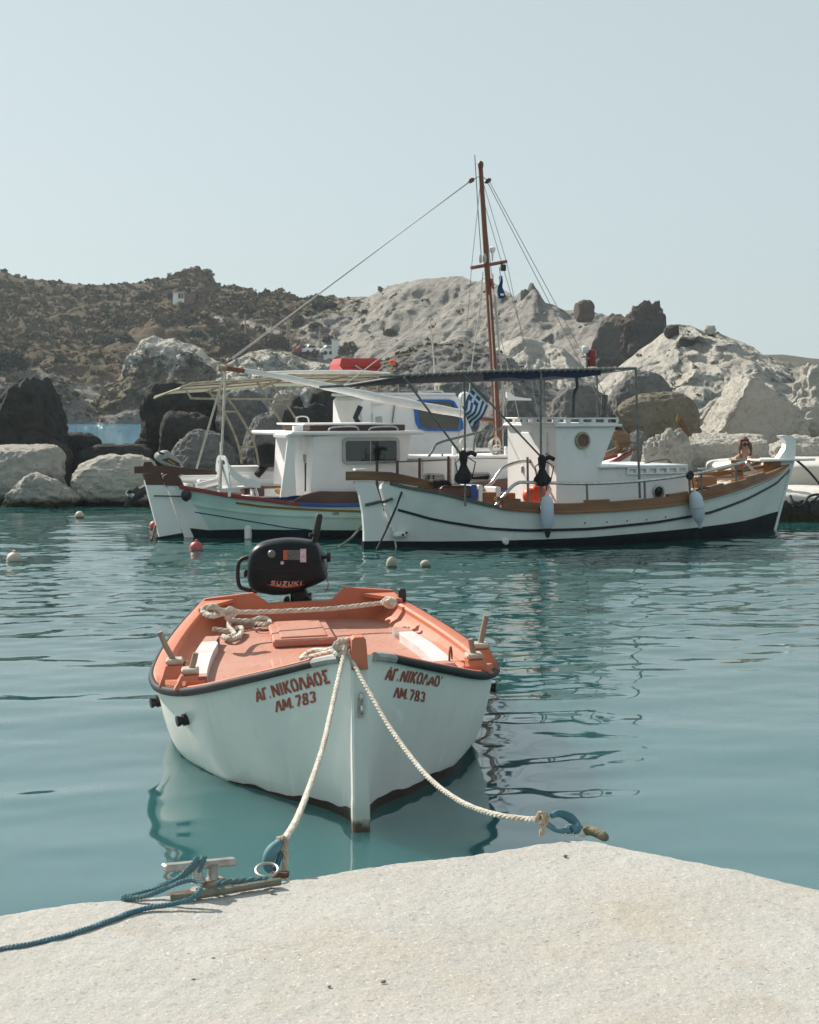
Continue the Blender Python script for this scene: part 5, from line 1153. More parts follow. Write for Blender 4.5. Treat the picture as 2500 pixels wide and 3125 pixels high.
# open after end: wing boards, pillar, instrument ledge
plate(FrA, ((880,1330),(905,1328),(900,1420),(905,1512),(856,1518),(868,1430)), -.70, .03).build('wing_board', M_cabin, ca, smooth=False)
plate(FrA, ((897,1300),(925,1298),(925,1380),(935,1512),(905,1512),(898,1420)), -.50, .06).build('cabin_pillar', M_cabin, ca, smooth=False)
plate(FrA, ((872,1328),(905,1318),(905,1326),(874,1336)), -.72, .5).build('eave_board', M_cabin, ca, smooth=False)
plate(FrA, ((925,1310),(958,1315),(950,1510),(925,1510)), .45, .04).build('cabin_back_panel', M_cabin, ca, smooth=False)
MB().lathe([(.012,0),(.012,.10),(.03,.11),(.03,.15),(.01,.16)], FrA.P(922,1390,-.3), 10).build('throttle_lever', M_brown, ca)
MB().box(FrA.P(940,1398,-.45), (.16,.12,.10), rot=.3, bev=.01).build('echo_sounder', M_capwood, ca, smooth=False)
bar(FrA, ((933,1412,-.78),(932,1500,-.80)), .012).build('stanchion', M_brown, ca)
MB().tube([FrA.P(905,1470,-.2), FrA.P(845,1505,-.5)], .004, 5).build('lashing_line', M_tar, ca)
MB().lathe([(.01,-.06),(.035,-.02),(.035,.03),(.01,.06)], FrA.P(850,1500,-.5), 10, axis=(1,0,-.4)).build('lashing_block', pm('yellow_block', (.42,.24,.05), None, rough=.6), ca)
# wooden stanchions with rails beside the wheelhouse
for px, y0, y1 in ((1151,1405,1500),(1213,1405,1500),(1281,1398,1495),(1369,1392,1490)):
    x = FrA.P(px, y0, -.95).x; y = -(HA.rb(x)-.04); MB().tube([FrA.P(px, y0, y), FrA.P(px, y1, y)], .020, 6).build('stanchion', M_brown, ca)
for px in (1376,1390,1290): 
    x = FrA.P(px, 1400, -.95).x; y = -(HA.rb(x)-.10); MB().tube([FrA.P(px, 1400, y), FrA.P(px, 1495, y)], .012, 6).build('stanchion', M_steel, ca)
for yy in (1412,1494):
    pts = []
    for px in np.linspace(1145, 1370, 8):
        x = FrA.P(px, yy, -.95).x; pts.append(FrA.P(px, yy-(px-1145)*.04, -(HA.rb(x)-.04)))
    MB().tube(pts, .012, 6).build('side_rail', M_greyrail, ca)
bar(FrA, ((1305,1400,-.6),(1322,1372,-.6),(1340,1352,-.6),(1420,1330,-.6),(1480,1316,-.6),(1580,1300,-.2)), .018, 8, 6).build('fore_rail', M_greyrail, ca)
bar(FrA, ((1455,1324,-.6),(1448,1345,-.6),(1445,1400,-.6)), .014, 8, 4).build('fore_rail_leg', M_greyrail, ca)
bar(FrA, ((1350,1385,-.55),(1350,1400,-.55)), .012).build('cleat_post', M_brown, ca)
# bow: brown stemhead and bulwark boards rising behind the other boat's trunk
plate(FrA, ((1868,1318),(1885,1314),(1912,1315),(1922,1326),(1924,1350),(1918,1372),(1890,1366),(1880,1338)), -.05, .10).build('stem_head', M_tiller, ca, smooth=False)
plate(FrA, ((1898,1366),(1922,1366),(1922,1425),(1915,1560),(1880,1560)), -.05, .10).build('stem', M_cwhite, ca, smooth=False)
for y in (-.25,.25): MB().tube([FrA.P(1850,1385,y), FrA.P(1905,1362,0)], .035, 5).build('knee', M_tiller, ca)
MB().tube([FrA.P(1845,1390,-.1), FrA.P(1945,1366,0)], .028, 5).build('bow_spar', M_tiller, ca)
MB().tube([FrA.P(1870,1340,.0), FrA.P(1965,1356,0)], .012, 5).build('bow_rail_tube', M_greyrail, ca)
# after deck clutter
MB().box(FrA.P(790,1498,-.2), (.10,.2,.14), bev=.01).build('bollard', M_brown, ca, smooth=False); MB().box(FrA.P(748,1494,-.2), (.08,.2,.14), bev=.01).build('bollard', M_brown, ca, smooth=False)
MB().box(FrA.P(810,1500,.1), (.55,.5,.14), bev=.02).build('engine_box', M_cabin, ca, smooth=False)
MB().box(FrA.P(810,1483,.1), (.60,.55,.02)).build('engine_box_lid', M_brown, ca, smooth=False)
for k in range(4): MB().tube([FrA.P(778+6*k,1490,-.16), FrA.P(778+6*k,1502,-.16)], .008, 5).build('chain_link', M_rust, ca)
MB().tube([FrA.P(600,1485,.2), FrA.P(660,1470,.2), FrA.P(760,1460,.2)], .05, 6).build('stowed_plank', M_cabin, ca)

# ------------------------------------------------------------ white motor boat (C), moored beyond
FrC = Frame((-3.55, 24.5), R(21))
cc_ = thing('motor_boat', 'white motor boat with cream bimini awning and blue framed wheelhouse window, behind both caiques', 'motor boat', FrC.l, FrC.a)
tabC = [(0,.78,.62),(.6,.86,.60),(1.5,.95,.60),(2.5,1.0,.62),(3.5,.98,.66),(4.5,.88,.72),(5.3,.65,.80),(5.9,.36,.88),(6.4,.03,.96)]
HC = Hull(FrC, tabC, lambda z: .06-.08*z, lambda z: 6.0+.4*z, .88)
HC.skin(48).build('hull', M_cwhite, cc_)
for mb in HC.band([(0,.40),(.5,.42),(1,.6)], .035, .035, .01): mb.build('hull_stripe', M_navy, cc_)
for mb in HC.wall(.0, 6.35, .04, .04, .07, .02): mb.build('rub_rail', M_cwhite, cc_)
HC.deck(.02, 6.3, -.10).build('deck', M_cabin, cc_)
MB().box((.0, 0, .30), (.05, 1.5, .62)).build('transom', M_cwhite, cc_, smooth=False)
for y in (-.86,.86): MB().box((1.0, y*.93, .64), (1.9,.16,.10), bev=.03).build('side_deck', M_cwhite, cc_, smooth=False)
MB().box((1.15, .3, .72), (.9,.7,.26), bev=.08).build('cockpit_cushion', M_cwhite, cc_, smooth=False)
MB().lathe([(.10,0),(.20,.05),(.22,.2),(.16,.34),(.05,.38)], FrC.P(815,1425,-.2), 14).build('engine_tarp', M_blackcan, cc_)
bar(FrC, ((785,1450,-.2),(830,1405,-.1),(860,1430,0),(870,1470,0)), .06, 8, 5).build('black_tarp_roll', M_blackcan, cc_)
# bimini: cream cloth on tan tubes
g0 = [(548,1186),(575,1172),(650,1166),(760,1160),(900,1146),(1050,1143),(1180,1142)]
YB = .95
e0 = [FrC.P(a, b_, -YB) for a, b_ in ((552,1182),(585,1171),(650,1166),(760,1160),(900,1148),(1050,1145),(1190,1143))]
rows = []
for q in resample(bez(e0, 4), .16):
    rows.append([Vector((q.x, y, q.z-.13*((y+YB)/(2*YB))**1.3)) for y in np.linspace(-YB, YB, 9)])
bm_ = MB(); bm_.loft(rows); bm_.loft([[q+Vector((0,0,-.012)) for q in r] for r in rows]); bim = bm_.build('bimini_cloth', M_cream, cc_)
for y in (-YB, YB): MB().tube([r[0 if y < 0 else -1] for r in rows], .018, 8).build('bimini_rail', M_cframe, bim)
for i in (0, len(rows)//4, len(rows)//2, 3*len(rows)//4, len(rows)-1): MB().tube([q+Vector((0,0,-.02)) for q in rows[i]], .018, 8).build('bimini_hoop', M_cframe, bim)
for y in (-.55, .2):
    MB().tube([Vector((r[0].x, y, r[0].z-.13*((y+YB)/(2*YB))**1.3-.02)) for r in rows], .014, 6).build('bimini_batten', M_cframe, bim)
bar(FrC, ((570,1192,-YB),(582,1212,-YB),(600,1216,-YB),(780,1218,-YB),(868,1218,-YB),(882,1212,-YB),(884,1194,-YB)), .016, 8, 4).build('bimini_side_loop', M_cframe, cc_)
for pa, pb in ((((635,1192),(685,1260),(725,1350),(738,1415)),((675,1190),(730,1265),(775,1350),(790,1420))), (((785,1165),(830,1240),(870,1310)),((825,1165),(875,1235),(930,1320)))):
    for pth in (pa, pb): bar(FrC, [(*q, -.80) for q in pth], .018, 8, 6).build('bimini_leg', M_cframe, cc_)
for a, b_ in (((683,1256),(728,1256)),((733,1364),(780,1364)),((832,1232),(888,1232))):
    bar(FrC, ((*a,-.80),(*b_,-.80)), .014).build('ladder_rung', M_cframe, cc_)
for px in (1157,1186,1214): bar(FrC, ((px,1150,-.5),(px+2,1210,-.5)), .018).build('awning_post', M_cframe, cc_)
bar(FrC, ((770,1142,-.7),(900,1136,-.7),(1085,1135,-.7),(1190,1142,-.7)), .028, 8, 4).build('awning_spar', M_sail, cc_)
# tilted outboard on the transom
ob0 = FrC.P(520,1390,-.35); obm = thing('tilted_outboard_motor', 'grey outboard motor tilted up out of the water at the left end of the boats', 'outboard motor', FrC.wld(ob0), FrC.a)
orl = lambda px, py, y=-.35: FrC.P(px, py, y)-ob0
cw_ = [(474,1392),(478,1382),(500,1374),(508,1374),(545,1404),(556,1424),(548,1432),(520,1428),(490,1412),(476,1400)]
cv_ = [orl(*q) for q in cw_]; cm_ = sum(cv_, Vector())/len(cv_); rows = []
for y, k in ((-.15,.62),(-.145,.86),(-.12,.97),(-.06,1.0),(.06,1.0),(.12,.97),(.145,.86),(.15,.62)): rows.append([cm_+(q-cm_)*k+Vector((0,y,0)) for q in cv_])
MB().loft(rows, closed=True, cap0=True, cap1=True).build('cowling', pm('grey_cowling', (.30,.31,.31), (.22,.23,.23), 8, .4), obm)
plate_ = [orl(*q)+Vector((0,-.152,0)) for q in ((486,1402),(520,1418),(545,1424),(540,1412),(510,1396))]
MB().prism(plate_, (0,-.004,0)).build('cowl_side_panel', M_dark, obm, smooth=False)
MB().box(orl(492,1383,-.49), (.09,.02,.03), rot=Matrix.Rotation(R(20),3,'Y')).build('cowl_vent', M_dark, obm, smooth=False)
MB().box(orl(524,1411,-.508), (.13,.006,.03), rot=Matrix.Rotation(R(33),3,'Y')).build('decal', M_ochre, obm, smooth=False)
MB().tube([orl(545,1425), orl(500,1462), orl(455,1490), orl(420,1505)], [.10,.085,.065,.05], 8, flat=1.4).build('drive_leg', M_dark, obm)
MB().tube([orl(430,1500), orl(405,1518), orl(382,1545)], [.05,.04,.015], 8, flat=2.0).build('skeg', M_dark, obm)
pc = orl(396,1508); MB().tube([pc+Vector((.05,0,-.03)), pc, pc+Vector((-.06,0,.03))], [.05,.045,.015], 8).build('propeller_hub', M_steel, obm)
for k in range(3):
    t = k*2.094+.5; a = Vector((.25*math.cos(t)*.5, math.cos(t), math.sin(t))).normalized(); MB().tube([pc, pc+a*.07, pc+a*.125], [.02,.05,.02], 6, flat=.25).build('propeller_blade', M_dark, obm)
MB().tube([orl(555,1420), orl(575,1395)], .012, 6).build('tilt_lever', M_greyrail, obm)
# wheelhouse with blue framed window
YC = -.70
wc = [FrC.P(*q, YC) for q in ((1098,1470),(1102,1222),(1112,1207),(1390,1207),(1402,1218),(1448,1335),(1470,1470))]
MB().prism(wc, (0, 2*abs(YC), 0)).build('wheelhouse', M_cabin, cc_, smooth=False)
MB().box((FrC.P(1245,1205,YC).x, 0, FrC.P(1245,1205,YC).z+.01), (FrC.P(1398,1205,YC).x-FrC.P(1105,1205,YC).x, 1.48, .05), bev=.02).build('wheelhouse_roof', M_cabin, cc_, smooth=False)
wo = [FrC.P(*q, YC-.001) for q in ((1262,1240),(1272,1222),(1290,1219),(1370,1219),(1385,1224),(1397,1245),(1412,1290),(1413,1308),(1400,1316),(1300,1315),(1278,1308),(1268,1290))]
c0_ = sum(wo, Vector())/len(wo); wi = [c0_+(q-c0_)*.86 for q in wo]
wn = MB().ring(wo, wi, (0,-.03,0)).build('window_frame', M_bluewin, cc_); MB().prism([q+Vector((0,-.003,0)) for q in [c0_+(q-c0_)*.87 for q in wo]], (0,-.008,0)).build('pane', pm('tinted_glass', (.05,.045,.035), (.10,.09,.075), 1.6, .08, coat=.4), wn, smooth=False)
plate(FrC, ((1138,1262),(1172,1258),(1185,1310),(1138,1310)), YC-.03, .03).build('quarter_window', M_cabin, cc_, smooth=False)
plate(FrC, ((1146,1272),(1165,1270),(1172,1310),(1146,1310)), YC-.034, .03).build('quarter_pane', M_alu, cc_, smooth=False)
MB().box(FrC.P(1150,1228,YC-.03), (.22,.05,.06), bev=.01).build('side_vent', M_cabin, cc_, smooth=False)
plate(FrC, ((1102,1225),(1120,1218),(1132,1225),(1130,1310),(1112,1310),(1098,1250)), YC-.10, .09).build('wheelhouse_door', M_cabin, cc_, smooth=False)
MB().tube([FrC.P(1100,1240,YC-.1), FrC.P(1085,1275,YC-.1), FrC.P(1100,1300,YC-.1)], .045, 8).build('stern_light', M_navy, cc_)
bar(FrC, ((1205,1232,YC-.02),(1195,1310,YC-.02)), .010).build('grab_rail', M_greyrail, cc_)
MB().lathe([(.012,0),(.012,.09),(.05,.10),(.055,.17),(.02,.19)], FrC.P(1339,1193,-.2), 12).build('gps_antenna', pm('cream_plastic', (.66,.60,.44), None, rough=.5), cc_)
bar(FrC, ((1331,1195,-.15),(1326,1120,-.15),(1316,1000,-.15),(1302,918,-.15)), [.022,.014,.009,.004], 6).build('whip_antenna', M_cord, cc_)
bar(FrC, ((1278,1195,-.3),(1340,1192,-.3),(1352,1197,-.3),(1355,1206,-.3)), .014, 8, 3).build('roof_rail', M_steel, cc_)
bar(FrC, ((1188,1205,-.4),(1197,1112,-.4)), .012).build('light_staff', M_cframe, cc_); MB().lathe([(.02,-.04),(.045,-.02),(.045,.03),(.02,.045)], FrC.P(1198,1106,-.4), 12).build('red_light', M_orange, cc_)
MB().box(FrC.P(1201,1126,-.4), (.07,.06,.06), bev=.01).build('horn', M_brass, cc_, smooth=False)
MB().lathe([(.02,-.06),(.10,-.05),(.13,0),(.10,.05),(.02,.06)], FrC.P(1420,1218,-.2), 14, axis=(0,-1,.2)).build('searchlight', M_cwhite, cc_)
# ================================================================ SMALL THINGS
# ---- ropes of the small boat -----------------------------------------------
def single(mb, name, mat, label, cat, group=None, **k): return tag(mb.build(name, mat, **k), label, cat, group)
bp0 = P(1058, 1985, 6.40); YL, YR = 4.47, 4.80
knot = bez([bp0+Vector((.03*math.sin(k*2.1)-.02, .04*math.cos(k*1.7)+.02, .03*math.sin(k*1.3)+.01)) for k in range(11)], 8)
ropeL = [P(*q) for q in ((1052,1990,6.38),(1040,2040,6.27),(1015,2150,6.0),(985,2280,5.6),(945,2400,5.2),(905,2500,4.75),(868,2562,4.45))]
single(rope(bez(ropeL, 10), .0105), 'mooring_rope', M_ropew, 'white rope running from the bow post down to the hose covered ring at the left', 'rope', 'bow mooring ropes')
ropeR = [P(*q) for q in ((1062,1992,6.38),(1090,2045,6.30),(1135,2125,6.14),(1200,2235,5.92),(1300,2365,5.56),(1400,2443,5.25),(1500,2483,5.0),(1600,2499,4.86),(1640,2500,4.80))]
single(rope(bez(ropeR, 10), .0095), 'mooring_rope', M_ropew, 'white rope sagging from the bow post to the ring at the quay corner', 'rope', 'bow mooring ropes')
single(rope(knot, .013), 'rope_knot', M_ropew, 'white knot bunched round the coral bow post', 'rope')
tail = [P(*q) for q in ((1035,1968,6.55),(1000,1985,6.8),(960,1985,7.1),(935,1995,7.2),(920,2012,7.0),(950,2005,6.95),(990,1995,6.7),(1030,1985,6.45))]
single(rope(bez(tail, 8), .012), 'rope_tail', M_ropew, 'loose white rope end lying on the foredeck behind the bow post', 'rope')
def SB(px, py, z):                          # photo pixel at height z inside the small boat
    Y = (H0-z)*F/(py-HZ); return P(px, py, Y)
stl = [(622,1872,.52),(650,1880,.52),(700,1868,.50),(780,1868,.49),(880,1864,.49),(1000,1858,.49),(1100,1848,.50),(1180,1838,.52)]
single(rope(bez([SB(*q) for q in stl], 10), .016), 'stern_rope', M_ropew, 'thick white rope stretched across the stern in front of the motor', 'rope')
for nm, pts_, lab in (('rope_knot', [(615,1868,.53),(640,1852,.56),(665,1862,.54),(640,1878,.52),(618,1862,.54),(650,1850,.57),(680,1865,.54),(705,1858,.55),(720,1872,.52),(690,1880,.51)], 'fat white rope knot on the left corner of the stern'),
                      ('rope_knot', [(1165,1842,.52),(1185,1828,.55),(1205,1836,.54),(1195,1850,.51),(1175,1842,.53),(1190,1830,.56),(1208,1846,.53)], 'white rope knot on the right corner of the stern')):
    single(rope(bez([SB(*q) for q in pts_], 8), .019), nm, M_ropew, lab, 'rope')
coil = [(690,1872,.46),(700,1890,.40),(760,1895,.38),(800,1885,.40),(822,1895,.38),(815,1905,.37),(760,1903,.36),(705,1895,.38),(700,1915,.36),(715,1935,.345),(690,1945,.34),(680,1942,.34),(700,1950,.345),(730,1940,.345),(735,1915,.36),(700,1925,.35),(650,1920,.36)]
single(rope(bez([SB(*q) for q in coil], 8), .017), 'rope_coil', M_ropew, 'loose coil of thick white rope hanging into the boat at the left of the stern', 'rope')
single(MB().tube([SB(870+30*math.cos(t)-65, 1917+8*math.sin(t), .345) for t in np.linspace(0, 5.2, 20)], .006, 6), 'wire_ring', M_rust, 'thin rusty wire ring lying on the sole below the rope coil', 'wire')
# ---- left ring with blue hose ------------------------------------------------
qz = lambda px, py, dz=0: P(px, py, F*(H0-QZ-dz)/(py-HZ))
ringc = qz(815, 2668, .012); rl = thing('mooring_ring', 'steel ring on the quay edge below the blue hose loop', 'mooring ring', ringc)
MB().tube([Vector((.031*math.cos(t), .030*math.sin(t), .012+.010*math.sin(t))) for t in np.linspace(0, 2*math.pi, 25)[:-1]], .0040, 8, closed=True).build('ring', M_galv, rl)
MB().box((.035, .02, -.006), (.05,.03,.014), bev=.004).build('staple', M_rust, rl, smooth=False)
hs_ = [P(*q) for q in ((828,2660,4.42),(818,2640,4.42),(826,2605,4.43),(848,2580,4.44),(862,2568,4.445),(866,2585,4.45),(852,2620,4.44),(842,2650,4.43),(836,2664,4.425))]
single(MB().tube(bez(hs_, 6), [.008+.011*math.sin(math.pi*min(1, k/24)) for k in range(49)], 10), 'chafe_hose', pm('faded_blue_hose', (.075,.20,.25), (.12,.24,.27), 9, .7, c3=(.04,.13,.17), scale3=12), 'faded blue hose sleeve on the rope loop through the left ring', 'hose', 'blue chafe hoses')
single(rope(bez([P(*q) for q in ((868,2562,4.45),(850,2560,4.46),(846,2580,4.45),(862,2592,4.44),(874,2575,4.44),(866,2556,4.45),(852,2570,4.44),(872,2600,4.44),(868,2650,4.43),(866,2682,4.42))], 8), .009), 'rope_knot', pm('dirty_rope', (.50,.42,.32), (.36,.28,.20), 30, .9), 'dirty white knot and hanging tail above the left ring', 'rope')
# ---- right ring with blue hose -----------------------------------------------
rc = P(1690, 2532, 4.80); rr_ = thing('mooring_ring', 'steel shackle ring on the corner of the quay beside the arched blue hose', 'mooring ring', qz(1755,2552,0))
o_ = rr_.location; MB().tube([P(1738,2535,4.79)-o_+Vector((.014*math.cos(t), .01*math.sin(t), .016*math.sin(t))) for t in np.linspace(0, 2*math.pi, 19)[:-1]], .0042, 8, closed=True).build('ring', M_steel, rr_)
MB().tube([P(1748,2545,4.79)-o_, P(1768,2548,4.79)-o_, P(1785,2550,4.79)-o_], .005, 6).build('shackle', M_steel, rr_)
MB().tube(bez([P(*q)-o_ for q in ((1765,2520,4.86),(1785,2528,4.85),(1808,2533,4.84))], 6), .004, 6).build('wire', M_rust, rr_)
MB().tube(bez([P(*q)-o_ for q in ((1782,2540,4.82),(1800,2534,4.82),(1830,2545,4.80),(1856,2562,4.78))], 6), [.010,.012,.0135,.0145,.0155,.0155,.0155,.0155,.0155,.0155,.0155,.0155,.0155,.0155,.0155,.014,.012,.009,.004][:19], 10).build('mossy_rope_end', pm('mossy_rope', (.14,.11,.05), (.28,.25,.18), 40, .95, bump=.006, bscale=90), rr_)
single(MB().tube(bez([P(*q) for q in ((1684,2490,4.80),(1705,2482,4.82),(1735,2492,4.83),(1755,2512,4.82),(1760,2528,4.80),(1745,2534,4.79))], 6), [.0085+.0065*min(1,k/12) for k in range(31)], 10), 'chafe_hose', MATS['faded_blue_hose'], 'arched blue hose sleeve on the rope at the quay corner', 'hose', 'blue chafe hoses')
single(MB().tube(bez([P(*q) for q in ((1664,2510,4.80),(1690,2528,4.80),(1715,2535,4.79),(1740,2536,4.79))], 6), .009, 10), 'chafe_hose', MATS['faded_blue_hose'], 'lower blue hose sleeve lying on the quay corner', 'hose', 'blue chafe hoses')
single(rope(bez([P(*q) for q in ((1640,2500,4.80),(1648,2480,4.80),(1660,2488,4.79),(1655,2510,4.79),(1642,2505,4.8),(1650,2482,4.81),(1668,2490,4.80),(1664,2515,4.79),(1655,2530,4.79),(1654,2548,4.79))], 6), .0085), 'rope_knot', MATS['dirty_rope'], 'dirty white knot at the end of the sagging rope by the quay corner', 'rope')
# ---- cleat and blue rope -------------------------------------------------------
cq = qz(600, 2725); cl = thing('mooring_cleat', 'steel cleat with a long flat bar bolted at the edge of the quay', 'cleat', cq)
cr_ = lambda px, py, Y=4.33: P(px, py, Y)-cq
ba, bb_ = cr_(498,2649,4.30), cr_(718,2628,4.42); dd = (bb_-ba); ang = math.atan2(dd.y, dd.x)
MB().box((ba+bb_)/2, (dd.length, .030, .020), rot=Matrix.Rotation(ang,3,'Z') @ Matrix.Rotation(-math.atan2(dd.z, math.hypot(dd.x,dd.y)),3,'Y'), bev=.004).build('cleat_bar', M_galv, cl, smooth=False)
for px, Y in ((610,4.34),(655,4.37)): MB().lathe([(.024,0),(.016,.012),(.013,.03),(.017,.045)], cr_(px-6,2690,Y), 12).build('cleat_post', M_galv, cl)
for k, (px, py, w, d_, h, mt) in enumerate(((600,2732,.155,.07,.022,M_rust),(655,2700,.07,.05,.03,M_oldwood),(640,2715,.10,.06,.022,M_capwood),(700,2708,.035,.03,.02,M_capwood))):
    MB().box(cr_(px,py,4.36)+Vector((0,0,.0)), (w,d_,h), rot=ang+.1*k, bev=.006).build('cleat_base', mt, cl, smooth=False)
bl = [(-60,2915,.012),(0,2898,.012),(100,2880,.012),(220,2850,.013),(340,2808,.013),(420,2778,.013),(520,2760,.016),(580,2745,.025),(612,2715,.045),(605,2692,.058),(575,2686,.060),(520,2705,.045),(450,2733,.022),(385,2741,.012),(372,2738,.012),(400,2735,.014),(440,2722,.02),(500,2705,.03),(555,2670,.055),(590,2635,.085),(600,2618,.092),(598,2630,.085),(570,2662,.06),(550,2680,.045),(580,2660,.06),(615,2625,.085),(625,2614,.092),(622,2628,.08),(606,2660,.05)]
single(rope(bez([qz(a, b_, c) for a, b_, c in bl], 10), .0078, turns=1.9), 'blue_rope', M_ropeb, 'faded blue rope looped over the cleat and trailing off along the quay', 'rope')
single(rope(bez([qz(*q) for q in ((660,2700,.02),(690,2690,.03),(730,2690,.022),(780,2686,.02),(815,2682,.018))], 8), .009), 'blue_rope', M_ropeb, 'short striped blue rope between the cleat and the steel ring', 'rope')
single(MB().tube(bez([qz(*q) for q in ((520,2738,.012),(600,2732,.012),(700,2716,.012),(780,2702,.012),(855,2690,.012))], 6), .011, 8), 'old_hawser', pm('green_grey_rope', (.15,.155,.12), (.22,.21,.17), 30, .95, bump=.004, bscale=100), 'old grey green hawser lying along the quay edge under the cleat', 'rope')
# pebbles and crumbs on the quay
for k, (px, py, r) in enumerate(((2192,2962,.007),(2262,2945,.004),(1170,2995,.006),(650,2925,.005),(1725,2612,.006),(620,2720,.012),(830,2720,.007),(1005,3010,.004),(590,2990,.005))):
    V_, F_ = ICO[2]; V2 = V_*np.array([r*1.2, r, r*.7])*(1+.25*fbm(V_*1.5+k, 2, k))[:,None]; ob = mesh_np('pebble', V2, F_, pm('grey_pebble', (.30,.27,.23), (.22,.19,.16), 60, .9)); ob.location = qz(px, py, .002)
    tag(ob, ['dark chip of stone near the right of the quay','tiny chip of stone at the right of the quay','small pale pebble in the lower middle of the quay','pale pebble below the blue rope','tiny chip near the quay corner','stone crumb beside the cleat','small stone right of the steel ring','small brown pebble low in the middle of the quay','round pale pebble at lower left of the quay'][k], 'pebble', 'pebbles on the quay')
# ---- buoys ----------------------------------------------------------------------
def buoy(px, py, r, mat, label, neck=True, sq=1.0, mat2=None):
    c = water_at(px, py); t = thing('mooring_buoy', label, 'buoy', c, 0, 'small mooring buoys on the water')
    MB().lathe([(.01*r,-r*.75*sq)]+[(r*math.cos(a), r*math.sin(a)*sq+r*.15) for a in np.linspace(-1.2, 1.35, 14)]+[(r*.2, r*1.12*sq+.0)], (0,0,r*.25), 18).build('float', mat, t)
    if neck: MB().lathe([(r*.22,0),(r*.2,r*.25),(r*.1,r*.3)], (0,0,r*1.35*sq), 10).build('eye', mat, t)
    MB().lathe([(r*.99,-.02),(r*1.01,.0),(r*1.01,r*.16),(r*.97,r*.2)], (0,0,.0), 18).build('weed_line', mat2 or M_tar, t)
    return t
M_pink = pm('faded_red_buoy', (.46,.06,.07), (.55,.12,.12), 9, .5); M_wb = pm('dirty_white_buoy', (.62,.54,.44), (.50,.40,.30), 9, .6); M_gb = pm('grey_weedy_buoy', (.42,.40,.34), (.28,.25,.18), 9, .7)
buoy(599, 1681, .085, M_pink, 'red buoy floating just left of the outboard motor'); buoy(43, 1716, .085, M_wb, 'pinkish white buoy floating at the left edge of the water')
buoy(243, 1578, .07, M_wb, 'small cream buoy floating near the white boulder', False); buoy(1195, 1728, .06, M_gb, 'upright grey float below the rudder of the right caique', False, 1.4); buoy(1299, 1728, .06, M_gb, 'low grey float right of the upright one', False, .8)
buoy(472, 1612, .08, M_pink, 'pink buoy half hidden behind the rudder of the left caique', False)
# ---- mooring lines of the caiques ----------------------------------------------
single(MB().tube(bez([FrB.P(1228,1497,-.15), FrB.P(1200,1570,-.35), FrB.wld(Vector((0,0,0))) and FrB.P(1150,1678,-.5)], 6), .014, 8), 'stern_line', M_blackrope, 'black mooring rope from the stern rail of the right caique into the water', 'rope').matrix_world = Matrix.Translation(FrB.l) @ Matrix.Rotation(FrB.a, 4, 'Z')
single(MB().tube([P(1112,1598,20.6), P(1075,1640,20.4), P(1030,1672,19.9)], .016, 8), 'stern_line', M_tar, 'weedy rope slanting into the water between the two caiques', 'rope')
single(MB().tube([P(478,1588,21.4), P(463,1648,21.0)], .016, 8), 'mooring_pole', M_rust, 'thin rusty pole in the water beside the pink buoy', 'pole')
single(MB().tube(bez([P(2432,1405,23.1), P(2470,1440,24.2), P(2520,1500,25.6)], 8), .018, 8), 'bow_line', M_blackrope, 'black rope from the bow of the right caique to the quay', 'rope')
# ---- fenders --------------------------------------------------------------------
def fender(px, py, y, L_, r, lean, label, dark):
    c = FrB.wld(FrB.P(px, py, y)); t = thing('fender', label, 'fender', c, FrB.a, 'fenders on the right caique')
    ax = Vector((lean, 0, -1)).normalized(); pr = [(.012,0),(.02,.05),(r*.75,.09),(r*.97,.15),(r,.25),(r,L_-.22),(r*.92,L_-.12),(r*.55,L_-.04),(.025,L_),(.02,L_+.05)]
    MB().lathe(pr, (0,0,0), 18, axis=ax).build('fender_body', M_fender, t)
    MB().tube([ax*0, Vector((-lean*.1,.05,.20))], .008, 6).build('lanyard', M_blackrope, t)
    if dark: MB().lathe([(r*.6,L_-.05),(r*.5,L_),(.02,L_+.07)], (0,0,0), 14, axis=ax).build('fender_tip', M_dark, t)
    else: MB().lathe([(r*1.005,L_*.52),(r*1.01,L_*.55),(r*1.005,L_*.57)], (0,0,0), 18, axis=ax).build('scuff_band', pm('scuffed_vinyl', (.40,.36,.38), (.52,.56,.60), 14, .6), t)
fender(1669,1498,-1.03,.52,.085,.02,'pale fender hanging below the deckhouse of the right caique',True); fender(2118,1488,-1.06,.50,.095,.20,'pale fender hanging slanted near the bow of the right caique',False)
# black bundles lashed on the struts and rail
def bundle(px, py, y, h, label):
    c = FrB.wld(FrB.P(px, py, y)); t = thing('black_bundle', label, 'bundle', c, FrB.a, 'black rolled cloths lashed on the canopy struts')
    pr = [(.02,0),(.05,.04),(.045,.12),(.035,.18),(.06,.24),(.10,h*.72),(.105,h*.86),(.07,h*.97),(.02,h)]
    V_ = MB().lathe(pr, (0,0,0), 16, axis=(0,0,-1)); V_.v = [tuple(Vector(q)*(1+.16*math.sin(9*i)*.5+.1*math.sin(3.3*i))) if False else (q[0]*(1+.22*math.sin(i*1.9)), q[1]*(1+.22*math.sin(i*2.3)), q[2]) for i, q in enumerate(V_.v)]
    V_.build('rolled_cloth', M_blackcan, t)
    MB().tube([Vector((.02,0,-.06)), Vector((.10,-.02,-.03)), Vector((.16,-.03,-.06))], .03, 6).build('cloth_corner', M_blackcan, t)
    for s_ in (-1,1): MB().tube([Vector((.03*s_,-.03,-.08)), Vector((.14*s_,-.05,-.15)), Vector((.10*s_,-.04,-.34))], .008, 5).build('tie_cord', M_blackcan, t)
bundle(1415,1374,-.85,.42,'black cloth bundle hanging under the flag'); bundle(1655,1388,-.87,.40,'black cloth bundle lashed to the post beside the deckhouse')
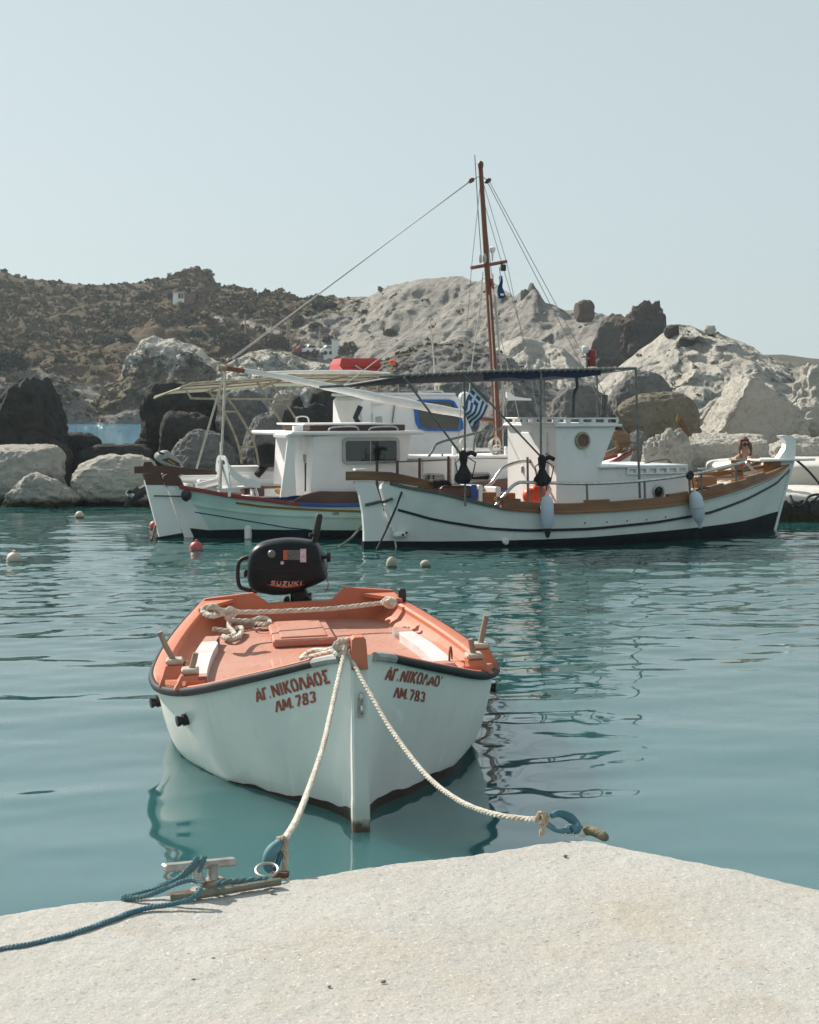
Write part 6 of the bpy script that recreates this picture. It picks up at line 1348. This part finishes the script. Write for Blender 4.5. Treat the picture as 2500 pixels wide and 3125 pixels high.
single(MB().tube([FrB.P(2103,1450,-.93)+Vector((.035*math.cos(t), -.02, .04*math.sin(t))) for t in np.linspace(0,2*math.pi,12)[:-1]], .028, 6, closed=True), 'rope_lashing', M_blackrope, 'black lashing on the side rail above the slanted fender', 'rope').matrix_world = Matrix.Translation(FrB.l) @ Matrix.Rotation(FrB.a, 4, 'Z')
# orange floats in the cockpit
for k, (px, py, r) in enumerate(((1618,1512,.10),(1640,1505,.125))):
    t = thing('orange_float', ['smaller orange float lying by the deckhouse door','larger orange float lying against the deckhouse door'][k], 'float', FrB.wld(FrB.P(px, py, -.55)), FrB.a, 'orange floats in the cockpit')
    MB().lathe([(r*math.cos(a), r*math.sin(a)) for a in np.linspace(-1.45, 1.45, 13)], (0,0,0), 18, axis=(.3,-.5,.8)).build('float_body', M_orange, t); MB().lathe([(.02,0),(.018,.05)], Vector((.3,-.5,.8)).normalized()*r*.95, 8, axis=(.3,-.5,.8)).build('eye', M_orange, t)
# ---- flags -----------------------------------------------------------------------
M_fb = pm('flag_blue', (.03,.08,.20), (.045,.10,.24), 8, .8); M_fw = pm('flag_white', (.74,.75,.77), None, rough=.8)
fo, fu, fd = FrB.P(1442,1187,-.83), FrB.P(1490,1237,-.83)-FrB.P(1442,1187,-.83), FrB.P(1408,1254,-.83)-FrB.P(1442,1187,-.83)
flag = thing('flag', 'blue and white striped flag with a cross flying from the canopy strut', 'flag', FrB.wld(fo), FrB.a)
def fp(u, v): return fu*u+fd*v*(1+.12*u)+Vector((0, .07*math.sin(u*4+v*5)*v, .02*math.sin(v*7+u*2)*v))
def fcell(u0, u1, v0, v1, n=6): return MB().loft([[fp(lerp(u0,u1,i/n), lerp(v0,v1,j/n)) for j in range(n+1)] for i in range(n+1)])
for k in range(9):
    fcell(k/9, (k+1)/9, .40 if k < 5 else 0, 1).build('stripe', M_fb if k % 2 == 0 else M_fw, flag)
for u0, v0 in ((0,0),(0,.24),(3/9,0),(3/9,.24)): fcell(u0, u0+2/9, v0, v0+.16).build('canton_square', M_fb, flag)
fcell(2/9, 3/9, 0, .40).build('cross_arm', M_fw, flag); fcell(0, 2/9, .16, .24).build('cross_arm', M_fw, flag); fcell(3/9, 5/9, .16, .24).build('cross_arm', M_fw, flag)
MB().tube([Vector((0,0,0)), fu*1.02], .008, 6).build('flag_hem', M_fw, flag)
po = FrA.P(1528,842,0); pen = thing('pennant', 'small limp blue pennant hanging from the mast crossbar', 'flag', FrA.wld(po), FrA.a)
rows = [[FrA.P(a, b_, 0)-po+Vector((0,.05*math.sin(b_*.08),0)), FrA.P((a+c)/2, b_, 0)-po+Vector((0,.06,0)), FrA.P(c, b_, 0)-po+Vector((0,.04*math.cos(b_*.1),0))] for a, c, b_ in ((1526,1530,842),(1526,1533,858),(1523,1537,875),(1521,1541,892),(1520,1541,905),(1521,1532,911))]
MB().loft(rows).build('pennant_cloth', M_fb, pen); MB().box(FrA.P(1533,899,-.04)-po, (.05,.012,.03)).build('pennant_emblem', M_fw, pen, smooth=False); MB().tube([Vector((0,0,0)), FrA.P(1524,815,0)-po], .006, 5).build('pennant_cord', M_wire, pen)
wg = thing('wind_vane', 'white wing shaped vane hanging beside the mast below the canopy', 'vane', FrA.wld(FrA.P(1550,1200,-.4)), FrA.a); w0 = FrA.P(1550,1200,-.4)
MB().prism([FrA.P(*q, -.4)-w0 for q in ((1547,1197),(1556,1198),(1572,1210),(1598,1214),(1620,1216),(1624,1222),(1556,1222),(1548,1214))], (0,.04,0)).build('vane_blade', M_cwhite, wg, smooth=False); MB().tube([Vector((0,0,0)), FrA.P(1546,1140,-.4)-w0], .006, 5).build('vane_cord', M_cord, wg)
# ---- red raft canister on the awning ----------------------------------------------
ro = FrC.P(1102,1136,-.3); rb_ = thing('liferaft_case', 'red plastic case strapped on top of the cream awning', 'case', FrC.wld(ro), FrC.a)
R_ = lambda px, py, y: FrC.P(px, py, y)-ro
rows = [[R_(a, y_, -.55) if k == 0 else None for k in range(1)] for a, y_ in ()]
bx = [(1036,1167,1136),(1040,1164,1110),(1046,1161,1093)]
rows = []
for a, c, yy in bx:
    p0, p1 = R_(a, yy, -.5), R_(c, yy, -.5); i = bx.index((a,c,yy))*.03
    rows.append([p0+Vector((0,i,0)), p1+Vector((0,i,0)), p1+Vector((-.02,.62-i,0)), p0+Vector((.02,.62-i,0))])
M_redp = pm('red_plastic_case', (.46,.045,.035), (.40,.04,.035), 6, .45)
MB().loft(rows, closed=True, cap0=True, cap1=True).build('case_shell', M_redp, rb_, smooth=False)
a, c = R_(1034,1117,-.512), R_(1168,1117,-.512); MB().tube([a, c], .012, 6).build('case_seam', M_redp, rb_)
for pa in (((1085,1115),(1120,1140)),((1148,1138),(1172,1112)),((1036,1118),(1050,1140))): MB().tube([R_(*pa[0],-.53), R_(*pa[1],-.53)], .012, 6).build('strap', M_cord, rb_)
for mb in letters('LMNALS', .05, .009, lambda a, b_, tot, h: R_(1122,1128,-.522)+Vector((a, -.004, b_)), .3, .8)[:0]: pass
# ---- white plastic chair on the after deck of the left caique ------------------------
co = FrA.P(722,1490,-.35); ch = thing('plastic_chair', 'white moulded plastic chair standing on the stern of the left caique', 'chair', FrA.wld(co), FrA.a); C_ = lambda px, py, y=-.35: FrA.P(px, py, y)-co
M_plas = pm('white_plastic', (.78,.78,.76), None, rough=.4)
def strip(pts, w, th=.012):
    mm = MB(); rows = [[Vector((q.x,-w/2,q.z)), Vector((q.x,w/2,q.z)), Vector((q.x+.0,w/2,q.z-th)), Vector((q.x,-w/2,q.z-th))] for q in pts]; return mm.loft(rows, closed=True, cap0=True, cap1=True)
yaw = Matrix.Rotation(R(2), 3, 'Z')*1.12
back = [C_(692,1470), C_(688,1440), C_(683,1415), C_(682,1398)]
def chair_panel(outline, inner=None, th=.018):
    o_ = [yaw @ Vector(q) for q in outline]
    return MB().ring(o_, [yaw @ Vector(q) for q in inner], yaw @ Vector((th,0,0))) if inner else MB().prism(o_, yaw @ Vector((th,0,0)))
bo = [(-.16-.04*z/.4, y*(1-.1*(z>.3)), z) for y, z in ((-.2,.0),(-.2,.12),(-.2,.30),(-.17,.37),(-.10,.40),(.10,.40),(.17,.37),(.2,.30),(.2,.12),(.2,.0))]
bi = [(-.16-.04*z/.4, y, z) for y, z in ((-.10,.29),(-.11,.30),(-.12,.315),(-.11,.335),(-.09,.345),(.09,.345),(.11,.335),(.12,.315),(.11,.30),(.10,.29))]
chair_panel(bo, bi).build('backrest', M_plas, ch)
MB().prism([yaw @ Vector(q) for q in ((-.18,-.2,0),(.20,-.21,.02),(.24,-.15,.01),(.24,.15,.01),(.20,.21,.02),(-.18,.2,0))], (0,0,.02)).build('seat', M_plas, ch, smooth=False)
for sy in (-1,1):
    MB().loft([[yaw @ Vector((x, sy*.21, z)), yaw @ Vector((x, sy*.235, z)), yaw @ Vector((x, sy*.235, z-h)), yaw @ Vector((x, sy*.21, z-h))] for x, z, h in ((-.18,.30,.10),(-.10,.22,.10),(.02,.13,.10),(.16,.11,.10),(.22,.08,.07))], closed=True, cap0=True, cap1=True).build('armrest', M_plas, ch)
    for sx in (-.15,.18): MB().tube([yaw @ Vector((sx, sy*.17, 0)), yaw @ Vector((sx*1.1, sy*.19, -.09))], .02, 6).build('leg', M_plas, ch)
# ---- far quay on the right with the sunbather ---------------------------------------
M_q2 = pm('whitewashed_concrete', (.66,.63,.58), (.58,.55,.50), 2.5, .9, bump=.02, bscale=8, c3=(.50,.46,.40), scale3=.9)
def rough_box(name, x0, x1, y0, y1, z0, z1, mat, n=26, amp=.05, seed=3):
    V_, F_ = ICO[6]; V2 = V_/((np.abs(V_)**9).sum(1)**(1/9))[:,None]
    V2 = V2*np.array([(x1-x0)/2,(y1-y0)/2,(z1-z0)/2])+np.array([(x0+x1)/2,(y0+y1)/2,(z0+z1)/2]); V2 += amp*np.stack([fbm(V2*1.7+k*9, 4, seed+k) for k in range(3)], 1)
    return mesh_np(name, V2, F_, mat, 'structure')
rough_box('far_quay', 3.6, 13, 25.0, 31, -.6, .46, M_q2); rough_box('quay_wall', 5.5, 13, 26.6, 31.5, .2, .86, M_q2, amp=.02, seed=9)
for k, (a, c, e) in enumerate(((2405,2480,1592),(2455,2560,1596),(2360,2420,1590))):
    B_('quay_rock', a, 1525, c, e+10, 24.75, 'dark', ['dark weedy rock under the far quay, middle of three','dark weedy rock under the far quay at the right edge of the photo','dark weedy rock behind the bow of the right caique'][k], .6, 2.6, .14, 0, 1, 120+k, 5, -.3, 'rocks under the far quay')
single(MB().tube(bez([P(*q) for q in ((2412,1512,24.7),(2425,1540,24.6),(2450,1540,24.6),(2470,1515,24.8),(2500,1510,24.9),(2480,1530,24.7))], 8), .02, 8), 'mooring_rope', M_blackrope, 'dark rope looped on the edge of the far quay', 'rope')
# person: one continuous skinned body, seen from the chest up
def skin_body(name, joints, edges, mat, parent, sub=2):
    me = bpy.data.meshes.new(name); me.from_pydata([j[0] for j in joints], edges, []); ob = bpy.data.objects.new(name, me); COL.objects.link(ob); ob.parent = parent
    md = ob.modifiers.new('skin', 'SKIN'); md.use_smooth_shade = True
    for i, j in enumerate(joints): me.skin_vertices[0].data[i].radius = j[1] if isinstance(j[1], tuple) else (j[1], j[1]); me.skin_vertices[0].data[i].use_root = (i == 0)
    s_ = ob.modifiers.new('sub', 'SUBSURF'); s_.levels = sub; s_.render_levels = sub; me.materials.append(mat); return ob
hd_ = P(2275, 1361, 25.9); pr_ = thing('person', 'sunbathing person with long brown hair and sunglasses sitting on the far quay', 'person', (hd_.x-.02, hd_.y, .46), R(14))
M_skin = pm('tanned_skin', (.50,.25,.165), (.45,.215,.14), 8, .5); M_hair = pm('brown_hair', (.11,.055,.03), (.19,.10,.055), 30, .55, stretch=(4,4,.6), bump=.01, bscale=40)
hz_ = hd_.z-.46
J = [((0,0,.10),(.15,.11)),((0,0,.28),(.125,.09)),((0,.0,.42),(.135,.09)),((0,.0,.50),(.10,.075)),((0,-.005,.56),(.05,.05)),((0,-.01,hz_-.04),(.062,.068)),((0,-.012,hz_+.03),(.080,.095)),((0,-.005,hz_+.095),(.060,.07)),
     ((-.15,0,.49),(.055,.055)),((-.22,-.03,.26),(.042,.042)),((-.10,-.22,.20),(.034,.034)),
     ((.15,0,.49),(.055,.055)),((.23,-.06,.30),(.042,.042)),((.17,-.20,.46),(.034,.034)),((.13,-.22,.51),(.024,.03)),((.10,-.23,.545),(.018,.02)),
     ((-.09,-.10,.09),(.10,.09)),((-.11,-.48,.14),(.07,.07)),((-.11,-.60,-.15),(.05,.05)),((.09,-.10,.09),(.10,.09)),((.11,-.48,.14),(.07,.07)),((.11,-.60,-.15),(.05,.05))]
E_ = [(0,1),(1,2),(2,3),(3,4),(4,5),(5,6),(6,7),(3,8),(8,9),(9,10),(3,11),(11,12),(12,13),(13,14),(14,15),(0,16),(16,17),(17,18),(0,19),(19,20),(20,21)]
skin_body('body', J, E_, M_skin, pr_)
V_, F_ = ICO[4]; hv = V_*np.array([.098,.105,.125])*(1+.06*fbm(V_*np.array([9,9,2]), 3, 4))[:,None]
keep = (hv[:,1] > -.055)|(hv[:,2] > .055); hv[:,1] = np.where((hv[:,1] < -.045)&(hv[:,2] < .06), -.045, hv[:,1]); hv += np.array([0,.012,hz_+.035]); ob = mesh_np('hair', hv, F_, M_hair); ob.parent = pr_
for sx, ln in ((-1,.24),(1,.20),(-.45,.26),(.5,.25),(0,.26)):
    y = -.035 if abs(sx) == 1 else .06; MB().tube(bez([Vector((sx*.078, y, hz_+.06)), Vector((sx*.098, y-.005, hz_-.04)), Vector((sx*.098, y-.015, hz_-.13)), Vector((sx*.08, y-.02, hz_+.06-ln))], 5), [.022+.008*math.sin(k*.5) for k in range(15)]+[.012], 8).build('hair_lock', M_hair, pr_)
for sx in (-1,1): MB().lathe([(.030,0),(.032,.006),(.02,.014)], Vector((sx*.036, -.098, hz_+.028)), 14, axis=(sx*.15,-1,0)).build('sunglass_lens', M_dark, pr_)
MB().tube([Vector((-.075,-.03,hz_+.04)), Vector((-.068,-.092,hz_+.038)), Vector((0,-.108,hz_+.036)), Vector((.068,-.092,hz_+.038)), Vector((.075,-.03,hz_+.04))], .006, 6).build('sunglass_frame', M_dark, pr_)
MB().loft([[Vector((x*.010*k, -.098-.014*k*(1-abs(x)*.6), hz_+.022-.022*k)) for x in (-1,0,1)] for k in (0.4,1,1.3)]).build('nose', M_skin, pr_)
MB().tube([Vector((-.020,-.094,hz_-.032)), Vector((0,-.100,hz_-.034)), Vector((.020,-.094,hz_-.032))], .005, 6).build('mouth', pm('lips', (.36,.12,.10), None, rough=.4), pr_)
MB().loft([[Vector((x*.137, y*.094-.0, z)) for x, y in [(math.cos(t), math.sin(t)) for t in np.linspace(0, 2*math.pi, 17)[:-1]]] for z in (.33,.37,.41)], closed=True).build('bikini_top', pm('pink_cloth', (.50,.14,.13), None, rough=.8), pr_)
MB().lathe([(.022,0),(.026,.05),(.02,.055)], Vector((-.03,-.24,.47)), 10).build('white_cup', M_cwhite, pr_)
# rusty stake on the rock
sk_ = thing('rusty_stake', 'bent rusty iron stake standing on the pale rocks', 'stake', P(2103,1322,29.0)); so_ = sk_.location
MB().tube([P(*q)-so_ for q in ((2103,1330,29),(2092,1312,29),(2080,1292,29),(2073,1275,29))], [.02,.045,.06,.03], 7).build('stake_bar', M_rust, sk_); MB().lathe([(.02,-.08),(.05,0),(.02,.10)], P(2071,1280,29)-so_, 9).build('stake_head', pm('mossy_rust', (.20,.13,.05), (.12,.07,.04), 20, .9), sk_)
# ================================================================ FAR THINGS ON THE HILL
def hp(px, py): 
    b_ = on_hill(px, py); return b_[0] if b_ else P(px, py, 230)
# track
# house and small buildings
def house(px, py, w, d, h, label, door=None, mat=None, name='house', extra=None):
    c = hp(px, py); t = thing(name, label, 'house', c)
    MB().box((0,0,h/2-1.0), (w,d,h+2.0)).build('wall', mat or M_cwhite, t, smooth=False)
    MB().box((0,0,h+.10), (w+.3,d+.3,.2)).build('roof', pm('flat_roof', (.45,.42,.38), None, rough=.9), t, smooth=False)
    for x, ww, hh in door or (): MB().box((x,-d/2-.02,hh/2), (ww,.08,hh)).build('door', M_brown, t, smooth=False)
    return t
hs1 = house(548, 912, 2.0, 2.5, 1.0, 'small white house with dark doors below the hilltop crag', ((.2,.45,.9),(.72,.35,.9)))
MB().box((1.9,.2,-.2), (1.7,2.2,2.3)).build('annex', pm('brown_stone_wall', (.22,.14,.11), (.17,.11,.09), 3, .9), hs1, smooth=False)
house(1024, 1078, 1.1, 1.5, 2.0, 'narrow white hut beside the parked cars', (), None, 'hut'); house(1004, 1082, 1.6, 1.5, .9, 'low white shed left of the narrow hut', (), None, 'shed')
def car(px, py, col, label, L_=3.8, rz=0):
    c = hp(px, py); t = thing('parked_car', label, 'car', c+Vector((0,0,.1)), rz, 'cars parked by the track'); w = 1.6
    pr = [(-L_/2,.35),(-L_/2+.1,.85),(-L_/2+.5,.95),(-L_/2+1.0,1.45),(.55,1.45),(1.1,.98),(L_/2-.2,.85),(L_/2,.55),(L_/2,.35)]
    MB().prism([Vector((x,-w/2,z)) for x, z in pr], (0,w,0)).build('body', col, t, smooth=False)
    MB().prism([Vector((x,-w/2-.02,z)) for x, z in ((-L_/2+.75,.98),(-L_/2+1.1,1.36),(.5,1.36),(.9,.98))], (0,.03,0)).build('window', M_glass, t, smooth=False)
    for x in (-L_/2+.75, L_/2-.75):
        for y in (-w/2,w/2): MB().lathe([(.1,-.1),(.30,-.1),(.30,.1),(.1,.1)], (x,y,.3), 14, axis=(0,1,0)).build('wheel', M_dark, t)
car(930, 1084, pm('red_car_paint', (.25,.025,.03), None, rough=.3), 'dark red car parked at the foot of the hill', 3.6, .25); car(946, 1083, M_cwhite, 'white car parked behind the dark red car', 3.2, .6); car(998, 1085, M_cwhite, 'white car parked beside the low shed', 2.4, .3)
# utility poles
for k, (px, y0, y1, lab) in enumerate(((749,1022,957,'leftmost wooden utility pole on the dirt track'),(829,1020,970,'utility pole where the track bends'),(877,1062,968,'left pole of the close pair above the cars'),(884,1064,972,'right pole of the close pair above the cars'),(977,1050,995,'thin pole behind the parked cars'),(1020,1068,1000,'thin pole behind the white hut'))):
    c = hp(px, y0); h_ = (y0-y1)/F*c.y; t = thing('utility_pole', lab, 'utility pole', c, 0, 'utility poles on the hill')
    MB().tube([(0,0,-.5),(0,0,h_)], [.14,.10], 7).build('pole', M_oldwood, t); MB().box((0,0,h_-.3), (.9,.1,.1)).build('crossarm', M_oldwood, t, smooth=False)
# bushes: clumps of small leaf faces round a short stem
def leaf_crown(c, rx, rz, n, size, seed):
    r = np.random.RandomState(seed); d = r.randn(n,3); d /= np.linalg.norm(d,axis=1)[:,None]; d[:,2] = np.abs(d[:,2])*1.0-.15
    lump = 1+.30*fbm(d*2.1+seed, 3, seed); rad = (.55+.45*r.rand(n)**.5)*lump; p_ = d*rad[:,None]*np.array([rx,rx,rz])+np.array([0,0,rz*.15])
    a = r.randn(n,3); a /= np.linalg.norm(a,axis=1)[:,None]; b_ = np.cross(a, r.randn(n,3)); b_ /= np.linalg.norm(b_,axis=1)[:,None]; s_ = size*(.6+.8*r.rand(n))[:,None]
    V = np.stack([p_-a*s_, p_+b_*s_*.7, p_+a*s_, p_-b_*s_*.7], 1).reshape(-1,3); return V, np.arange(4*n).reshape(-1,4)
M_bush = pm('olive_bush_leaves', (.035,.050,.022), (.055,.068,.03), 1.2, .8); M_bush2 = pm('dry_bush_leaves', (.075,.068,.04), (.10,.09,.055), 1.2, .85); M_bush3 = pm('dark_bush_leaves', (.022,.036,.022), (.035,.048,.028), 1.2, .8)
def bush(px, py, wpx, hpx, mat, label, seed, cat='shrub', nm='shrub'):
    c = hp(px, py); rx = wpx/F*c.y/2; rz = hpx/F*c.y*.8; t = thing(nm, label, cat, c, 0, 'shrubs and small trees on the hill'); V, Fc = leaf_crown(c, rx, rz, 900, max(.12, rx*.10), seed); ob = mesh_np('crown', V, Fc, mat, smooth=False); ob.parent = t
    MB().tube([(0,0,-.4),(.1,0,rz*.5)], [.16,.08], 6).build('trunk', M_oldwood, t)
bush(524,912,26,24,M_bush3,'dark round tree just left of the hilltop house',1,'tree','small_tree'); bush(447,910,66,22,M_bush3,'row of dark shrubs left of the hilltop house',2); bush(592,988,64,26,M_bush3,'dark shrub above the white cut bank',3); bush(345,1000,54,20,M_bush3,'dark shrub on the scrub slope',4); bush(383,1042,48,26,M_bush3,'dark shrub left of the white cut bank',5); bush(600,1028,60,24,M_bush3,'dark shrub at the right end of the cut bank top',6)
bush(705,1055,120,56,M_bush2,'big dry brown bush below the dirt track',7); bush(835,1062,100,50,M_bush2,'big dry bush left of the pair of poles',8); bush(1065,1082,64,50,M_bush2,'dry bush right of the white hut',9); bush(1008,1045,52,24,M_bush3,'dark green shrub above the white hut',10); bush(660,1018,60,26,M_bush,'olive shrub right of the dark one on the bank',11); bush(965,1000,44,20,M_bush,'slanting olive shrub on the pale slope',12); bush(912,985,32,30,M_bush,'olive shrub left of the slanting one',13)
bush(985,935,90,22,M_bush,'wide flat shrub near the skyline saddle',14); bush(30,1125,110,70,M_bush3,'dark shrubs above the huge pointed boulder',15); bush(330,1048,60,22,M_bush,'olive shrub low on the scrub slope',16); bush(1190,1022,44,22,M_bush2,'dry shrub on the quarry floor',17)
# low scrub: uncountable little cushions over the slopes
r = np.random.RandomState(5); SV, SF, SC = [], [], []; o_ = 0; base_v, base_f = ICO[2]
half = base_v[:,2] > -.35; 
def scatter(ob, n, lim, seed, smin, smax):
    global o_
    r = np.random.RandomState(seed); me = ob.data; nv = len(me.vertices); co = np.empty(nv*3); me.vertices.foreach_get('co', co); co = co.reshape(-1,3); sc = np.empty(nv); me.attributes['scrub'].data.foreach_get('value', sc)
    nf = len(me.polygons); idx = np.empty(nf*4, int); me.loops.foreach_get('vertex_index', idx); idx = idx.reshape(-1,4); fc = co[idx].mean(1); fs = sc[idx].mean(1)
    e1 = co[idx[:,1]]-co[idx[:,0]]; e2 = co[idx[:,3]]-co[idx[:,0]]; ar = np.linalg.norm(np.cross(e1, e2), axis=1)
    dens = np.clip(fs+.8*fbm(fc*.06, 3, seed), 0.02, 1.4)**lim; w = ar*dens; pxs = 1250+fc[:,0]/fc[:,1]*F; w *= (pxs > -150)&(pxs < 2600); w /= w.sum()
    pick = r.choice(nf, n, p=w); uv = r.rand(n,2); base = co[idx[pick,0]]*((1-uv[:,:1])*(1-uv[:,1:]))+co[idx[pick,1]]*(uv[:,:1]*(1-uv[:,1:]))+co[idx[pick,2]]*(uv[:,:1]*uv[:,1:])+co[idx[pick,3]]*((1-uv[:,:1])*uv[:,1:])
    for k in range(n):                       # a cushion of a dozen and a half small leaf faces
        s_ = smin*(smax/smin)**(r.rand()**1.8); m_ = 16
        d = r.randn(m_,3); d /= np.linalg.norm(d,axis=1)[:,None]; d[:,2] = np.abs(d[:,2])*.75; p_ = base[k]+d*s_*(.45+.55*r.rand(m_))[:,None]
        a = r.randn(m_,3); a /= np.linalg.norm(a,axis=1)[:,None]; b_ = np.cross(a, r.randn(m_,3)); b_ /= np.linalg.norm(b_,axis=1)[:,None]; q_ = s_*.42*(.6+.8*r.rand(m_))[:,None]
        SV.append(np.stack([p_-a*q_, p_+b_*q_*.8, p_+a*q_, p_-b_*q_*.8], 1).reshape(-1,3)); SF.append(np.arange(4*m_).reshape(-1,4)+o_); o_ += 4*m_; SC.append(np.full(4*m_, r.rand()))
scatter(hill, 9500, 3.0, 1, .22, 1.1); scatter(spur, 260, 1.2, 2, .12, .4); scatter(rightm, 220, 1.0, 3, .06, .25); scatter(low, 500, 1.2, 4, .2, .8); scatter(bank, 320, 2.0, 6, .2, .6)
def scrub_mat():
    m = bpy.data.materials.new('scrub_leaves'); m.use_nodes = True; nt = m.node_tree; bs = nt.nodes['Principled BSDF']; at_ = nd(nt, 'ShaderNodeAttribute'); at_.attribute_name = 'tone'
    cr = nd(nt, 'ShaderNodeValToRGB'); e = cr.color_ramp.elements; e[0].position = 0; e[0].color = (.062,.072,.040,1); e[1].position = 1; e[1].color = (.235,.16,.11,1)
    for p_, c in ((.3,(.09,.092,.052,1)),(.55,(.14,.11,.07,1)),(.85,(.19,.13,.085,1))): x = cr.color_ramp.elements.new(p_); x.color = c
    nt.links.new(at_.outputs['Fac'], cr.inputs[0]); nt.links.new(cr.outputs[0], bs.inputs['Base Color']); bs.inputs['Roughness'].default_value = .95; bs.inputs['Specular IOR Level'].default_value = .1; return m
scr = mesh_np('hill_scrub', np.concatenate(SV), np.concatenate(SF), scrub_mat(), 'stuff', smooth=False, attr={'tone': np.concatenate(SC)}); tag(scr, 'low dry scrub cushions scattered over the hillside', 'scrub')
# ---- summer haze -----------------------------------------------------------------
hz = MB().box((0, 1180, 19.5), (3000, 2500, 43)).build('haze', pm('unused', (.8,.8,.8)), smooth=False); hz['kind'] = 'stuff'; tag(hz, 'thin pale summer haze over the bay', 'haze')
hm_ = bpy.data.materials.new('haze_air'); hm_.use_nodes = True; nt = hm_.node_tree; nt.nodes.clear(); oo = nt.nodes.new('ShaderNodeOutputMaterial'); pv = nt.nodes.new('ShaderNodeVolumePrincipled')
pv.inputs['Color'].default_value = (.80,.90,1.0,1); pv.inputs['Density'].default_value = .00028; pv.inputs['Anisotropy'].default_value = .2; nt.links.new(pv.outputs[0], oo.inputs['Volume']); hz.data.materials.clear(); hz.data.materials.append(hm_)
